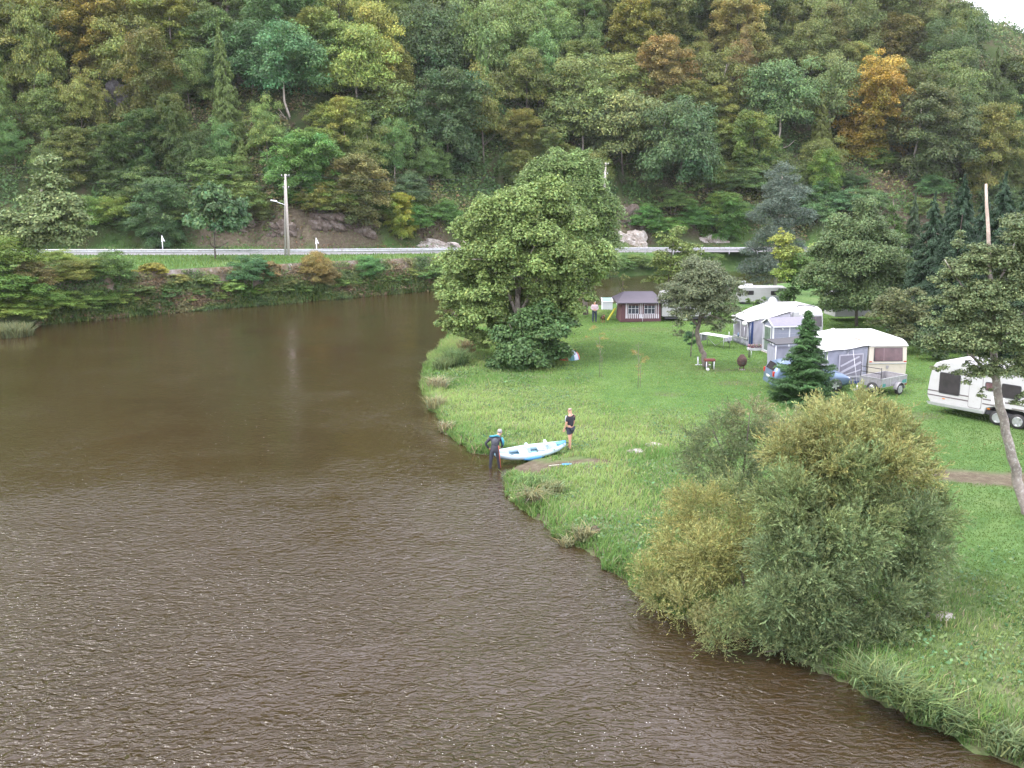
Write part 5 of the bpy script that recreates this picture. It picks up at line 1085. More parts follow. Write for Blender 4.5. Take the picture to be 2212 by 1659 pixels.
for x0, z0 in ((.75, .78), (2.85, .68), (5.6, .72)):
    m = MB(); m.prism(rrect(x0, x0 + .14, z0, z0 + .05, .015), -.01, 0, paint('amber', (.5, .16, .02), .3)); m.build('side_marker', tw)
m = MB(); m.prism(rrect(3.0, 3.6, .98, 1.32, .03), -.015, 0, TRIM); m.build('service_flap', tw)
m = MB(); m.box((1.4, 1.0, 2.70), (.5, .5, .12), WALLW); m.build('roof_vent', tw, .03); m = MB(); m.box((4.6, 1.0, 2.72), (.9, .7, .12), WALLW); m.build('roof_vent', tw, .03)
m = MB(); m.lathe([(.03, -.01), (.03, .0)], (.38, -.005, 2.18), STRIPE, 10, 'Y'); m.build('position_lamp', tw)
for dx in (-.44, .44): wheel(tw, (wx + dx, .12, .34), .34, .2, 5)
for dx in (-.44, .44): wheel(tw, (wx + dx, 2.18, .34), .34, .2, 5)
m = MB(); m.bar((L_ - .1, .7, .5), (L_ + 1.2, 1.15, .5), .07, .1, ALU); m.bar((L_ - .1, 1.6, .5), (L_ + 1.2, 1.15, .5), .07, .1, ALU); m.tube([(L_ + 1.0, 1.15, .8), (L_ + 1.0, 1.15, .12)], .03, ALU); m.build('hitch', tw)

# cream caravan, end towards the camera
x0c, y0c, rzc = 18.75, 50.4, .06; zc = gz(19, 50) - .02
cc = thing('touring_caravan', 'cream caravan with wide plum front window, end-on behind the trailer', 'caravan', (x0c, y0c, zc), rzc); cc.scale = (1.03, 1, .89)
m = MB(); Lc = 5.6; Wc = 2.0
pr = [(.12, .42), (.0, .60), (-.03, 1.35), (.06, 2.28), (.3, 2.46), (.8, 2.56), (Lc - 1, 2.56), (Lc - .3, 2.4), (Lc, 1.8), (Lc, .42)]
m.prism(pr, 0, Wc, CREAM, 'X'); m.build('body', cc, .05, 3)
m = MB(); m.prism([(-.05, 2.30), (.03, 2.33), (.3, 2.50), (.8, 2.60), (Lc - 1, 2.60), (Lc - .3, 2.44), (Lc - .3, 2.38), (.8, 2.5), (.3, 2.36), (-.02, 2.26)], -.03, Wc + .03, CANVW, 'X'); m.build('roof', cc, .02)
def window_end(parent, x0, x1, z0, z1, y, lean, glass, name='window'):
    f = MB(); f.add([(x0 - .05, y - .03, z0 - .04), (x1 + .05, y - .03, z0 - .04), (x1 + .02, y - .03 + lean, z1 + .03), (x0 - .02, y - .03 + lean, z1 + .03), (x0 - .05, y + .06, z0 - .04), (x1 + .05, y + .06, z0 - .04), (x1 + .02, y + .06 + lean, z1 + .03), (x0 - .02, y + .06 + lean, z1 + .03)],
                     [(0, 1, 2, 3), (4, 7, 6, 5), (0, 4, 5, 1), (3, 2, 6, 7), (0, 3, 7, 4), (1, 5, 6, 2)], BLACKM); fo = f.build(name, parent, .01)
    g = MB(); g.add([(x0, y - .04, z0), (x1, y - .04, z0), (x1, y - .04 + lean, z1), (x0, y - .04 + lean, z1), (x0, y - .028, z0), (x1, y - .028, z0), (x1, y - .028 + lean, z1), (x0, y - .028 + lean, z1)], [(0, 1, 2, 3), (4, 7, 6, 5), (0, 4, 5, 1), (3, 2, 6, 7), (0, 3, 7, 4), (1, 5, 6, 2)], glass); g.build('pane', fo)
    m = MB(); xm = x0 + (x1 - x0) * .33; m.add([(xm - .012, y - .046, z0), (xm + .012, y - .046, z0), (xm + .012, y - .046 + lean, z1), (xm - .012, y - .046 + lean, z1)], [(0, 1, 2, 3)], paint('curtain_pleat', (.24, .16, .17), .5)); m.build('curtain_edge', fo); return fo
window_end(cc, .30, 1.72, 1.42, 2.16, -.03, .06, GLASSP)
m = MB(); m.box((Wc / 2, -.05, 1.26), (Wc - .04, .06, .05), ALU); m.build('trim_strip', cc, .01)
m = MB(); m.prism([(.92, 1.12), (1.06, 1.12), (1.06, 1.0), (.99, .9), (.92, 1.0)], -.05, -.03, paint('badge', (.25, .24, .25), .4)); m.build('badge', cc)
for xx in (.1, Wc - .1):
    m = MB(); m.prism(rrect(xx - .07, xx + .07, 1.33, 1.39, .02), -.055, -.03, paint('tail_red', (.4, .03, .02), .3)); m.build('lamp', cc)
wheel(cc, (.1, 0, .32), .32, .18) if False else None
wc_ = MB(); wc_.lathe([(.18, -.1), (.3, -.1), (.32, -.05), (.32, .05), (.3, .1), (.18, .1)], (.14, 2.8, .32), RUBBER, 20, 'X'); wc_.build('wheel', cc); wc_ = MB(); wc_.lathe([(.18, -.1), (.3, -.1), (.32, -.05), (.32, .05), (.3, .1), (.18, .1)], (Wc - .14, 2.8, .32), RUBBER, 20, 'X'); wc_.build('wheel', cc)
m = MB(); m.bar((.5, .1, .5), (1.0, -1.0, .5), .07, .09, ALU); m.bar((1.5, .1, .5), (1.0, -1.0, .5), .07, .09, ALU); m.build('hitch', cc)
def canvas_wall(parent, name, a, b_, ztop_a, ztop_b, z0, mat, segs=10, folds=.035, y=0, axis='X', seed=0):
    """tent wall with soft folds from a to b along axis at offset y"""
    r_ = np.random.default_rng(seed + int(abs(a) * 100)); V = []; rows_ = 8; cols = segs * 3
    for i in range(cols + 1):
        t = i / cols; x = a + (b_ - a) * t; zt = ztop_a + (ztop_b - ztop_a) * t
        for j in range(rows_ + 1):
            s = j / rows_; f = folds * math.sin(t * 17 + s * 5 + seed) * math.sin(math.pi * t) * (1 - .3 * s) + folds * .6 * math.sin(t * 31 - s * 9)
            V.append((x, y + f, z0 + (zt - z0) * s) if axis == 'X' else (y + f, x, z0 + (zt - z0) * s))
    Q = [(i * (rows_ + 1) + j, (i + 1) * (rows_ + 1) + j, (i + 1) * (rows_ + 1) + j + 1, i * (rows_ + 1) + j + 1) for i in range(cols) for j in range(rows_)]
    o = mobj(name, npmesh(name, np.array(V), Q, mat=mat, smooth=True), parent); md = o.modifiers.new('s', 'SOLIDIFY'); md.thickness = .012; return o
def canvas_roof(parent, corners, mat, sag=.05, over=.12, name='roof'):
    """four corners: near-left, near-right, far-right, far-left"""
    A, B, C_, D_ = [Vector(c) for c in corners]; n = 12; V = []
    for i in range(n + 1):
        for j in range(n + 1):
            s, t = i / n, j / n; p = A.lerp(B, s).lerp(D_.lerp(C_, s), t); p.z -= sag * math.sin(math.pi * ((t * 3) % 1)) * (.4 + s * .3); p.z += .03 * math.sin(9 * s + 3 * t); V.append(p)
    Q = [(i * (n + 1) + j, (i + 1) * (n + 1) + j, (i + 1) * (n + 1) + j + 1, i * (n + 1) + j + 1) for i in range(n) for j in range(n)]
    o = mobj(name, npmesh(name, np.array([tuple(v) for v in V]), Q, mat=mat, smooth=True), parent); md = o.modifiers.new('s', 'SOLIDIFY'); md.thickness = .02; return o
aw = thing('awning_tent', 'white-roofed grey awning on the left side of the cream caravan', 'awning', (x0c, y0c, zc), rzc); aw.scale = (1.03, 1, .89)
canvas_wall(aw, 'end_wall', -2.15, -.06, 2.0, 2.27, .0, CANVG, y=.05, seed=1)
m = MB(); m.prism([(-1.55, .42), (-.28, .42), (-.28, 1.86), (-1.55, 1.78)], -.015, .0, CANVP); f = m.build('window_flap', aw); m = MB(); m.prism([(-1.48, .55), (-.34, .55), (-.34, 1.80), (-1.48, 1.72)], -.03, -.018, MESHG); m.build('mesh', f)
m = MB(); m.bar((-1.45, -.035, .7), (-.4, -.035, 1.35), .012, .12, CANVP); m.bar((-1.45, -.035, 1.1), (-.5, -.035, 1.68), .012, .09, CANVP); m.bar((-1.3, -.035, .55), (-.36, -.035, .9), .012, .07, CANVP); m.build('fold', f)
canvas_wall(aw, 'front_wall', .1, 4.6, 2.0, 2.0, .0, CANVG, y=-2.15, axis='Y', seed=3)
m = MB(); m.prism([(-2.2, 0), (-.1, 0), (-.1, .2), (-2.2, .2)], -.03, .02, NAVY); m.build('skirt', aw)
canvas_roof(aw, [(-2.4, -.12, 2.0), (.02, -.12, 2.36), (.02, 5.0, 2.62), (-2.5, 4.6, 2.02)], CANVW)
for px_ in (-2.15, -1.1): m = MB(); m.tube([(px_, .0, 0), (px_, 0, 2.05)], .018, ALU, 6); m.build('pole', aw)
m = MB(); m.prism([(2.0, 0), (2.0, 1.9), (3.0, 1.9), (3.0, 0)], -2.19, -2.17, MESHG, 'X'); m.build('side_window', aw)
for a, b_ in (((-2.4, -.1, 1.95), (-3.1, -1.0, 0)), ((-.9, -.12, 2.1), (-1.0, -1.3, 0)), ((-2.45, 2.4, 1.98), (-3.5, 2.4, 0))): m = MB(); m.tube([a, b_], .008, TRIM, 4); m.build('guy_rope', aw)
# porch canopy to its left
pc = thing('porch_canopy', 'small grey side porch with dark curved canopy edge left of the fir top', 'canopy', (14.05, 51.2, gz(14, 51)), .06)
canvas_wall(pc, 'wall', .1, 1.9, 1.8, 1.8, 0, CANVG, y=.3, seed=5); canvas_wall(pc, 'wall', .3, 1.6, 1.8, 1.8, 0, CANVG, y=.1, axis='Y', seed=6)
m = MB(); V_ = []
m.prism([(-.12, 2.0), (.0, 1.93), (.9, 1.98), (2.0, 2.12), (2.0, 2.17), (.9, 2.03), (.0, 1.985), (-.12, 2.06)], -.05, 1.8, BLACKM); m.build('canopy', pc, .01)
m = MB(); m.tube([(.02, .0, 0), (.02, 0, 1.95)], .025, TRIM, 6); m.build('pole', pc); m = MB(); m.tube([(1.85, .0, 0), (1.85, 0, 2.0)], .025, TRIM, 6); m.build('pole', pc)

# white awning with blue corner and its caravan
xa, ya, ra = 18.2, 63.0, .16; za = gz(xa, ya + 1)
ca = thing('touring_caravan', 'older white caravan with rounded roof behind the grey shed', 'caravan', (xa, ya, za), ra)
m = MB(); La = 5.0; m.prism([(.12, .42), (.0, .60), (-.03, 1.35), (.08, 2.1), (.35, 2.4), (.9, 2.52), (La - 1, 2.52), (La - .3, 2.3), (La, 1.8), (La, .42)], 0, 2.25, WALLW, 'X'); m.build('body', ca, .06, 3)
window_end(ca, 1.5, 2.1, 1.35, 1.95, -.02, .05, GLASSD)
m = MB(); m.box((.3, .0, 2.0), (.42, .1, .62), ALU); m.box((.3, -.02, 2.0), (.34, .1, .54), WALLW); m.build('hatch', ca, .01)
m = MB(); m.box((1.2, 2.0, 2.56), (.6, .6, .1), WALLW); m.build('roof_vent', ca, .03)
m = MB(); m.tube([(.7, .8, 2.52), (.9, .9, 2.6), (1.3, .8, 2.58), (1.7, .9, 2.6), (2.0, .8, 2.52)], .025, DARK, 6); m.build('roof_bar', ca)
aa = thing('awning_tent', 'white awning with navy corner and dark window panel facing left', 'awning', (xa, ya, za), ra)
canvas_wall(aa, 'end_wall', -2.75, -.04, 1.72, 2.25, 0, CANVP, y=.04, seed=8)
canvas_roof(aa, [(-2.95, -.1, 1.72), (.05, -.1, 2.36), (.05, 4.0, 2.56), (-2.95, 2.9, 1.78)], CANVW)
canvas_wall(aa, 'front_wall', .05, 2.8, 1.72, 1.72, .0, CANVG, y=-2.76, axis='Y', seed=9)
m = MB(); m.prism([(-2.84, 0), (-2.58, 0), (-2.58, 1.72), (-2.84, 1.70)], -.03, .0, NAVY); m.build('corner_panel', aa)
for y0_, y1_ in ((.35, 1.35), (1.5, 2.5)):
    m = MB(); m.prism(rrect(y0_, y1_, .5, 1.6, .04), -2.83, -2.80, TRIM, 'X'); f = m.build('window', aa); m = MB(); m.prism(rrect(y0_ + .06, y1_ - .06, .56, 1.54, .03), -2.85, -2.832, MESHG, 'X'); m.build('pane', f)
m = MB(); m.prism([(-2.84, -.01), (-2.4, -.01), (-2.4, .12), (-2.84, .12)], .0, 2.8, NAVY) if False else None; m = MB(); m.tube([(-2.76, -.02, 0), (-2.76, -.02, 1.72)], .02, ALU, 6); m.build('pole', aa)
# satellite dish on its pole
p = at_depth(1668, 652, 68); sdsh = thing('satellite_dish', 'small grey satellite dish above the white awning roof', 'dish', (p[0], 68, gz(p[0], 68)), .3)
m = MB(); m.tube([(0, 0, 0), (0, 0, p[2] - .9)], .03, ALU, 8); m.build('mast', sdsh)
m = MB(); m.lathe([(.02, .12), (.2, .09), (.34, .03), (.38, 0), (.34, -.005), (.2, .05), (.02, .08)], (0, -.1, p[2] - .75), paint('dish_grey', (.36, .38, .42), .4), 20, R=Matrix.Rotation(math.radians(70), 3, 'X')); m.build('bowl', sdsh); m = MB(); m.tube([(0, -.05, p[2] - 1.0), (0, -.45, p[2] - .75)], .015, DARK, 5); m.build('feed_arm', sdsh)

# shed
zs = gz(17, 60); sh = thing('garden_shed', 'grey plastic garden shed with white trim and glazed door', 'shed', (16.15, 59.6, zs), .16)
Ws, Ds, hs = 2.15, 1.5, 1.85
m = MB(); m.prism([(0, .06), (Ds, .06), (Ds, hs), (Ds / 2, hs + .34), (0, hs)], 0, Ws, GREYD, 'X'); m.build('wall', sh)
m = MB(); m.box((Ws / 2, Ds / 2, .03), (Ws + .1, Ds + .1, .06), WOODP); m.build('base', sh, .01)
for s in (0, 1):
    m = MB(); y0_, y1_ = (-.13, Ds / 2) if s == 0 else (Ds + .13, Ds / 2); k = .34 / (Ds / 2)
    m.add([(-.1, y0_, hs - .06 + .02), (Ws + .1, y0_, hs - .06 + .02), (Ws + .1, y1_, hs + .36), (-.1, y1_, hs + .36), (-.1, y0_, hs - .01 + .02), (Ws + .1, y0_, hs - .01 + .02), (Ws + .1, y1_, hs + .41), (-.1, y1_, hs + .41)], [(0, 1, 2, 3), (4, 7, 6, 5), (0, 4, 5, 1), (3, 2, 6, 7), (0, 3, 7, 4), (1, 5, 6, 2)], GREYR); m.build('roof', sh)
m = MB()
for xx in (.03, Ws / 2, Ws - .03): m.box((xx, -.008, hs / 2 + .03), (.07, .02, hs - .08), TRIM)
m.box((Ws / 2, -.14, hs - .06), (Ws + .2, .03, .09), TRIM); m.box((Ws / 2, -.006, .1), (Ws - .1, .015, .07), TRIM)
for k in range(6): m.box((Ws / 2, -.002, .3 + k * .26), (Ws - .1, .006, .012), GREYR)
m.box((-.008, .03, hs / 2 + .03), (.02, .07, hs - .08), TRIM); m.box((-.008, Ds - .03, hs / 2 + .03), (.02, .07, hs - .08), TRIM)
m.bar((-.1, -.12, hs - .02), (-.1, Ds / 2, hs + .38), .03, .09, TRIM); m.bar((-.1, Ds + .12, hs - .02), (-.1, Ds / 2, hs + .38), .03, .09, TRIM)
m.bar((Ws + .1, -.12, hs - .02), (Ws + .1, Ds / 2, hs + .38), .03, .09, TRIM); m.build('trim', sh, .004)
m = MB(); m.prism(rrect(.25, Ds - .25, .12, hs - .1, .02), -.035, -.012, TRIM, 'X'); dd = m.build('door', sh); m = MB(); m.prism(rrect(.32, Ds - .32, .2, hs - .18, .02), -.045, -.037, paint('greenish_glass', (.12, .16, .14), .15, var=.3), 'X'); m.build('pane', dd); m = MB(); m.box((-.06, .36, .95), (.03, .03, .12), BLACKM); m.build('handle', dd)
for xx in (.6, 1.6): m = MB(); m.lathe([(.01, -.06), (.06, -.05), (.06, -.01), (.02, 0)], (xx, -.002, 1.62), TRIM, 12, 'Y'); m.build('wall_lamp', sh)

# brown cabin awning and its caravan on the left
zh = gz(10, 76); hb = thing('cabin_awning', 'brown tent cabin with purple-grey roof and two curtained lattice windows', 'awning', (8.62, 75.8, zh), .03)
BRN = paint('canvas_brown', (.10, .045, .05), .85, var=.15, scale=2, bump=.3); PRF = paint('canvas_purple', (.075, .066, .082), .8, var=.1, scale=1.5, bump=.3)
m = MB(); m.prism([(-.12, 0), (3.1, 0), (3.0, 1.58), (0, 1.58)], 0.0, 2.6, BRN); m.build('wall', hb, .03)
V = [(-.45, -.35, 1.55), (3.3, -.35, 1.55), (2.75, 2.2, 2.2), (.45, 2.2, 2.2), (-.45, 2.9, 1.7), (3.3, 2.9, 1.7), (-.45, -.35, 1.48), (3.3, -.35, 1.48), (-.45, 2.9, 1.62), (3.3, 2.9, 1.62)]
m = MB(); m.add(V, [(0, 1, 2, 3), (3, 2, 5, 4), (0, 3, 4), (1, 5, 2), (6, 7, 1, 0), (7, 9, 5, 1), (9, 8, 4, 5), (8, 6, 0, 4), (6, 8, 9, 7)], PRF); m.build('roof', hb, .02)
WS = paint('canvas_stripe_white', (.56, .54, .58), .8)
m = MB(); x = .28
for k in range(18): m.prism([(x, .28), (x + .075, .28), (x + .075, .62), (x, .62)], -.012, .0, WS); x += .15
for xx in (.28, .34, 1.42, 1.54, 2.66, 2.82): m.prism([(xx, .3), (xx + .05, .3), (xx + .05, 1.5), (xx, 1.5)], -.014, .0, WS)
m.build('stripes', hb)
for xx in (.45, 1.72):
    f = window(hb, xx, xx + .88, .62, 1.42, 0, paint('dusky_glass', (.05, .055, .075), .2, var=.5, scale=4), WS, .03, .02)
    m = MB()
    for k in (1, 2): m.box((xx + .88 * k / 3, -.032, 1.02), (.025, .01, .74), WS)
    m.box((xx + .44, -.032, 1.06), (.82, .01, .025), WS); m.build('lattice', f)
    m = MB(); m.prism([(xx + .03, 1.4)] + [(xx + .03 + .82 * k / 16, 1.27 + .05 * (k % 2)) for k in range(17)] + [(xx + .85, 1.4)], -.045, -.03, BRN); m.build('valance', f)
m = MB(); m.tube([(1.62, -.03, 0), (1.62, -.03, .4)], .015, TRIM, 5); m.build('peg_strap', hb)
cd = thing('touring_caravan', 'white caravan attached right of the brown cabin tent, half hidden by apple tree', 'caravan', (11.75, 76.0, zh), .03)
m = MB(); m.prism([(.0, .4), (0, 1.6), (.15, 2.2), (.5, 2.3), (3.4, 2.3), (3.7, 2.1), (3.9, 1.4), (3.9, .4)], 0, 2.1, WALLW); m.build('body', cd, .05, 3); window(cd, .5, 1.3, 1.1, 1.75, 0); window(cd, 2.3, 3.3, 1.1, 1.75, 0)
m = MB(); m.prism(rrect(1.55, 2.1, .5, 1.95, .05), -.012, 0, WALLW); m.build('door', cd, .004); m = MB(); m.box((1.95, 1, .35), (3.4, 1.9, .3), BLACKM); m.build('chassis', cd); wheel(cd, (1.9, .1, .3), .3, .18)
ce = thing('touring_caravan', 'distant white caravan with grey waist stripe between apple tree and pine', 'caravan', (20.6, 88.5, gz(21, 88) - .1), -.12); ce.scale = (1, 1, .70)
m = MB(); m.prism([(.1, .4), (0, .8), (.1, 2.0), (.4, 2.35), (4.2, 2.35), (4.5, 2.0), (4.6, .8), (4.5, .4)], 0, 2.1, WALLW); m.build('body', ce, .05, 3); window(ce, 2.9, 3.6, 1.35, 1.9, 0); window(ce, .6, 1.4, 1.35, 1.9, 0)
m = MB(); m.box((3.3, -.004, .95), (2.0, .01, .3), paint('stripe_grey', (.25, .29, .30), .5)); m.build('stripe', ce); m = MB(); m.box((2.3, 1, .35), (4.0, 1.9, .3), BLACKM); m.build('chassis', ce); wheel(ce, (2.2, .1, .3), .3, .18)
m = MB(); m.box((1.0, .8, 2.5), (.7, .5, .3), TRIM); m.tube([(.5, .5, 2.35), (.5, .5, 2.9)], .02, ALU, 5); m.box((.5, .5, 3.0), (.35, .1, .22), TRIM); m.build('roof_box', ce)
cf = thing('touring_caravan', 'sliver of white caravan glimpsed through the cherry leaves', 'caravan', (25.2, 75.5, gz(25, 76)), .1)
m = MB(); m.prism([(.0, .4), (0, 1.9), (.3, 2.25), (3.2, 2.25), (3.5, 1.9), (3.5, .4)], 0, 2.1, WALLW); m.build('body', cf, .05, 3); window(cf, 1.4, 2.5, 1.1, 1.8, 0)

# white chest, dish, yellow board
p = gpt(1311, 669); ch = thing('storage_chest', 'white storage chest with slanting green lid at the river edge', 'chest', p, .05)
m = MB(); m.prism([(-.38, 0), (.42, 0), (.42, .95), (-.38, .72)], -.45, .45, TRIM, 'X'); m.build('box', ch, .01)
m = MB(); m.prism([(-.44, .74), (.46, .99), (.46, 1.04), (-.44, .79)], -.5, .5, TRIM, 'X'); l = m.build('lid', ch, .008); m = MB(); m.prism([(-.36, .825), (.38, 1.03), (.38, 1.04), (-.36, .835)], -.42, .42, paint('sea_green', (.16, .30, .27), .5), 'X'); l2 = m.build('lid_panel', l); l2.location = (0, 0, .008)
p = gpt(1322, 692); yb = MB(); yb.bar((-.35, 0, .02), (.28, .35, .95), .22, .03, paint('yellow_board', (.55, .52, .05), .5)); yb.bar((-.33, -.11, .05), (.3, .24, .98), .02, .05, paint('yellow_board', (.55, .52, .05), .5)); o = yb.build('yellow_board', None, .006); o.location = tuple(p); tag(o, 'narrow yellow board leaning between the dog and the cabin tent', 'board')
p = gpt(1337, 676); wb = thing('wash_basin', 'small round white basin on a stand by the cabin tent corner', 'basin', p); m = MB(); m.lathe([(.05, .62), (.2, .66), (.25, .8), (.23, .8), (.17, .69), (.02, .66)], (0, 0, 0), TRIM, 16); m.build('bowl', wb)
m = MB(); [m.tube([(.18 * math.cos(a), .18 * math.sin(a), 0), (.08 * math.cos(a), .08 * math.sin(a), .66)], .012, ALU, 5) for a in (0, 2.1, 4.2)]; m.build('stand', wb)

# folding table
t = thing('folding_table', 'long white-topped camping table with drooping cloth beside the apple trunk', 'table', (12.7, 64.0, gz(13, 63)), math.atan2(-1.9, 1.35))
m = MB(); m.box((1.1, 0, .78), (2.2, .7, .04), TRIM); m.build('table_top', t, .01)
canvas_wall(t, 'cloth_end', -.36, .36, .78, .78, .28, CANVP, y=-.02, axis='Y', seed=2, folds=.02); canvas_wall(t, 'cloth_end', -.36, .36, .78, .78, .5, CANVP, y=2.22, axis='Y', seed=4, folds=.02)
for xx in (.12, 2.08):
    for yy in (-.3, .3): m = MB(); m.tube([(xx, yy, 0), (xx, yy, .78)], .02, ALU, 6); m.build('leg', t)
m = MB(); m.tube([(.12, 0, .7), (1.1, 0, .1), (2.08, 0, .7)], .015, ALU, 5); m.build('brace', t)
# drawbar frame next to the awning
b = gpt(1590, 742); t = thing('trailer_frame', 'bare grey tow frame with jockey wheel between table and white awning', 'trailer frame', b, -.5)
m = MB(); m.bar((-.7, 0, .45), (.5, -.35, .45), .06, .08, ALU); m.bar((-.7, 0, .45), (.5, .35, .45), .06, .08, ALU); m.bar((.5, -.4, .45), (.5, .4, .45), .06, .08, ALU); m.build('frame', t, .006)
m = MB(); m.tube([(-.5, 0, .1), (-.5, 0, .75)], .025, ALU, 6); m.build('jockey_post', t); m = MB(); m.lathe([(.03, -.03), (.1, -.03), (.1, .03), (.03, .03)], (-.5, 0, .1), RUBBER, 14, 'Y'); m.build('jockey_wheel', t)
m = MB(); m.tube([(.5, -.3, 0), (.5, -.3, .45)], .025, ALU, 6); m.tube([(.5, .3, 0), (.5, .3, .45)], .025, ALU, 6); m.build('stand', t)
m = MB(); m.lathe([(.02, .8), (.1, .76), (.13, .68), (.13, .5)], (.2, 0, 0), paint('gas_blue', (.12, .2, .3), .4), 16); m.build('gas_bottle', t)
for px, py, hh, lb in ((1583, 742, 1.55, 'white globe garden lamp left of the awning window panel'), (1606, 752, 1.5, 'white globe garden lamp in front of the navy awning corner')):
    b = gpt(px, py); t = thing('globe_lamp', lb, 'garden lamp', b, group='globe lamps by the white awning'); m = MB(); m.tube([(0, 0, 0), (0, 0, hh)], .014, ALU, 6); m.build('post', t)
    me = bpy.data.meshes.new('globe'); bm = bmesh.new(); bmesh.ops.create_uvsphere(bm, u_segments=16, v_segments=10, radius=.15); [setattr(f, 'smooth', True) for f in bm.faces]; bm.to_mesh(me); bm.free(); me.materials.append(paint('globe_white', (.78, .78, .76), .3)); o = mobj('globe', me, t); o.location = (0, 0, hh + .12)
# flower planter at the awning wall
b = gpt(1632, 757); t = thing('flower_planter', 'low white planter with red and white flowers between awning and shed', 'planter', b, .16); m = MB(); m.prism([(-.5, 0), (.5, 0), (.55, .18), (-.55, .18)], -.14, .14, TRIM); m.build('trough', t, .01)
r_ = np.random.default_rng(3); n = 900; P = np.c_[r_.uniform(-.5, .5, n), r_.uniform(-.14, .14, n), r_.uniform(.16, .4, n)]; cc_ = np.array([(.09, .17, .06), (.09, .17, .06), (.5, .06, .09), (.6, .55, .55), (.35, .1, .3)])[r_.integers(0, 5, n)]
V, Fq, T = leaves(P, np.tile([0, -.3, 1.], (n, 1)), .03, .7, .5, cc_, r_); mobj('flowers', npmesh('flowers', V, Fq, mat=LEAF, tone=T), t)
b = gpt(1618, 773); m = MB(); m.tube([(0, 0, -.1), (0, 0, .5)], .05, paint('mossy_post', (.07, .09, .05), .9), 8); m.tube([(.12, 0, -.1), (.12, 0, .42)], .02, ALU, 6); o = m.build('garden_post'); o.location = tuple(b); tag(o, 'short mossy post in the lawn left of the shed', 'post')
# clay chiminea / barrel-shaped brazier
b = gpt(1602, 799); t = thing('clay_brazier', 'round rust-brown clay brazier standing alone on the lawn', 'brazier', b); CLAY = paint('rust_clay', (.085, .05, .038), .85, var=.45, scale=9, bump=.4)
m = MB(); m.lathe([(.10, .20), (.17, .23), (.24, .34), (.285, .50), (.27, .64), (.20, .76), (.13, .82), (.12, .88), (.09, .88)], (0, 0, 0), CLAY, 24)
for z_ in (.36, .5, .64): m.lathe([(.28 if z_ == .5 else .265, z_ - .012), (.295 if z_ == .5 else .275, z_), (.28 if z_ == .5 else .26, z_ + .012)], (0, 0, 0), paint('rust_hoop', (.05, .03, .025), .8), 24)
m.build('bowl', t); m = MB(); m.lathe([(.08, -.27), (.1, -.29), (.1, -.2)], (0, 0, .5), BLACKM, 12, 'Y'); m.build('mouth', t)
m = MB(); [m.bar((.16 * math.cos(a), .16 * math.sin(a), 0), (.12 * math.cos(a), .12 * math.sin(a), .26), .04, .04, CLAY) for a in (.5, 2.1, 3.7, 5.3)]; m.box((0, 0, .02), (.3, .3, .05), RKW); m.build('stand', t)
# seat and bits at the apple trunk
b = gpt(1532, 798); t = thing('small_bench', 'low seat with red-brown top and white legs at the apple trunk', 'bench', b, .1); m = MB(); m.box((0, 0, .55), (.62, .3, .14), paint('red_brown', (.17, .045, .04), .7, var=.2)); m.build('seat', t, .03)
for xx in (-.2, .24): m = MB(); m.tube([(xx, -.1, 0), (xx, -.1, .48)], .03, TRIM, 6); m.build('leg', t)
for xx in (-.22, .2): m = MB(); m.tube([(xx, .12, 0), (xx, .12, .48)], .03, DARK, 6); m.build('leg', t)
b = gpt(1508, 789); m = MB(); m.tube([(0, 0, -.1), (-.03, 0, .5)], .04, TRIM, 8); m.box((.3, .05, .015), (.9, .12, .03), TRIM); o = m.build('white_stake'); o.location = tuple(b); tag(o, 'short white stake and strip in the lawn left of the apple trunk', 'stake')
b = gpt(1529, 801); me = bpy.data.meshes.new('ball'); bm = bmesh.new(); bmesh.ops.create_uvsphere(bm, u_segments=14, v_segments=8, radius=.09); [setattr(f, 'smooth', True) for f in bm.faces]; bm.to_mesh(me); bm.free(); me.materials.append(TRIM); o = mobj('white_ball', me); o.location = (b[0], b[1], b[2] + .08); tag(o, 'small white ball lying in front of the red-brown seat', 'ball')
# pop-up tent by the dark bush
b = gpt(1229, 776); t = thing('dome_tent', 'small red and teal dome tent beside the dark bush', 'tent', b, .2); m = MB(); n = 20; RT = paint('tent_red', (.50, .09, .055), .6); TT = paint('tent_teal', (.04, .16, .16), .6); LB = paint('tent_pale', (.42, .48, .6), .6)
for k in range(n):
    a0, a1 = 2 * math.pi * k / n, 2 * math.pi * (k + 1) / n; mid_ = (a0 + a1) / 2; rr = 6
    mat_ = TT if 4.4 < mid_ < 5.1 else (LB if 5.1 < mid_ < 5.6 else RT)
    vs = []
    for j in range(rr + 1):
        e = j / rr * math.pi / 2; r0 = .68 * math.cos(e); 
        for a in (a0, a1): vs.append((r0 * math.cos(a), r0 * math.sin(a) * .9, .68 * math.sin(e)))
    m.add(vs, [(2 * j, 2 * j + 1, 2 * j + 3, 2 * j + 2) for j in range(rr)], mat_, True)
m.build('canopy', t); m = MB(); [m.tube([(.69 * math.cos(e) * math.cos(a), .62 * math.cos(e) * math.sin(a), .69 * math.sin(e)) for e in np.linspace(0, math.pi, 13)], .01, DARK, 5) for a in (4.4, 5.6)]; m.build('pole', t)

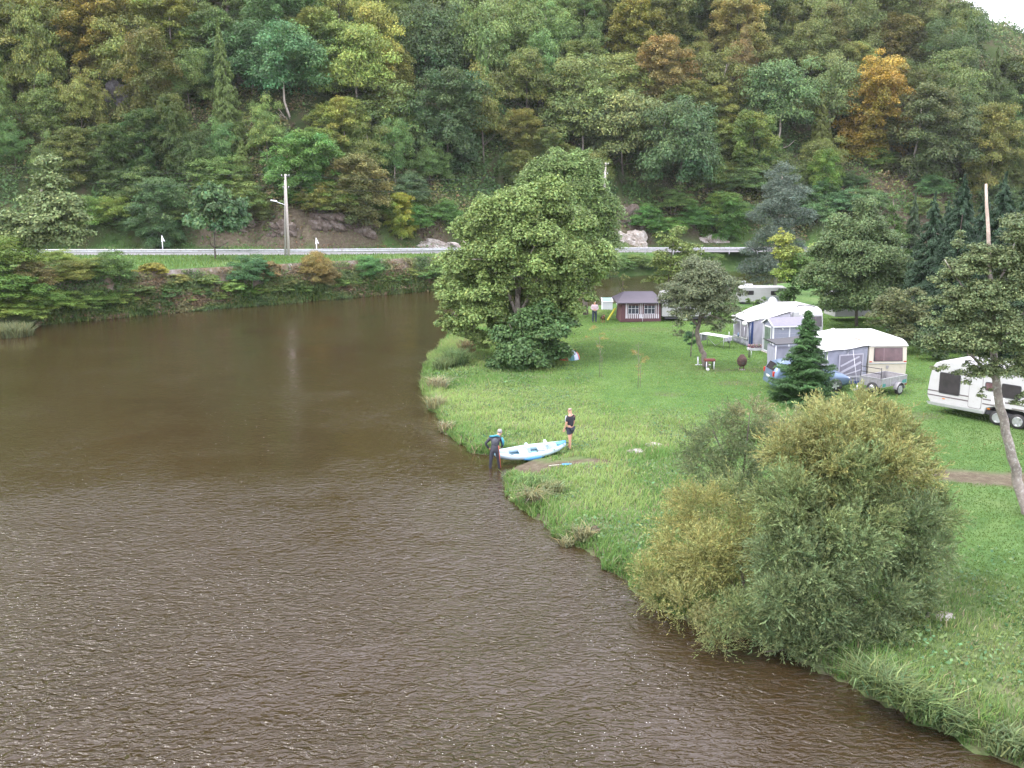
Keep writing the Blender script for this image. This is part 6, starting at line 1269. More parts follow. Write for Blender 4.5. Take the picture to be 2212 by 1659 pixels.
# blue-grey hatchback behind the fir
CARB = paint('car_blue', (.14, .20, .29), .28, .35, var=.05, scale=1.2)
zc2 = gz(15.3, 49.3); car = thing('parked_car', 'blue-grey hatchback parked behind the young fir', 'car', (13.2, 48.2, zc2), .05)
st = [(0, .45, .80, .80, .74, .74), (.06, .34, .98, 1.05, .82, .74), (.3, .28, 1.02, 1.42, .86, .62), (.7, .27, 1.02, 1.52, .87, .64), (1.3, .27, 1.0, 1.56, .88, .66), (1.9, .27, .98, 1.55, .88, .66), (2.35, .27, .96, 1.44, .88, .64), (2.85, .27, .94, 1.10, .87, .66), (3.1, .27, .93, .97, .86, .72), (3.6, .28, .86, .89, .83, .70), (3.9, .33, .74, .77, .76, .62), (4.05, .42, .60, .62, .66, .55)]
m = MB(); vs = []; ns = 11
for x, zb_, zt, zrf, wb_, wr in st:
    ring = [(wb_ * .92, zb_), (wb_, zb_ + .14), (wb_ + .02, (zb_ + zt) / 2 + .08), (wb_, zt), (wr + (wb_ - wr) * .08, zt + (zrf - zt) * .9), (wr * .6, zrf), ]
    ring = ring + [(-a, b_) for a, b_ in ring[::-1]]; vs += [(x, .88 + a, b_) for a, b_ in ring]
k = 12; fs = [(i * k + j, i * k + (j + 1) % k, (i + 1) * k + (j + 1) % k, (i + 1) * k + j) for i in range(len(st) - 1) for j in range(k)] + [tuple(range(k))[::-1], tuple(range((len(st) - 1) * k, len(st) * k))]
m.add(vs, fs, CARB, True); m.build('body', car)
def side_glass(x0, x1, zb0, zb1, zt0, zt1, s):
    q = []
    for x, z_ in ((x0, zb0), (x1, zb0), (zt1, zb1), (zt0, zb1)):
        f = (z_ - 1.0) / .5; hw = .885 + (.66 - .885) * f + .018; q.append((x, .88 + s * hw, z_))
    q2 = [(a, b_ - s * .03, c) for a, b_, c in q]; g = MB(); g.add(q + q2, [(0, 1, 2, 3), (7, 6, 5, 4), (0, 4, 5, 1), (1, 5, 6, 2), (2, 6, 7, 3), (3, 7, 4, 0)], GLASSD); g.build('side_window', car)
for s in (-1, 1): side_glass(.62, 1.55, 1.03, 1.44, .78, 1.55, s); side_glass(1.62, 2.62, 1.03, 1.44, 1.62, 2.30, s)
g = MB(); g.add([(.13, .30, 1.08), (.13, 1.46, 1.08), (.285, 1.36, 1.40), (.285, .40, 1.40), (.05, .30, 1.07), (.05, 1.46, 1.07), (.235, 1.36, 1.42), (.235, .40, 1.42)], [(0, 1, 2, 3), (4, 7, 6, 5), (0, 4, 5, 1), (3, 2, 6, 7), (0, 3, 7, 4), (1, 5, 6, 2)], GLASSD); g.build('rear_window', car)
g = MB(); g.add([(2.42, .30, 1.45), (2.42, 1.46, 1.45), (3.02, 1.52, 1.01), (3.02, .24, 1.01), (2.40, .30, 1.40), (2.40, 1.46, 1.40), (2.98, 1.52, .96), (2.98, .24, .96)], [(0, 1, 2, 3), (4, 7, 6, 5), (0, 4, 5, 1), (3, 2, 6, 7), (0, 3, 7, 4), (1, 5, 6, 2)], GLASSD); g.build('windscreen', car)
for yy in (.14, 1.62): m = MB(); m.box((.04, yy, .92), (.1, .16, .26), paint('tail_red', (.4, .03, .02), .3)); m.build('tail_light', car, .03)
for yy in (.3, 1.46): m = MB(); m.box((3.93, yy, .66), (.16, .28, .12), paint('lamp_clear', (.6, .62, .66), .15)); m.build('headlight', car, .04)
m = MB(); m.box((-.01, .88, .72), (.03, .5, .11), paint('plate', (.6, .6, .55), .4)); m.build('number_plate', car, .005); m = MB(); m.box((.03, .88, .42), (.12, 1.6, .2), CARB); m.build('bumper', car, .05)
for xx in (.72, 3.2):
    for yy in (.1, 1.66): wheel(car, (xx, yy, .31), .31, .2, 5)
    m = MB(); m.lathe([(.36, -.005), (.36, .02), (.3, .02)], (xx, -.005, .33), BLACKM, 20, 'Y'); m.build('wheel_arch', car)
m = MB(); m.box((2.7, -.08, 1.05), (.14, .16, .12), CARB); m.build('mirror', car, .03)

# box trailer
zt_ = gz(19.3, 49.5); tr = thing('box_trailer', 'grey metal box trailer with green patches in front of the cream caravan', 'trailer', (18.2, 46.95, zt_), .62)
TG = paint('trailer_grey', (.27, .27, .28), .6, .3, var=.15, scale=3, dirt=(.19, .185, .18)); TGR = paint('trailer_green', (.03, .19, .16), .5, var=.1)
Lt, Wt, zf_, ht = 2.1, 1.25, .48, .42
m = MB(); m.box((Lt / 2, Wt / 2, zf_), (Lt, Wt, .04), WOODP); m.build('floor', tr)
for yy in (0, Wt): m = MB(); m.box((Lt / 2, yy, zf_ + ht / 2), (Lt, .03, ht), TG); m.box((Lt / 2, yy, zf_ + ht), (Lt + .03, .05, .03), ALU); [m.box((q, yy, zf_ + ht / 2), (.04, .045, ht), ALU) for q in (.02, .7, 1.4, Lt - .02)]; m.build('side_panel', tr, .004)
for xx in (0, Lt): m = MB(); m.box((xx, Wt / 2, zf_ + ht / 2), (.03, Wt - .04, ht - .01), TG); m.box((xx, Wt / 2, zf_ + ht + .002), (.05, Wt, .03), ALU); m.build('end_panel', tr, .004)
m = MB(); m.prism([(Lt - .45, zf_ + .05), (Lt - .05, zf_ + .05), (Lt - .05, zf_ + .22), (Lt - .38, zf_ + .2)], -.024, -.016, TGR); m.prism([(.06, zf_ - .0), (.3, zf_ + .02), (.3, zf_ + .17), (.06, zf_ + .17)], -.024, -.016, TGR); m.build('green_patch', tr)
m = MB()
for yy in (.05, Wt - .05): m.tube([(-.02, yy, zf_ + ht), (-.02, yy, zf_ + ht + .55)], .02, BLACKM, 6)
for z_ in (.25, .5): m.tube([(-.02, .05, zf_ + ht + z_), (-.02, Wt - .05, zf_ + ht + z_)], .02, BLACKM, 6)
m.build('ladder_rack', tr)
for yy, s in ((-.15, -1), (Wt + .15, 1)):
    wheel(tr, (1.25, yy, .28), .28, .16, 5)
    m = MB(); m.prism([(1.25 + .36 * math.cos(a), .28 + .36 * math.sin(a)) for a in np.linspace(.1, math.pi - .1, 12)] + [(1.25 + .33 * math.cos(a), .28 + .33 * math.sin(a)) for a in np.linspace(math.pi - .1, .1, 12)], yy - .11, yy + .11, TG); m.build('mudguard', tr, .003)
m = MB(); m.lathe([(.1, -.07), (.27, -.07), (.28, 0), (.27, .07), (.1, .07)], (-.1, .45, .42), RUBBER, 20, 'X'); m.lathe([(.05, -.08), (.15, -.075), (.16, .0)], (-.1, .45, .42), ALU, 14, 'X'); m.build('spare_wheel', tr)
m = MB(); m.bar((.3, Wt / 2, .4), (-1.25, Wt / 2, .38), .06, .07, DARK); m.bar((.1, .15, .4), (-.7, Wt / 2, .39), .04, .05, DARK); m.bar((.1, Wt - .15, .4), (-.7, Wt / 2, .39), .04, .05, DARK); m.tube([(-.95, Wt / 2 + .1, .1), (-.95, Wt / 2 + .1, .6)], .02, ALU, 6); m.build('drawbar', tr)
m = MB(); m.lathe([(.02, 0), (.06, .03), (.05, .1), (.02, .13)], (-1.28, Wt / 2, .36), ALU, 10); m.build('coupling', tr)
for yy in (.1, Wt - .1): m = MB(); m.box((Lt + .03, yy, .42), (.04, .16, .08), paint('tail_red', (.4, .03, .02), .3)); m.build('tail_light', tr, .01)
# ------------------------------------------------------------------ people, dog, kayak
def skin(name, J, E_, mat, parent=None, sub=2, root=None, extra=None):
    """J: name -> (pos, radius or (rx, ry)); one continuous skinned surface"""
    ks = list(J); me = bpy.data.meshes.new(name); me.from_pydata([J[k][0] for k in ks], [(ks.index(a), ks.index(b_)) for a, b_ in E_], [])
    o = bpy.data.objects.new(name, me); COL.objects.link(o); md = o.modifiers.new('k', 'SKIN'); md.use_smooth_shade = True
    for i, k in enumerate(ks):
        r = J[k][1]; me.skin_vertices[0].data[i].radius = r if isinstance(r, tuple) else (r, r)
        me.skin_vertices[0].data[i].use_root = (k == (root or ks[0]))
    s = o.modifiers.new('s', 'SUBSURF'); s.levels = s.render_levels = sub
    dg = bpy.context.evaluated_depsgraph_get(); dg.update(); nm = bpy.data.meshes.new_from_object(o.evaluated_get(dg))
    bpy.data.objects.remove(o); nm.materials.clear(); nm.materials.append(mat); nm.polygons.foreach_set('use_smooth', [True] * len(nm.polygons))
    return mobj(name, nm, parent)
def lerp3(a, b_, t): return tuple(a[i] + (b_[i] - a[i]) * t for i in range(3))
def add_hand(J, E_, wrist, hand, side, tag_, curl=.03):
    """palm and five fingers continuing the forearm direction"""
    w = Vector(J[wrist][0]); e = Vector(hand) - w; d = e.normalized(); s = d.cross(Vector((0, 1, 0))).normalized() * side; up = d.cross(s).normalized()
    J[tag_ + 'palm'] = (tuple(w + d * .07), (.036, .02)); E_.append((wrist, tag_ + 'palm'))
    for i, (o_, l) in enumerate(((-.030, .065), (-.010, .078), (.012, .072), (.031, .056))):
        a = w + d * .085 + s * o_; b_ = a + d * l * .55 + up * curl * .4; c = b_ + d * l * .5 + up * curl
        for q, (p, r) in enumerate(((a, .010), (b_, .009), (c, .008))): J[f'{tag_}f{i}{q}'] = (tuple(p), r)
        E_ += [(tag_ + 'palm', f'{tag_}f{i}0'), (f'{tag_}f{i}0', f'{tag_}f{i}1'), (f'{tag_}f{i}1', f'{tag_}f{i}2')]
    a = w + d * .045 - s * .038; b_ = a - s * .018 + d * .035
    J[tag_ + 't0'] = (tuple(a), .011); J[tag_ + 't1'] = (tuple(b_), .009); E_ += [(tag_ + 'palm', tag_ + 't0'), (tag_ + 't0', tag_ + 't1')]
SKINM = paint('skin', (.50, .27, .19), .55, var=.08); 
def blob(name, parent, c, s, mat, noise_=.0, sub=3):
    me = bpy.data.meshes.new(name); bm = bmesh.new(); bmesh.ops.create_icosphere(bm, subdivisions=sub, radius=1)
    for v in bm.verts: k = 1 + noise_ * (float(vnoise(v.co.x * 3 + 7, v.co.y * 3 + v.co.z * 5, 2)) - .5); v.co = Vector((v.co.x * s[0] * k, v.co.y * s[1] * k, v.co.z * s[2] * k))
    for f in bm.faces: f.smooth = True
    bm.to_mesh(me); bm.free(); me.materials.append(mat); o = mobj(name, me, parent); o.location = c; return o
BE = [('pel', 'spine'), ('spine', 'chest'), ('chest', 'neck'), ('neck', 'head'), ('head', 'crown')]
for s in 'lr': BE += [('chest', 'sh' + s), ('sh' + s, 'el' + s), ('el' + s, 'wr' + s), ('pel', 'hip' + s), ('hip' + s, 'kn' + s), ('kn' + s, 'an' + s), ('an' + s, 'toe' + s)]
def figure(root, P, face=None, face_dir=(0, -1, 0), hairmat=None, hair=(.088, .1, .075), mat=SKINM):
    R = {'pel': (.135, .10), 'spine': (.125, .095), 'chest': (.15, .105), 'neck': .055, 'head': (.075, .088), 'crown': (.062, .07)}
    for s in 'lr': R.update({'sh' + s: .06, 'el' + s: .043, 'wr' + s: .028, 'hip' + s: .09, 'kn' + s: .058, 'an' + s: .038, 'toe' + s: (.035, .025)})
    J = {k: (P[k], R[k]) for k in P if k in R}; E_ = list(BE)
    for s, sd_ in (('l', 1), ('r', -1)): add_hand(J, E_, 'wr' + s, P['ha' + s], sd_, 'h' + s)
    body = skin('body', J, E_, mat, root, root='pel'); fd = Vector(face_dir).normalized(); hc = Vector(P['head']) + Vector((0, 0, .03)); sdv = fd.cross(Vector((0, 0, 1))).normalized()
    bm = bmesh.new(); bm.from_mesh(body.data)
    def ball(c, r, sc=(1, 1, 1)):
        t = bmesh.ops.create_uvsphere(bm, u_segments=8, v_segments=6, radius=r); [setattr(v, 'co', Vector((v.co.x * sc[0], v.co.y * sc[1], v.co.z * sc[2])) + c) for v in t['verts']]
    ball(hc + fd * .098 + Vector((0, 0, -.01)), .017, (1, 1, 1.5)); ball(hc + sdv * .088, .022, (.6, 1, 1.4)); ball(hc - sdv * .088, .022, (.6, 1, 1.4)); ball(hc + fd * .075 + Vector((0, 0, -.075)), .03)
    bm.to_mesh(body.data); bm.free(); body.data.polygons.foreach_set('use_smooth', [True] * len(body.data.polygons))
    for q in (-1, 1): blob('eye', root, hc + fd * .088 + sdv * .032 * q + Vector((0, 0, .018)), (.011, .008, .007), BLACKM, 0, 1)
    blob('mouth', root, hc + fd * .094 + Vector((0, 0, -.052)), (.022, .008, .005), paint('lips', (.3, .1, .09), .5), 0, 1)
    if hairmat: blob('hair', root, hc - fd * .018 + Vector((0, 0, .05)), hair, hairmat, .25)
    return body
def garment(name, root, P, keys, edges, rad, mat): return skin(name, {k: (P[k] if isinstance(k, str) and k in P else keys[k], rad[k]) for k in keys}, edges, mat, root, root=list(keys)[0])

# man in T-shirt and shorts at the bow, looking left towards the river
b = gpt(1231, 972); P = dict(pel=(0, 0, .95), spine=(.02, 0, 1.12), chest=(.035, 0, 1.33), neck=(.01, 0, 1.49), head=(-.03, 0, 1.62), crown=(-.03, 0, 1.70), shl=(.02, -.17, 1.40), shr=(.04, .17, 1.40), ell=(-.02, -.22, 1.14), elr=(.02, .22, 1.14), wrl=(-.13, -.18, .92), wrr=(-.08, .22, .90),
    hal=(-.18, -.16, .80), har=(-.12, .22, .78), hipl=(0, -.09, .90), hipr=(0, .09, .90), knl=(.07, -.09, .49), knr=(-.06, .10, .50), anl=(.09, -.08, .09), anr=(-.15, .12, .09), toel=(-.03, -.10, .04), toer=(-.28, .12, .04))
p2 = thing('person', 'standing man in black T-shirt with white stripes and dark shorts, by the bow', 'person', b, -.75)
figure(p2, P, face_dir=(-1, .2, -.1), hairmat=paint('hair_short', (.30, .22, .18), .8), hair=(.078, .086, .05))
TS_ = paint('tshirt_black', (.018, .018, .028), .85); WH = paint('stripe_white', (.55, .58, .62), .7)
e1 = {'pel': 1, 'spine': 1, 'chest': 1, 'shl': 1, 'shr': 1, 'sl': lerp3(P['shl'], P['ell'], .75), 'sr': lerp3(P['shr'], P['elr'], .75), 'nb': lerp3(P['chest'], P['neck'], .6)}
garment('tshirt', p2, P, e1, [('pel', 'spine'), ('spine', 'chest'), ('chest', 'shl'), ('chest', 'shr'), ('shl', 'sl'), ('shr', 'sr'), ('chest', 'nb')], {'pel': (.155, .12), 'spine': (.145, .115), 'chest': (.168, .125), 'shl': .082, 'shr': .082, 'sl': .066, 'sr': .066, 'nb': .08}, TS_)
for y0_ in (-1, 1):
    a = Vector(P['shl' if y0_ < 0 else 'shr']); m = MB(); m.tube([a + Vector((-.075, y0_ * .02, .07)), a + Vector((-.085, y0_ * .055, -.05)), Vector(lerp3(P['shl' if y0_ < 0 else 'shr'], P['ell' if y0_ < 0 else 'elr'], .7)) + Vector((-.055, y0_ * .035, 0))], .014, WH, 6); m.build('stripe', p2)
e2 = {'pel': 1, 'hipl': 1, 'hipr': 1, 'ql': lerp3(P['hipl'], P['knl'], .62), 'qr': lerp3(P['hipr'], P['knr'], .62)}
garment('shorts', p2, P, e2, [('pel', 'hipl'), ('pel', 'hipr'), ('hipl', 'ql'), ('hipr', 'qr')], {'pel': (.15, .115), 'hipl': .115, 'hipr': .115, 'ql': .098, 'qr': .098}, paint('shorts_dark', (.025, .03, .045), .85))
for s in 'lr': garment('shoe', p2, P, {'an' + s: 1, 'toe' + s: 1}, [('an' + s, 'toe' + s)], {'an' + s: .052, 'toe' + s: (.05, .038)}, paint('shoe_black', (.02, .02, .022), .7))

# man in wetsuit standing in the shallows, back to the camera, bent over the stern
P = dict(pel=(.0, 0, 1.0), spine=(.01, .06, 1.17), chest=(.03, .15, 1.36), neck=(.13, .25, 1.50), head=(.20, .32, 1.57), crown=(.22, .35, 1.63), shl=(-.17, .14, 1.42), shr=(.24, .17, 1.40), ell=(-.37, .12, 1.20), elr=(.31, .14, 1.13), wrl=(-.23, .16, .99), wrr=(.24, .34, .98),
    hal=(-.14, .22, .94), har=(.23, .46, .93), hipl=(-.10, 0, .95), hipr=(.10, 0, .95), knl=(-.16, -.02, .54), knr=(.15, .02, .54), anl=(-.19, 0, .12), anr=(.20, .03, .12), toel=(-.21, .15, .06), toer=(.21, .18, .06))
b = unp(1069, 1011, 0); p1 = thing('person', 'man in dark wetsuit standing in the shallows bent over the kayak', 'person', (b[0], b[1], -.24), 0)
figure(p1, P, face_dir=(.35, .9, -.5), hairmat=paint('hair_grey', (.26, .25, .25), .85), hair=(.095, .105, .09))
WS_ = paint('neoprene', (.022, .024, .034), .6, var=.2); W2 = paint('neoprene_grey', (.05, .055, .07), .6, var=.15); TEAL = paint('neoprene_teal', (.03, .22, .30), .6); ORG = paint('neoprene_orange', (.42, .10, .06), .6)
K = ['pel', 'spine', 'chest', 'shl', 'shr', 'ell', 'elr', 'wrl', 'wrr', 'hipl', 'hipr', 'knl', 'knr', 'anl', 'anr', 'nb']; P['nb'] = lerp3(P['chest'], P['neck'], .75)
rr = {'pel': (.155, .12), 'spine': (.148, .115), 'chest': (.175, .13), 'shl': .078, 'shr': .078, 'ell': .055, 'elr': .055, 'wrl': .04, 'wrr': .04, 'hipl': .108, 'hipr': .108, 'knl': .072, 'knr': .072, 'anl': .052, 'anr': .052, 'nb': .075}
skin('wetsuit', {k: (P[k], rr[k]) for k in K}, [('pel', 'spine'), ('spine', 'chest'), ('chest', 'nb'), ('chest', 'shl'), ('chest', 'shr'), ('shl', 'ell'), ('ell', 'wrl'), ('shr', 'elr'), ('elr', 'wrr'), ('pel', 'hipl'), ('pel', 'hipr'), ('hipl', 'knl'), ('knl', 'anl'), ('hipr', 'knr'), ('knr', 'anr')], WS_, p1, root='pel')
blob('back_panel', p1, (.01, .02, 1.27), (.135, .10, .19), W2, 0)
m = MB(); m.tube([(-.20, .10, 1.50), (-.08, .05, 1.51), (.06, .09, 1.53), (.2, .10, 1.49)], [.03, .04, .04, .03], TEAL, 8); m.build('shoulder_panel', p1)
m = MB(); m.tube([(.28, .10, 1.45), (.325, .08, 1.28), (.335, .08, 1.14)], [.04, .045, .03], TEAL, 8); m.build('sleeve_panel', p1)
m = MB(); m.tube([(.15, -.07, 1.16), (.17, -.08, 1.02), (.17, -.07, .90)], .018, ORG, 6); m.tube([(.17, -.07, .9), (.20, -.04, .6), (.235, -.02, .25)], .014, ORG, 6); m.build('orange_piping', p1)

# far man with the dog
b = gpt(1284, 697); P = dict(pel=(0, 0, .92), spine=(0, 0, 1.09), chest=(0, 0, 1.29), neck=(0, 0, 1.45), head=(0, -.02, 1.57), crown=(0, -.02, 1.65), shl=(-.19, 0, 1.37), shr=(.19, 0, 1.37), ell=(-.27, -.05, 1.12), elr=(.27, -.05, 1.12), wrl=(-.12, -.22, 1.05), wrr=(.12, -.22, 1.03),
    hal=(-.03, -.24, 1.05), har=(.03, -.25, 1.02), hipl=(-.10, 0, .88), hipr=(.10, 0, .88), knl=(-.11, -.02, .48), knr=(.11, .0, .48), anl=(-.12, .02, .09), anr=(.12, .02, .09), toel=(-.14, -.12, .04), toer=(.14, -.12, .04))
p3 = thing('person', 'balding man in pale pink sweater and dark trousers standing near the dog', 'person', b, 0)
figure(p3, P, face_dir=(0, -1, 0), hairmat=paint('hair_white', (.42, .38, .36), .85), hair=(.085, .09, .055))
SW = paint('sweater_pink', (.42, .33, .36), .85, var=.12, scale=4, bump=.3); TRO = paint('trousers_dark', (.025, .035, .055), .85, var=.15)
K = ['spine', 'pel', 'chest', 'shl', 'shr', 'ell', 'elr', 'wrl', 'wrr', 'nb']; P['nb'] = lerp3(P['chest'], P['neck'], .8); rr = {'pel': (.175, .14), 'spine': (.175, .145), 'chest': (.185, .14), 'shl': .088, 'shr': .088, 'ell': .065, 'elr': .065, 'wrl': .048, 'wrr': .048, 'nb': .085}
skin('sweater', {k: (P[k], rr[k]) for k in K}, [('pel', 'spine'), ('spine', 'chest'), ('chest', 'nb'), ('chest', 'shl'), ('chest', 'shr'), ('shl', 'ell'), ('ell', 'wrl'), ('shr', 'elr'), ('elr', 'wrr')], SW, p3, root='spine')
K = ['pel', 'hipl', 'hipr', 'knl', 'knr', 'anl', 'anr']; rr = {'pel': (.155, .12), 'hipl': .115, 'hipr': .115, 'knl': .085, 'knr': .085, 'anl': .065, 'anr': .065}
skin('trousers', {k: (P[k], rr[k]) for k in K}, [('pel', 'hipl'), ('pel', 'hipr'), ('hipl', 'knl'), ('knl', 'anl'), ('hipr', 'knr'), ('knr', 'anr')], TRO, p3, root='pel')
for s in 'lr': garment('shoe', p3, P, {'an' + s: 1, 'toe' + s: 1}, [('an' + s, 'toe' + s)], {'an' + s: .055, 'toe' + s: (.05, .038)}, paint('shoe_black', (.02, .02, .022), .7))
# dog facing the camera
b = gpt(1302, 697); dg_ = thing('dog', 'dark brown dog with tan legs facing the camera', 'dog', b, .15); DM = paint('dog_dark', (.055, .03, .022), .9, var=.3, scale=9); DT = paint('dog_tan', (.24, .12, .06), .9, var=.2, scale=9)
J = {'chest': ((0, -.22, .42), (.105, .13)), 'mid': ((0, 0, .44), (.10, .115)), 'rump': ((0, .24, .43), (.095, .105)), 'tail1': ((.02, .36, .46), .03), 'tail2': ((.05, .46, .56), .02), 'tail3': ((.06, .5, .66), .012), 'neck': ((0, -.32, .52), .075), 'head': ((0, -.38, .60), (.07, .065)), 'muz': ((0, -.48, .565), .038), 'nose': ((0, -.54, .56), .025)}
E_ = [('mid', 'chest'), ('mid', 'rump'), ('rump', 'tail1'), ('tail1', 'tail2'), ('tail2', 'tail3'), ('chest', 'neck'), ('neck', 'head'), ('head', 'muz'), ('muz', 'nose')]
for s, x in (('l', -.09), ('r', .09)):
    J.update({'fs' + s: ((x, -.22, .33), .05), 'fe' + s: ((x, -.20, .2), .03), 'fw' + s: ((x, -.22, .08), .022), 'fp' + s: ((x, -.26, .02), (.028, .02)), 'hs' + s: ((x, .24, .34), .065), 'hk' + s: ((x, .17, .24), .038), 'hh' + s: ((x, .29, .13), .022), 'hf' + s: ((x, .27, .04), .02), 'hp' + s: ((x, .23, .02), (.028, .02)), 'ea' + s: ((x * .55, -.36, .665), .022), 'eb' + s: ((x * .65, -.36, .72), .01)})
    E_ += [('chest', 'fs' + s), ('fs' + s, 'fe' + s), ('fe' + s, 'fw' + s), ('fw' + s, 'fp' + s), ('rump', 'hs' + s), ('hs' + s, 'hk' + s), ('hk' + s, 'hh' + s), ('hh' + s, 'hf' + s), ('hf' + s, 'hp' + s), ('head', 'ea' + s), ('ea' + s, 'eb' + s)]
bd = skin('body', J, E_, DM, dg_, root='mid'); bd.data.materials.append(DT)
for f in bd.data.polygons:
    c = f.center
    if c.z < .26 or (c.y < -.30 and c.z < .50) or c.y < -.44: f.material_index = 1

# inflatable kayak with one end in the water
ka, kb = Vector((-.75, 37.45, .30)), Vector((2.18, 38.35, .48)); dk = kb - ka; Lk = dk.length
kz = thing('kayak', 'white and pale blue inflatable two-seat kayak hauled halfway out', 'kayak', tuple(ka), math.atan2(dk.y, dk.x)); kz.rotation_euler[1] = -math.atan2(dk.z, Vector((dk.x, dk.y)).length); kz.rotation_euler[0] = math.radians(16)
KW = paint('kayak_white', (.40, .50, .55), .35, var=.05, scale=2); KB = paint('kayak_blue', (.06, .24, .46), .4, var=.1); KL = paint('kayak_pale_blue', (.22, .43, .54), .35)
def kpath(s, a, b_, n=14, z=.0, wd=.33): return [(Lk * (a + (b_ - a) * i / n), s * wd * math.sin(math.pi * min(1, max(0, (a + (b_ - a) * i / n) * 1.0))) ** .6, z + .20 * abs(2 * (a + (b_ - a) * i / n) - 1) ** 3) for i in range(n + 1)]
def krad(a, b_, n=14, r=.125): return [r * (.35 + .65 * math.sin(math.pi * (a + (b_ - a) * i / n)) ** .45) for i in range(n + 1)]
for s in (-1, 1): m = MB(); m.tube(kpath(s, .02, .98), krad(.02, .98), KW, 14); m.build('side_tube', kz)
m = MB(); vs = []; fs = []
for i in range(15):
    t = .03 + .94 * i / 14; w = .31 * math.sin(math.pi * t) ** .6; z_ = -.09 + .2 * abs(2 * t - 1) ** 3; vs += [(Lk * t, -w, z_), (Lk * t, w, z_), (Lk * t, w, z_ - .06), (Lk * t, -w, z_ - .06)]
for i in range(14): a = 4 * i; fs += [(a, a + 4, a + 5, a + 1), (a + 3, a + 2, a + 6, a + 7), (a, a + 3, a + 7, a + 4), (a + 1, a + 5, a + 6, a + 2)]
m.add(vs, fs, KL, True); m.build('floor', kz)
for a, b_, mt in ((.74, .99, KL), (.86, .995, KB), (.005, .2, KL)):
    m = MB(); vs = []; n_ = 8
    for i in range(n_ + 1):
        t = a + (b_ - a) * i / n_; w = .37 * math.sin(math.pi * t) ** .6 + .04 + (.006 if mt is KB else 0); z_ = .20 * abs(2 * t - 1) ** 3 + .1 * math.sin(math.pi * t) ** .3 + (.006 if mt is KB else 0); 
        for q in range(7): an = math.pi * q / 6; vs.append((Lk * t, w * math.cos(an), z_ * 1 + .07 * math.sin(an) - .12 * (1 - math.sin(an))))
    m.add(vs, [(i * 7 + q, i * 7 + q + 1, (i + 1) * 7 + q + 1, (i + 1) * 7 + q) for i in range(n_) for q in range(6)], mt, True); m.build('deck', kz)
m = MB(); m.tube([(Lk * t, -.32 * math.sin(math.pi * t) ** .6 - .10, -.05) for t in np.linspace(.36, .66, 8)], [.02, .06, .085, .09, .09, .085, .06, .02], KB, 8); m.build('side_patch', kz)
for t, s_ in ((.42, .85), (.68, 1.05)):
    m = MB(); m.box((0, 0, .03), (.42, .40, .09), KW); so = m.build('seat', kz, .04); so.location = (Lk * t, 0, 0); m = MB(); m.box((-.05, 0, .2), (.12, .42, .34 * s_), KW, Matrix.Rotation(-.3, 3, 'Y')); bo = m.build('backrest', so, .05); bo.location = (.2, 0, 0)
for t in (.2, .56): m = MB(); m.tube([(Lk * t, -.30, .16), (Lk * (t + .05), -.33, .2), (Lk * (t + .12), -.33, .165)], .014, DARK, 6); m.build('handle', kz)
m = MB(); m.tube([(Lk * .985, 0, .23), (Lk * 1.01, 0, .2), (Lk * 1.04, 0, .14)], .02, DARK, 6); m.build('bow_loop', kz)
# paddle blade lying on the mud
b = gpt(1224, 1006); pd = thing('paddle', 'bright blue paddle lying on the bank below the kayak', 'paddle', (b[0], b[1], b[2] + .05), .25); m = MB(); m.prism([(-.22, -.02), (-.15, -.09), (.12, -.1), (.2, -.03), (.2, .03), (.12, .1), (-.15, .09), (-.22, .02)], 0, .025, paint('paddle_blue', (.04, .24, .55), .4), 'Z'); m.build('blade', pd, .008); m = MB(); m.tube([(-.2, 0, .012), (-.75, -.1, .03)], .015, paint('paddle_shaft', (.5, .5, .42), .4), 8); m.build('shaft', pd)

# ------------------------------------------------------------------ labels for the wood and the bank
def tone_word(c):
    r, g, b_ = c; v = .5 * (r + g); q = r / max(g, 1e-3)
    if q > 1.45: return 'rust-orange'
    if q > 1.12: return 'golden brown'
    if q > .95: return 'yellow-olive' if v > .12 else 'bronze-olive'
    if b_ / g > .42: return 'grey-green' if v > .09 else 'dark blue-green'
    if q > .75: return 'light olive' if v > .12 else 'olive green'
    return 'fresh green' if v > .12 else ('mid green' if v > .085 else 'dark green')
LMK = [(-100, 'at the left edge'), (110, 'above the lone bank tree'), (240, 'left of the grey cliff'), (330, 'above the left road sign'), (450, 'between left sign and lamp pole'), (570, 'above the lamp pole'), (690, 'above the right road sign'), (800, 'above the low rock hump'),
       (960, 'left above the maple'), (1080, 'above the maple'), (1220, 'above the ash'), (1330, 'above the white rock face'), (1450, 'above the apple tree'), (1580, 'above the blue-grey pine'), (1730, 'left of the bare earth'), (1870, 'above the bare earth'), (2010, 'above the dark spruces'), (2130, 'at the right edge')]
def lm(px, table):
    w = table[0][1]
    for a, t in table:
        if px >= a: w = t
    return w
def row(py):
    return 'at the very top' if py < 60 else 'near the top' if py < 140 else 'high up' if py < 220 else 'halfway up' if py < 300 else 'low down' if py < 390 else 'at the slope foot'
SH = {'beech': 'layered tree', 'oak': 'rounded tree', 'ash': 'loose-crowned tree', 'spruce': 'pointed tree', 'bush': 'bushy tree'}
from collections import defaultdict
D_ = defaultdict(list)
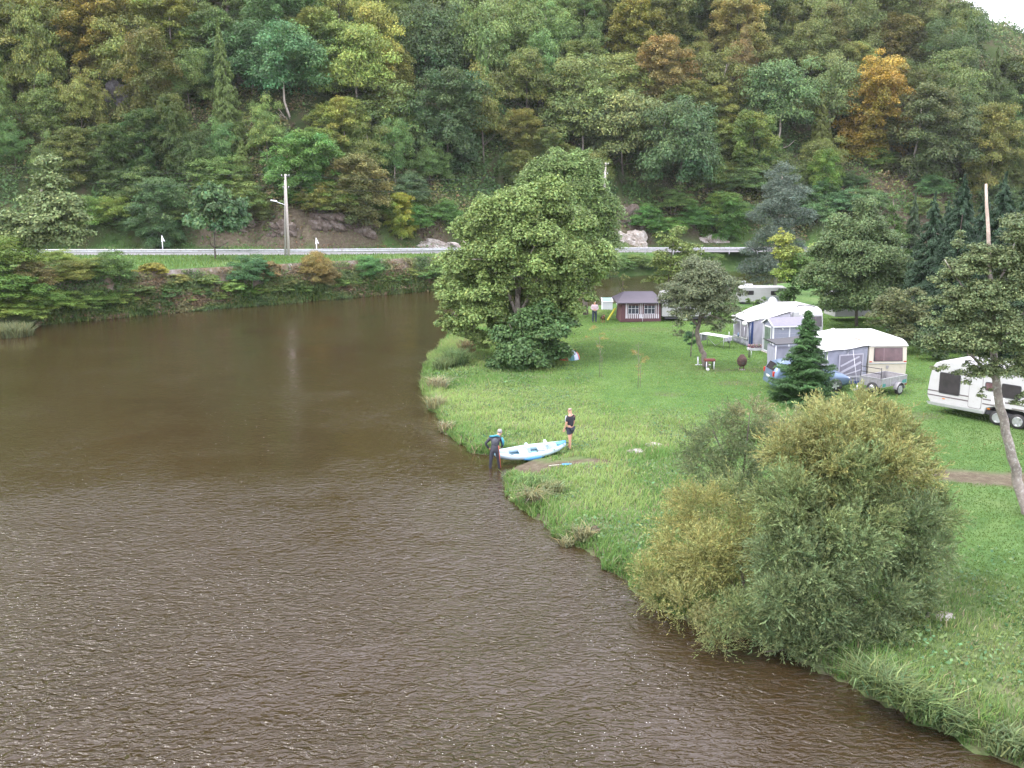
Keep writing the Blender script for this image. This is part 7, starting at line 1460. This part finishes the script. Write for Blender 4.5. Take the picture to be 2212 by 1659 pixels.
for o, px, py, R, kind, c, note in hill_trees:
    lb = f"{note or tone_word(tuple(q / 1.1 for q in c))} {SH[kind] if not note else 'tree'} {row(py)}, {lm(px, LMK)}"; D_[lb].append((px, o))
ORD = ['leftmost', 'second from left', 'third from left', 'fourth from left', 'fifth from left', 'sixth from left', 'seventh from left', 'eighth from left']
def settle(D_):
    for lb, L2 in D_.items():
        L2.sort(key=lambda t: t[0])
        for i, (px, o) in enumerate(L2): o['label'] = lb if len(L2) == 1 else (f"{lb}, {'left' if i == 0 else 'right'} one" if len(L2) == 2 else f"{lb}, {ORD[min(i, 7)]}")
settle(D_)
LB2 = [(-100, 'at the left edge'), (90, 'under the lone bank tree'), (180, 'right of the lone bank tree'), (290, 'below the left road sign'), (400, 'right below the left sign'), (500, 'just left of the lamp pole'), (600, 'below the lamp pole'), (660, 'below the right road sign'), (745, 'below the low reddish rock'), (840, 'near the maple, left side'), (1300, 'right of the maple'), (1440, 'behind the riverside sapling')]
D_ = defaultdict(list)
for o, px, py, R, col in BK:
    if o['group'].startswith('shrubs'):
        z_ = 'on the wall top' if py < 600 and px > 120 else ('at the waterline' if px > 120 and py > 615 else 'on the bank'); D_[f"{'large' if R > 1.7 else 'small'} {tone_word(col)} shrub {z_}, {lm(px, LB2)}"].append((px, o))
    else: D_[f"{tone_word(col)} shrub low on the slope, {lm(px, LMK).replace('above', 'behind')}"].append((px, o))
settle(D_)
# ------------------------------------------------------------------ the damp air of the valley
hm, N, L = newmat('haze'); o = N.new('ShaderNodeOutputMaterial'); pv = N.new('ShaderNodeVolumePrincipled'); L.new(pv.outputs[0], o.inputs['Volume'])
pv.inputs['Color'].default_value = (.86, .9, .96, 1); pv.inputs['Density'].default_value = .00010; pv.inputs['Anisotropy'].default_value = .2
hb_ = MB(); hb_.box((-50, 420, 72), (940, 1000, 158), hm); tag(hb_.build('haze'), 'thin grey-white haze filling the valley', None, None, 'stuff')
C.cycles.volume_bounces = 1; C.cycles.volume_step_rate = 10
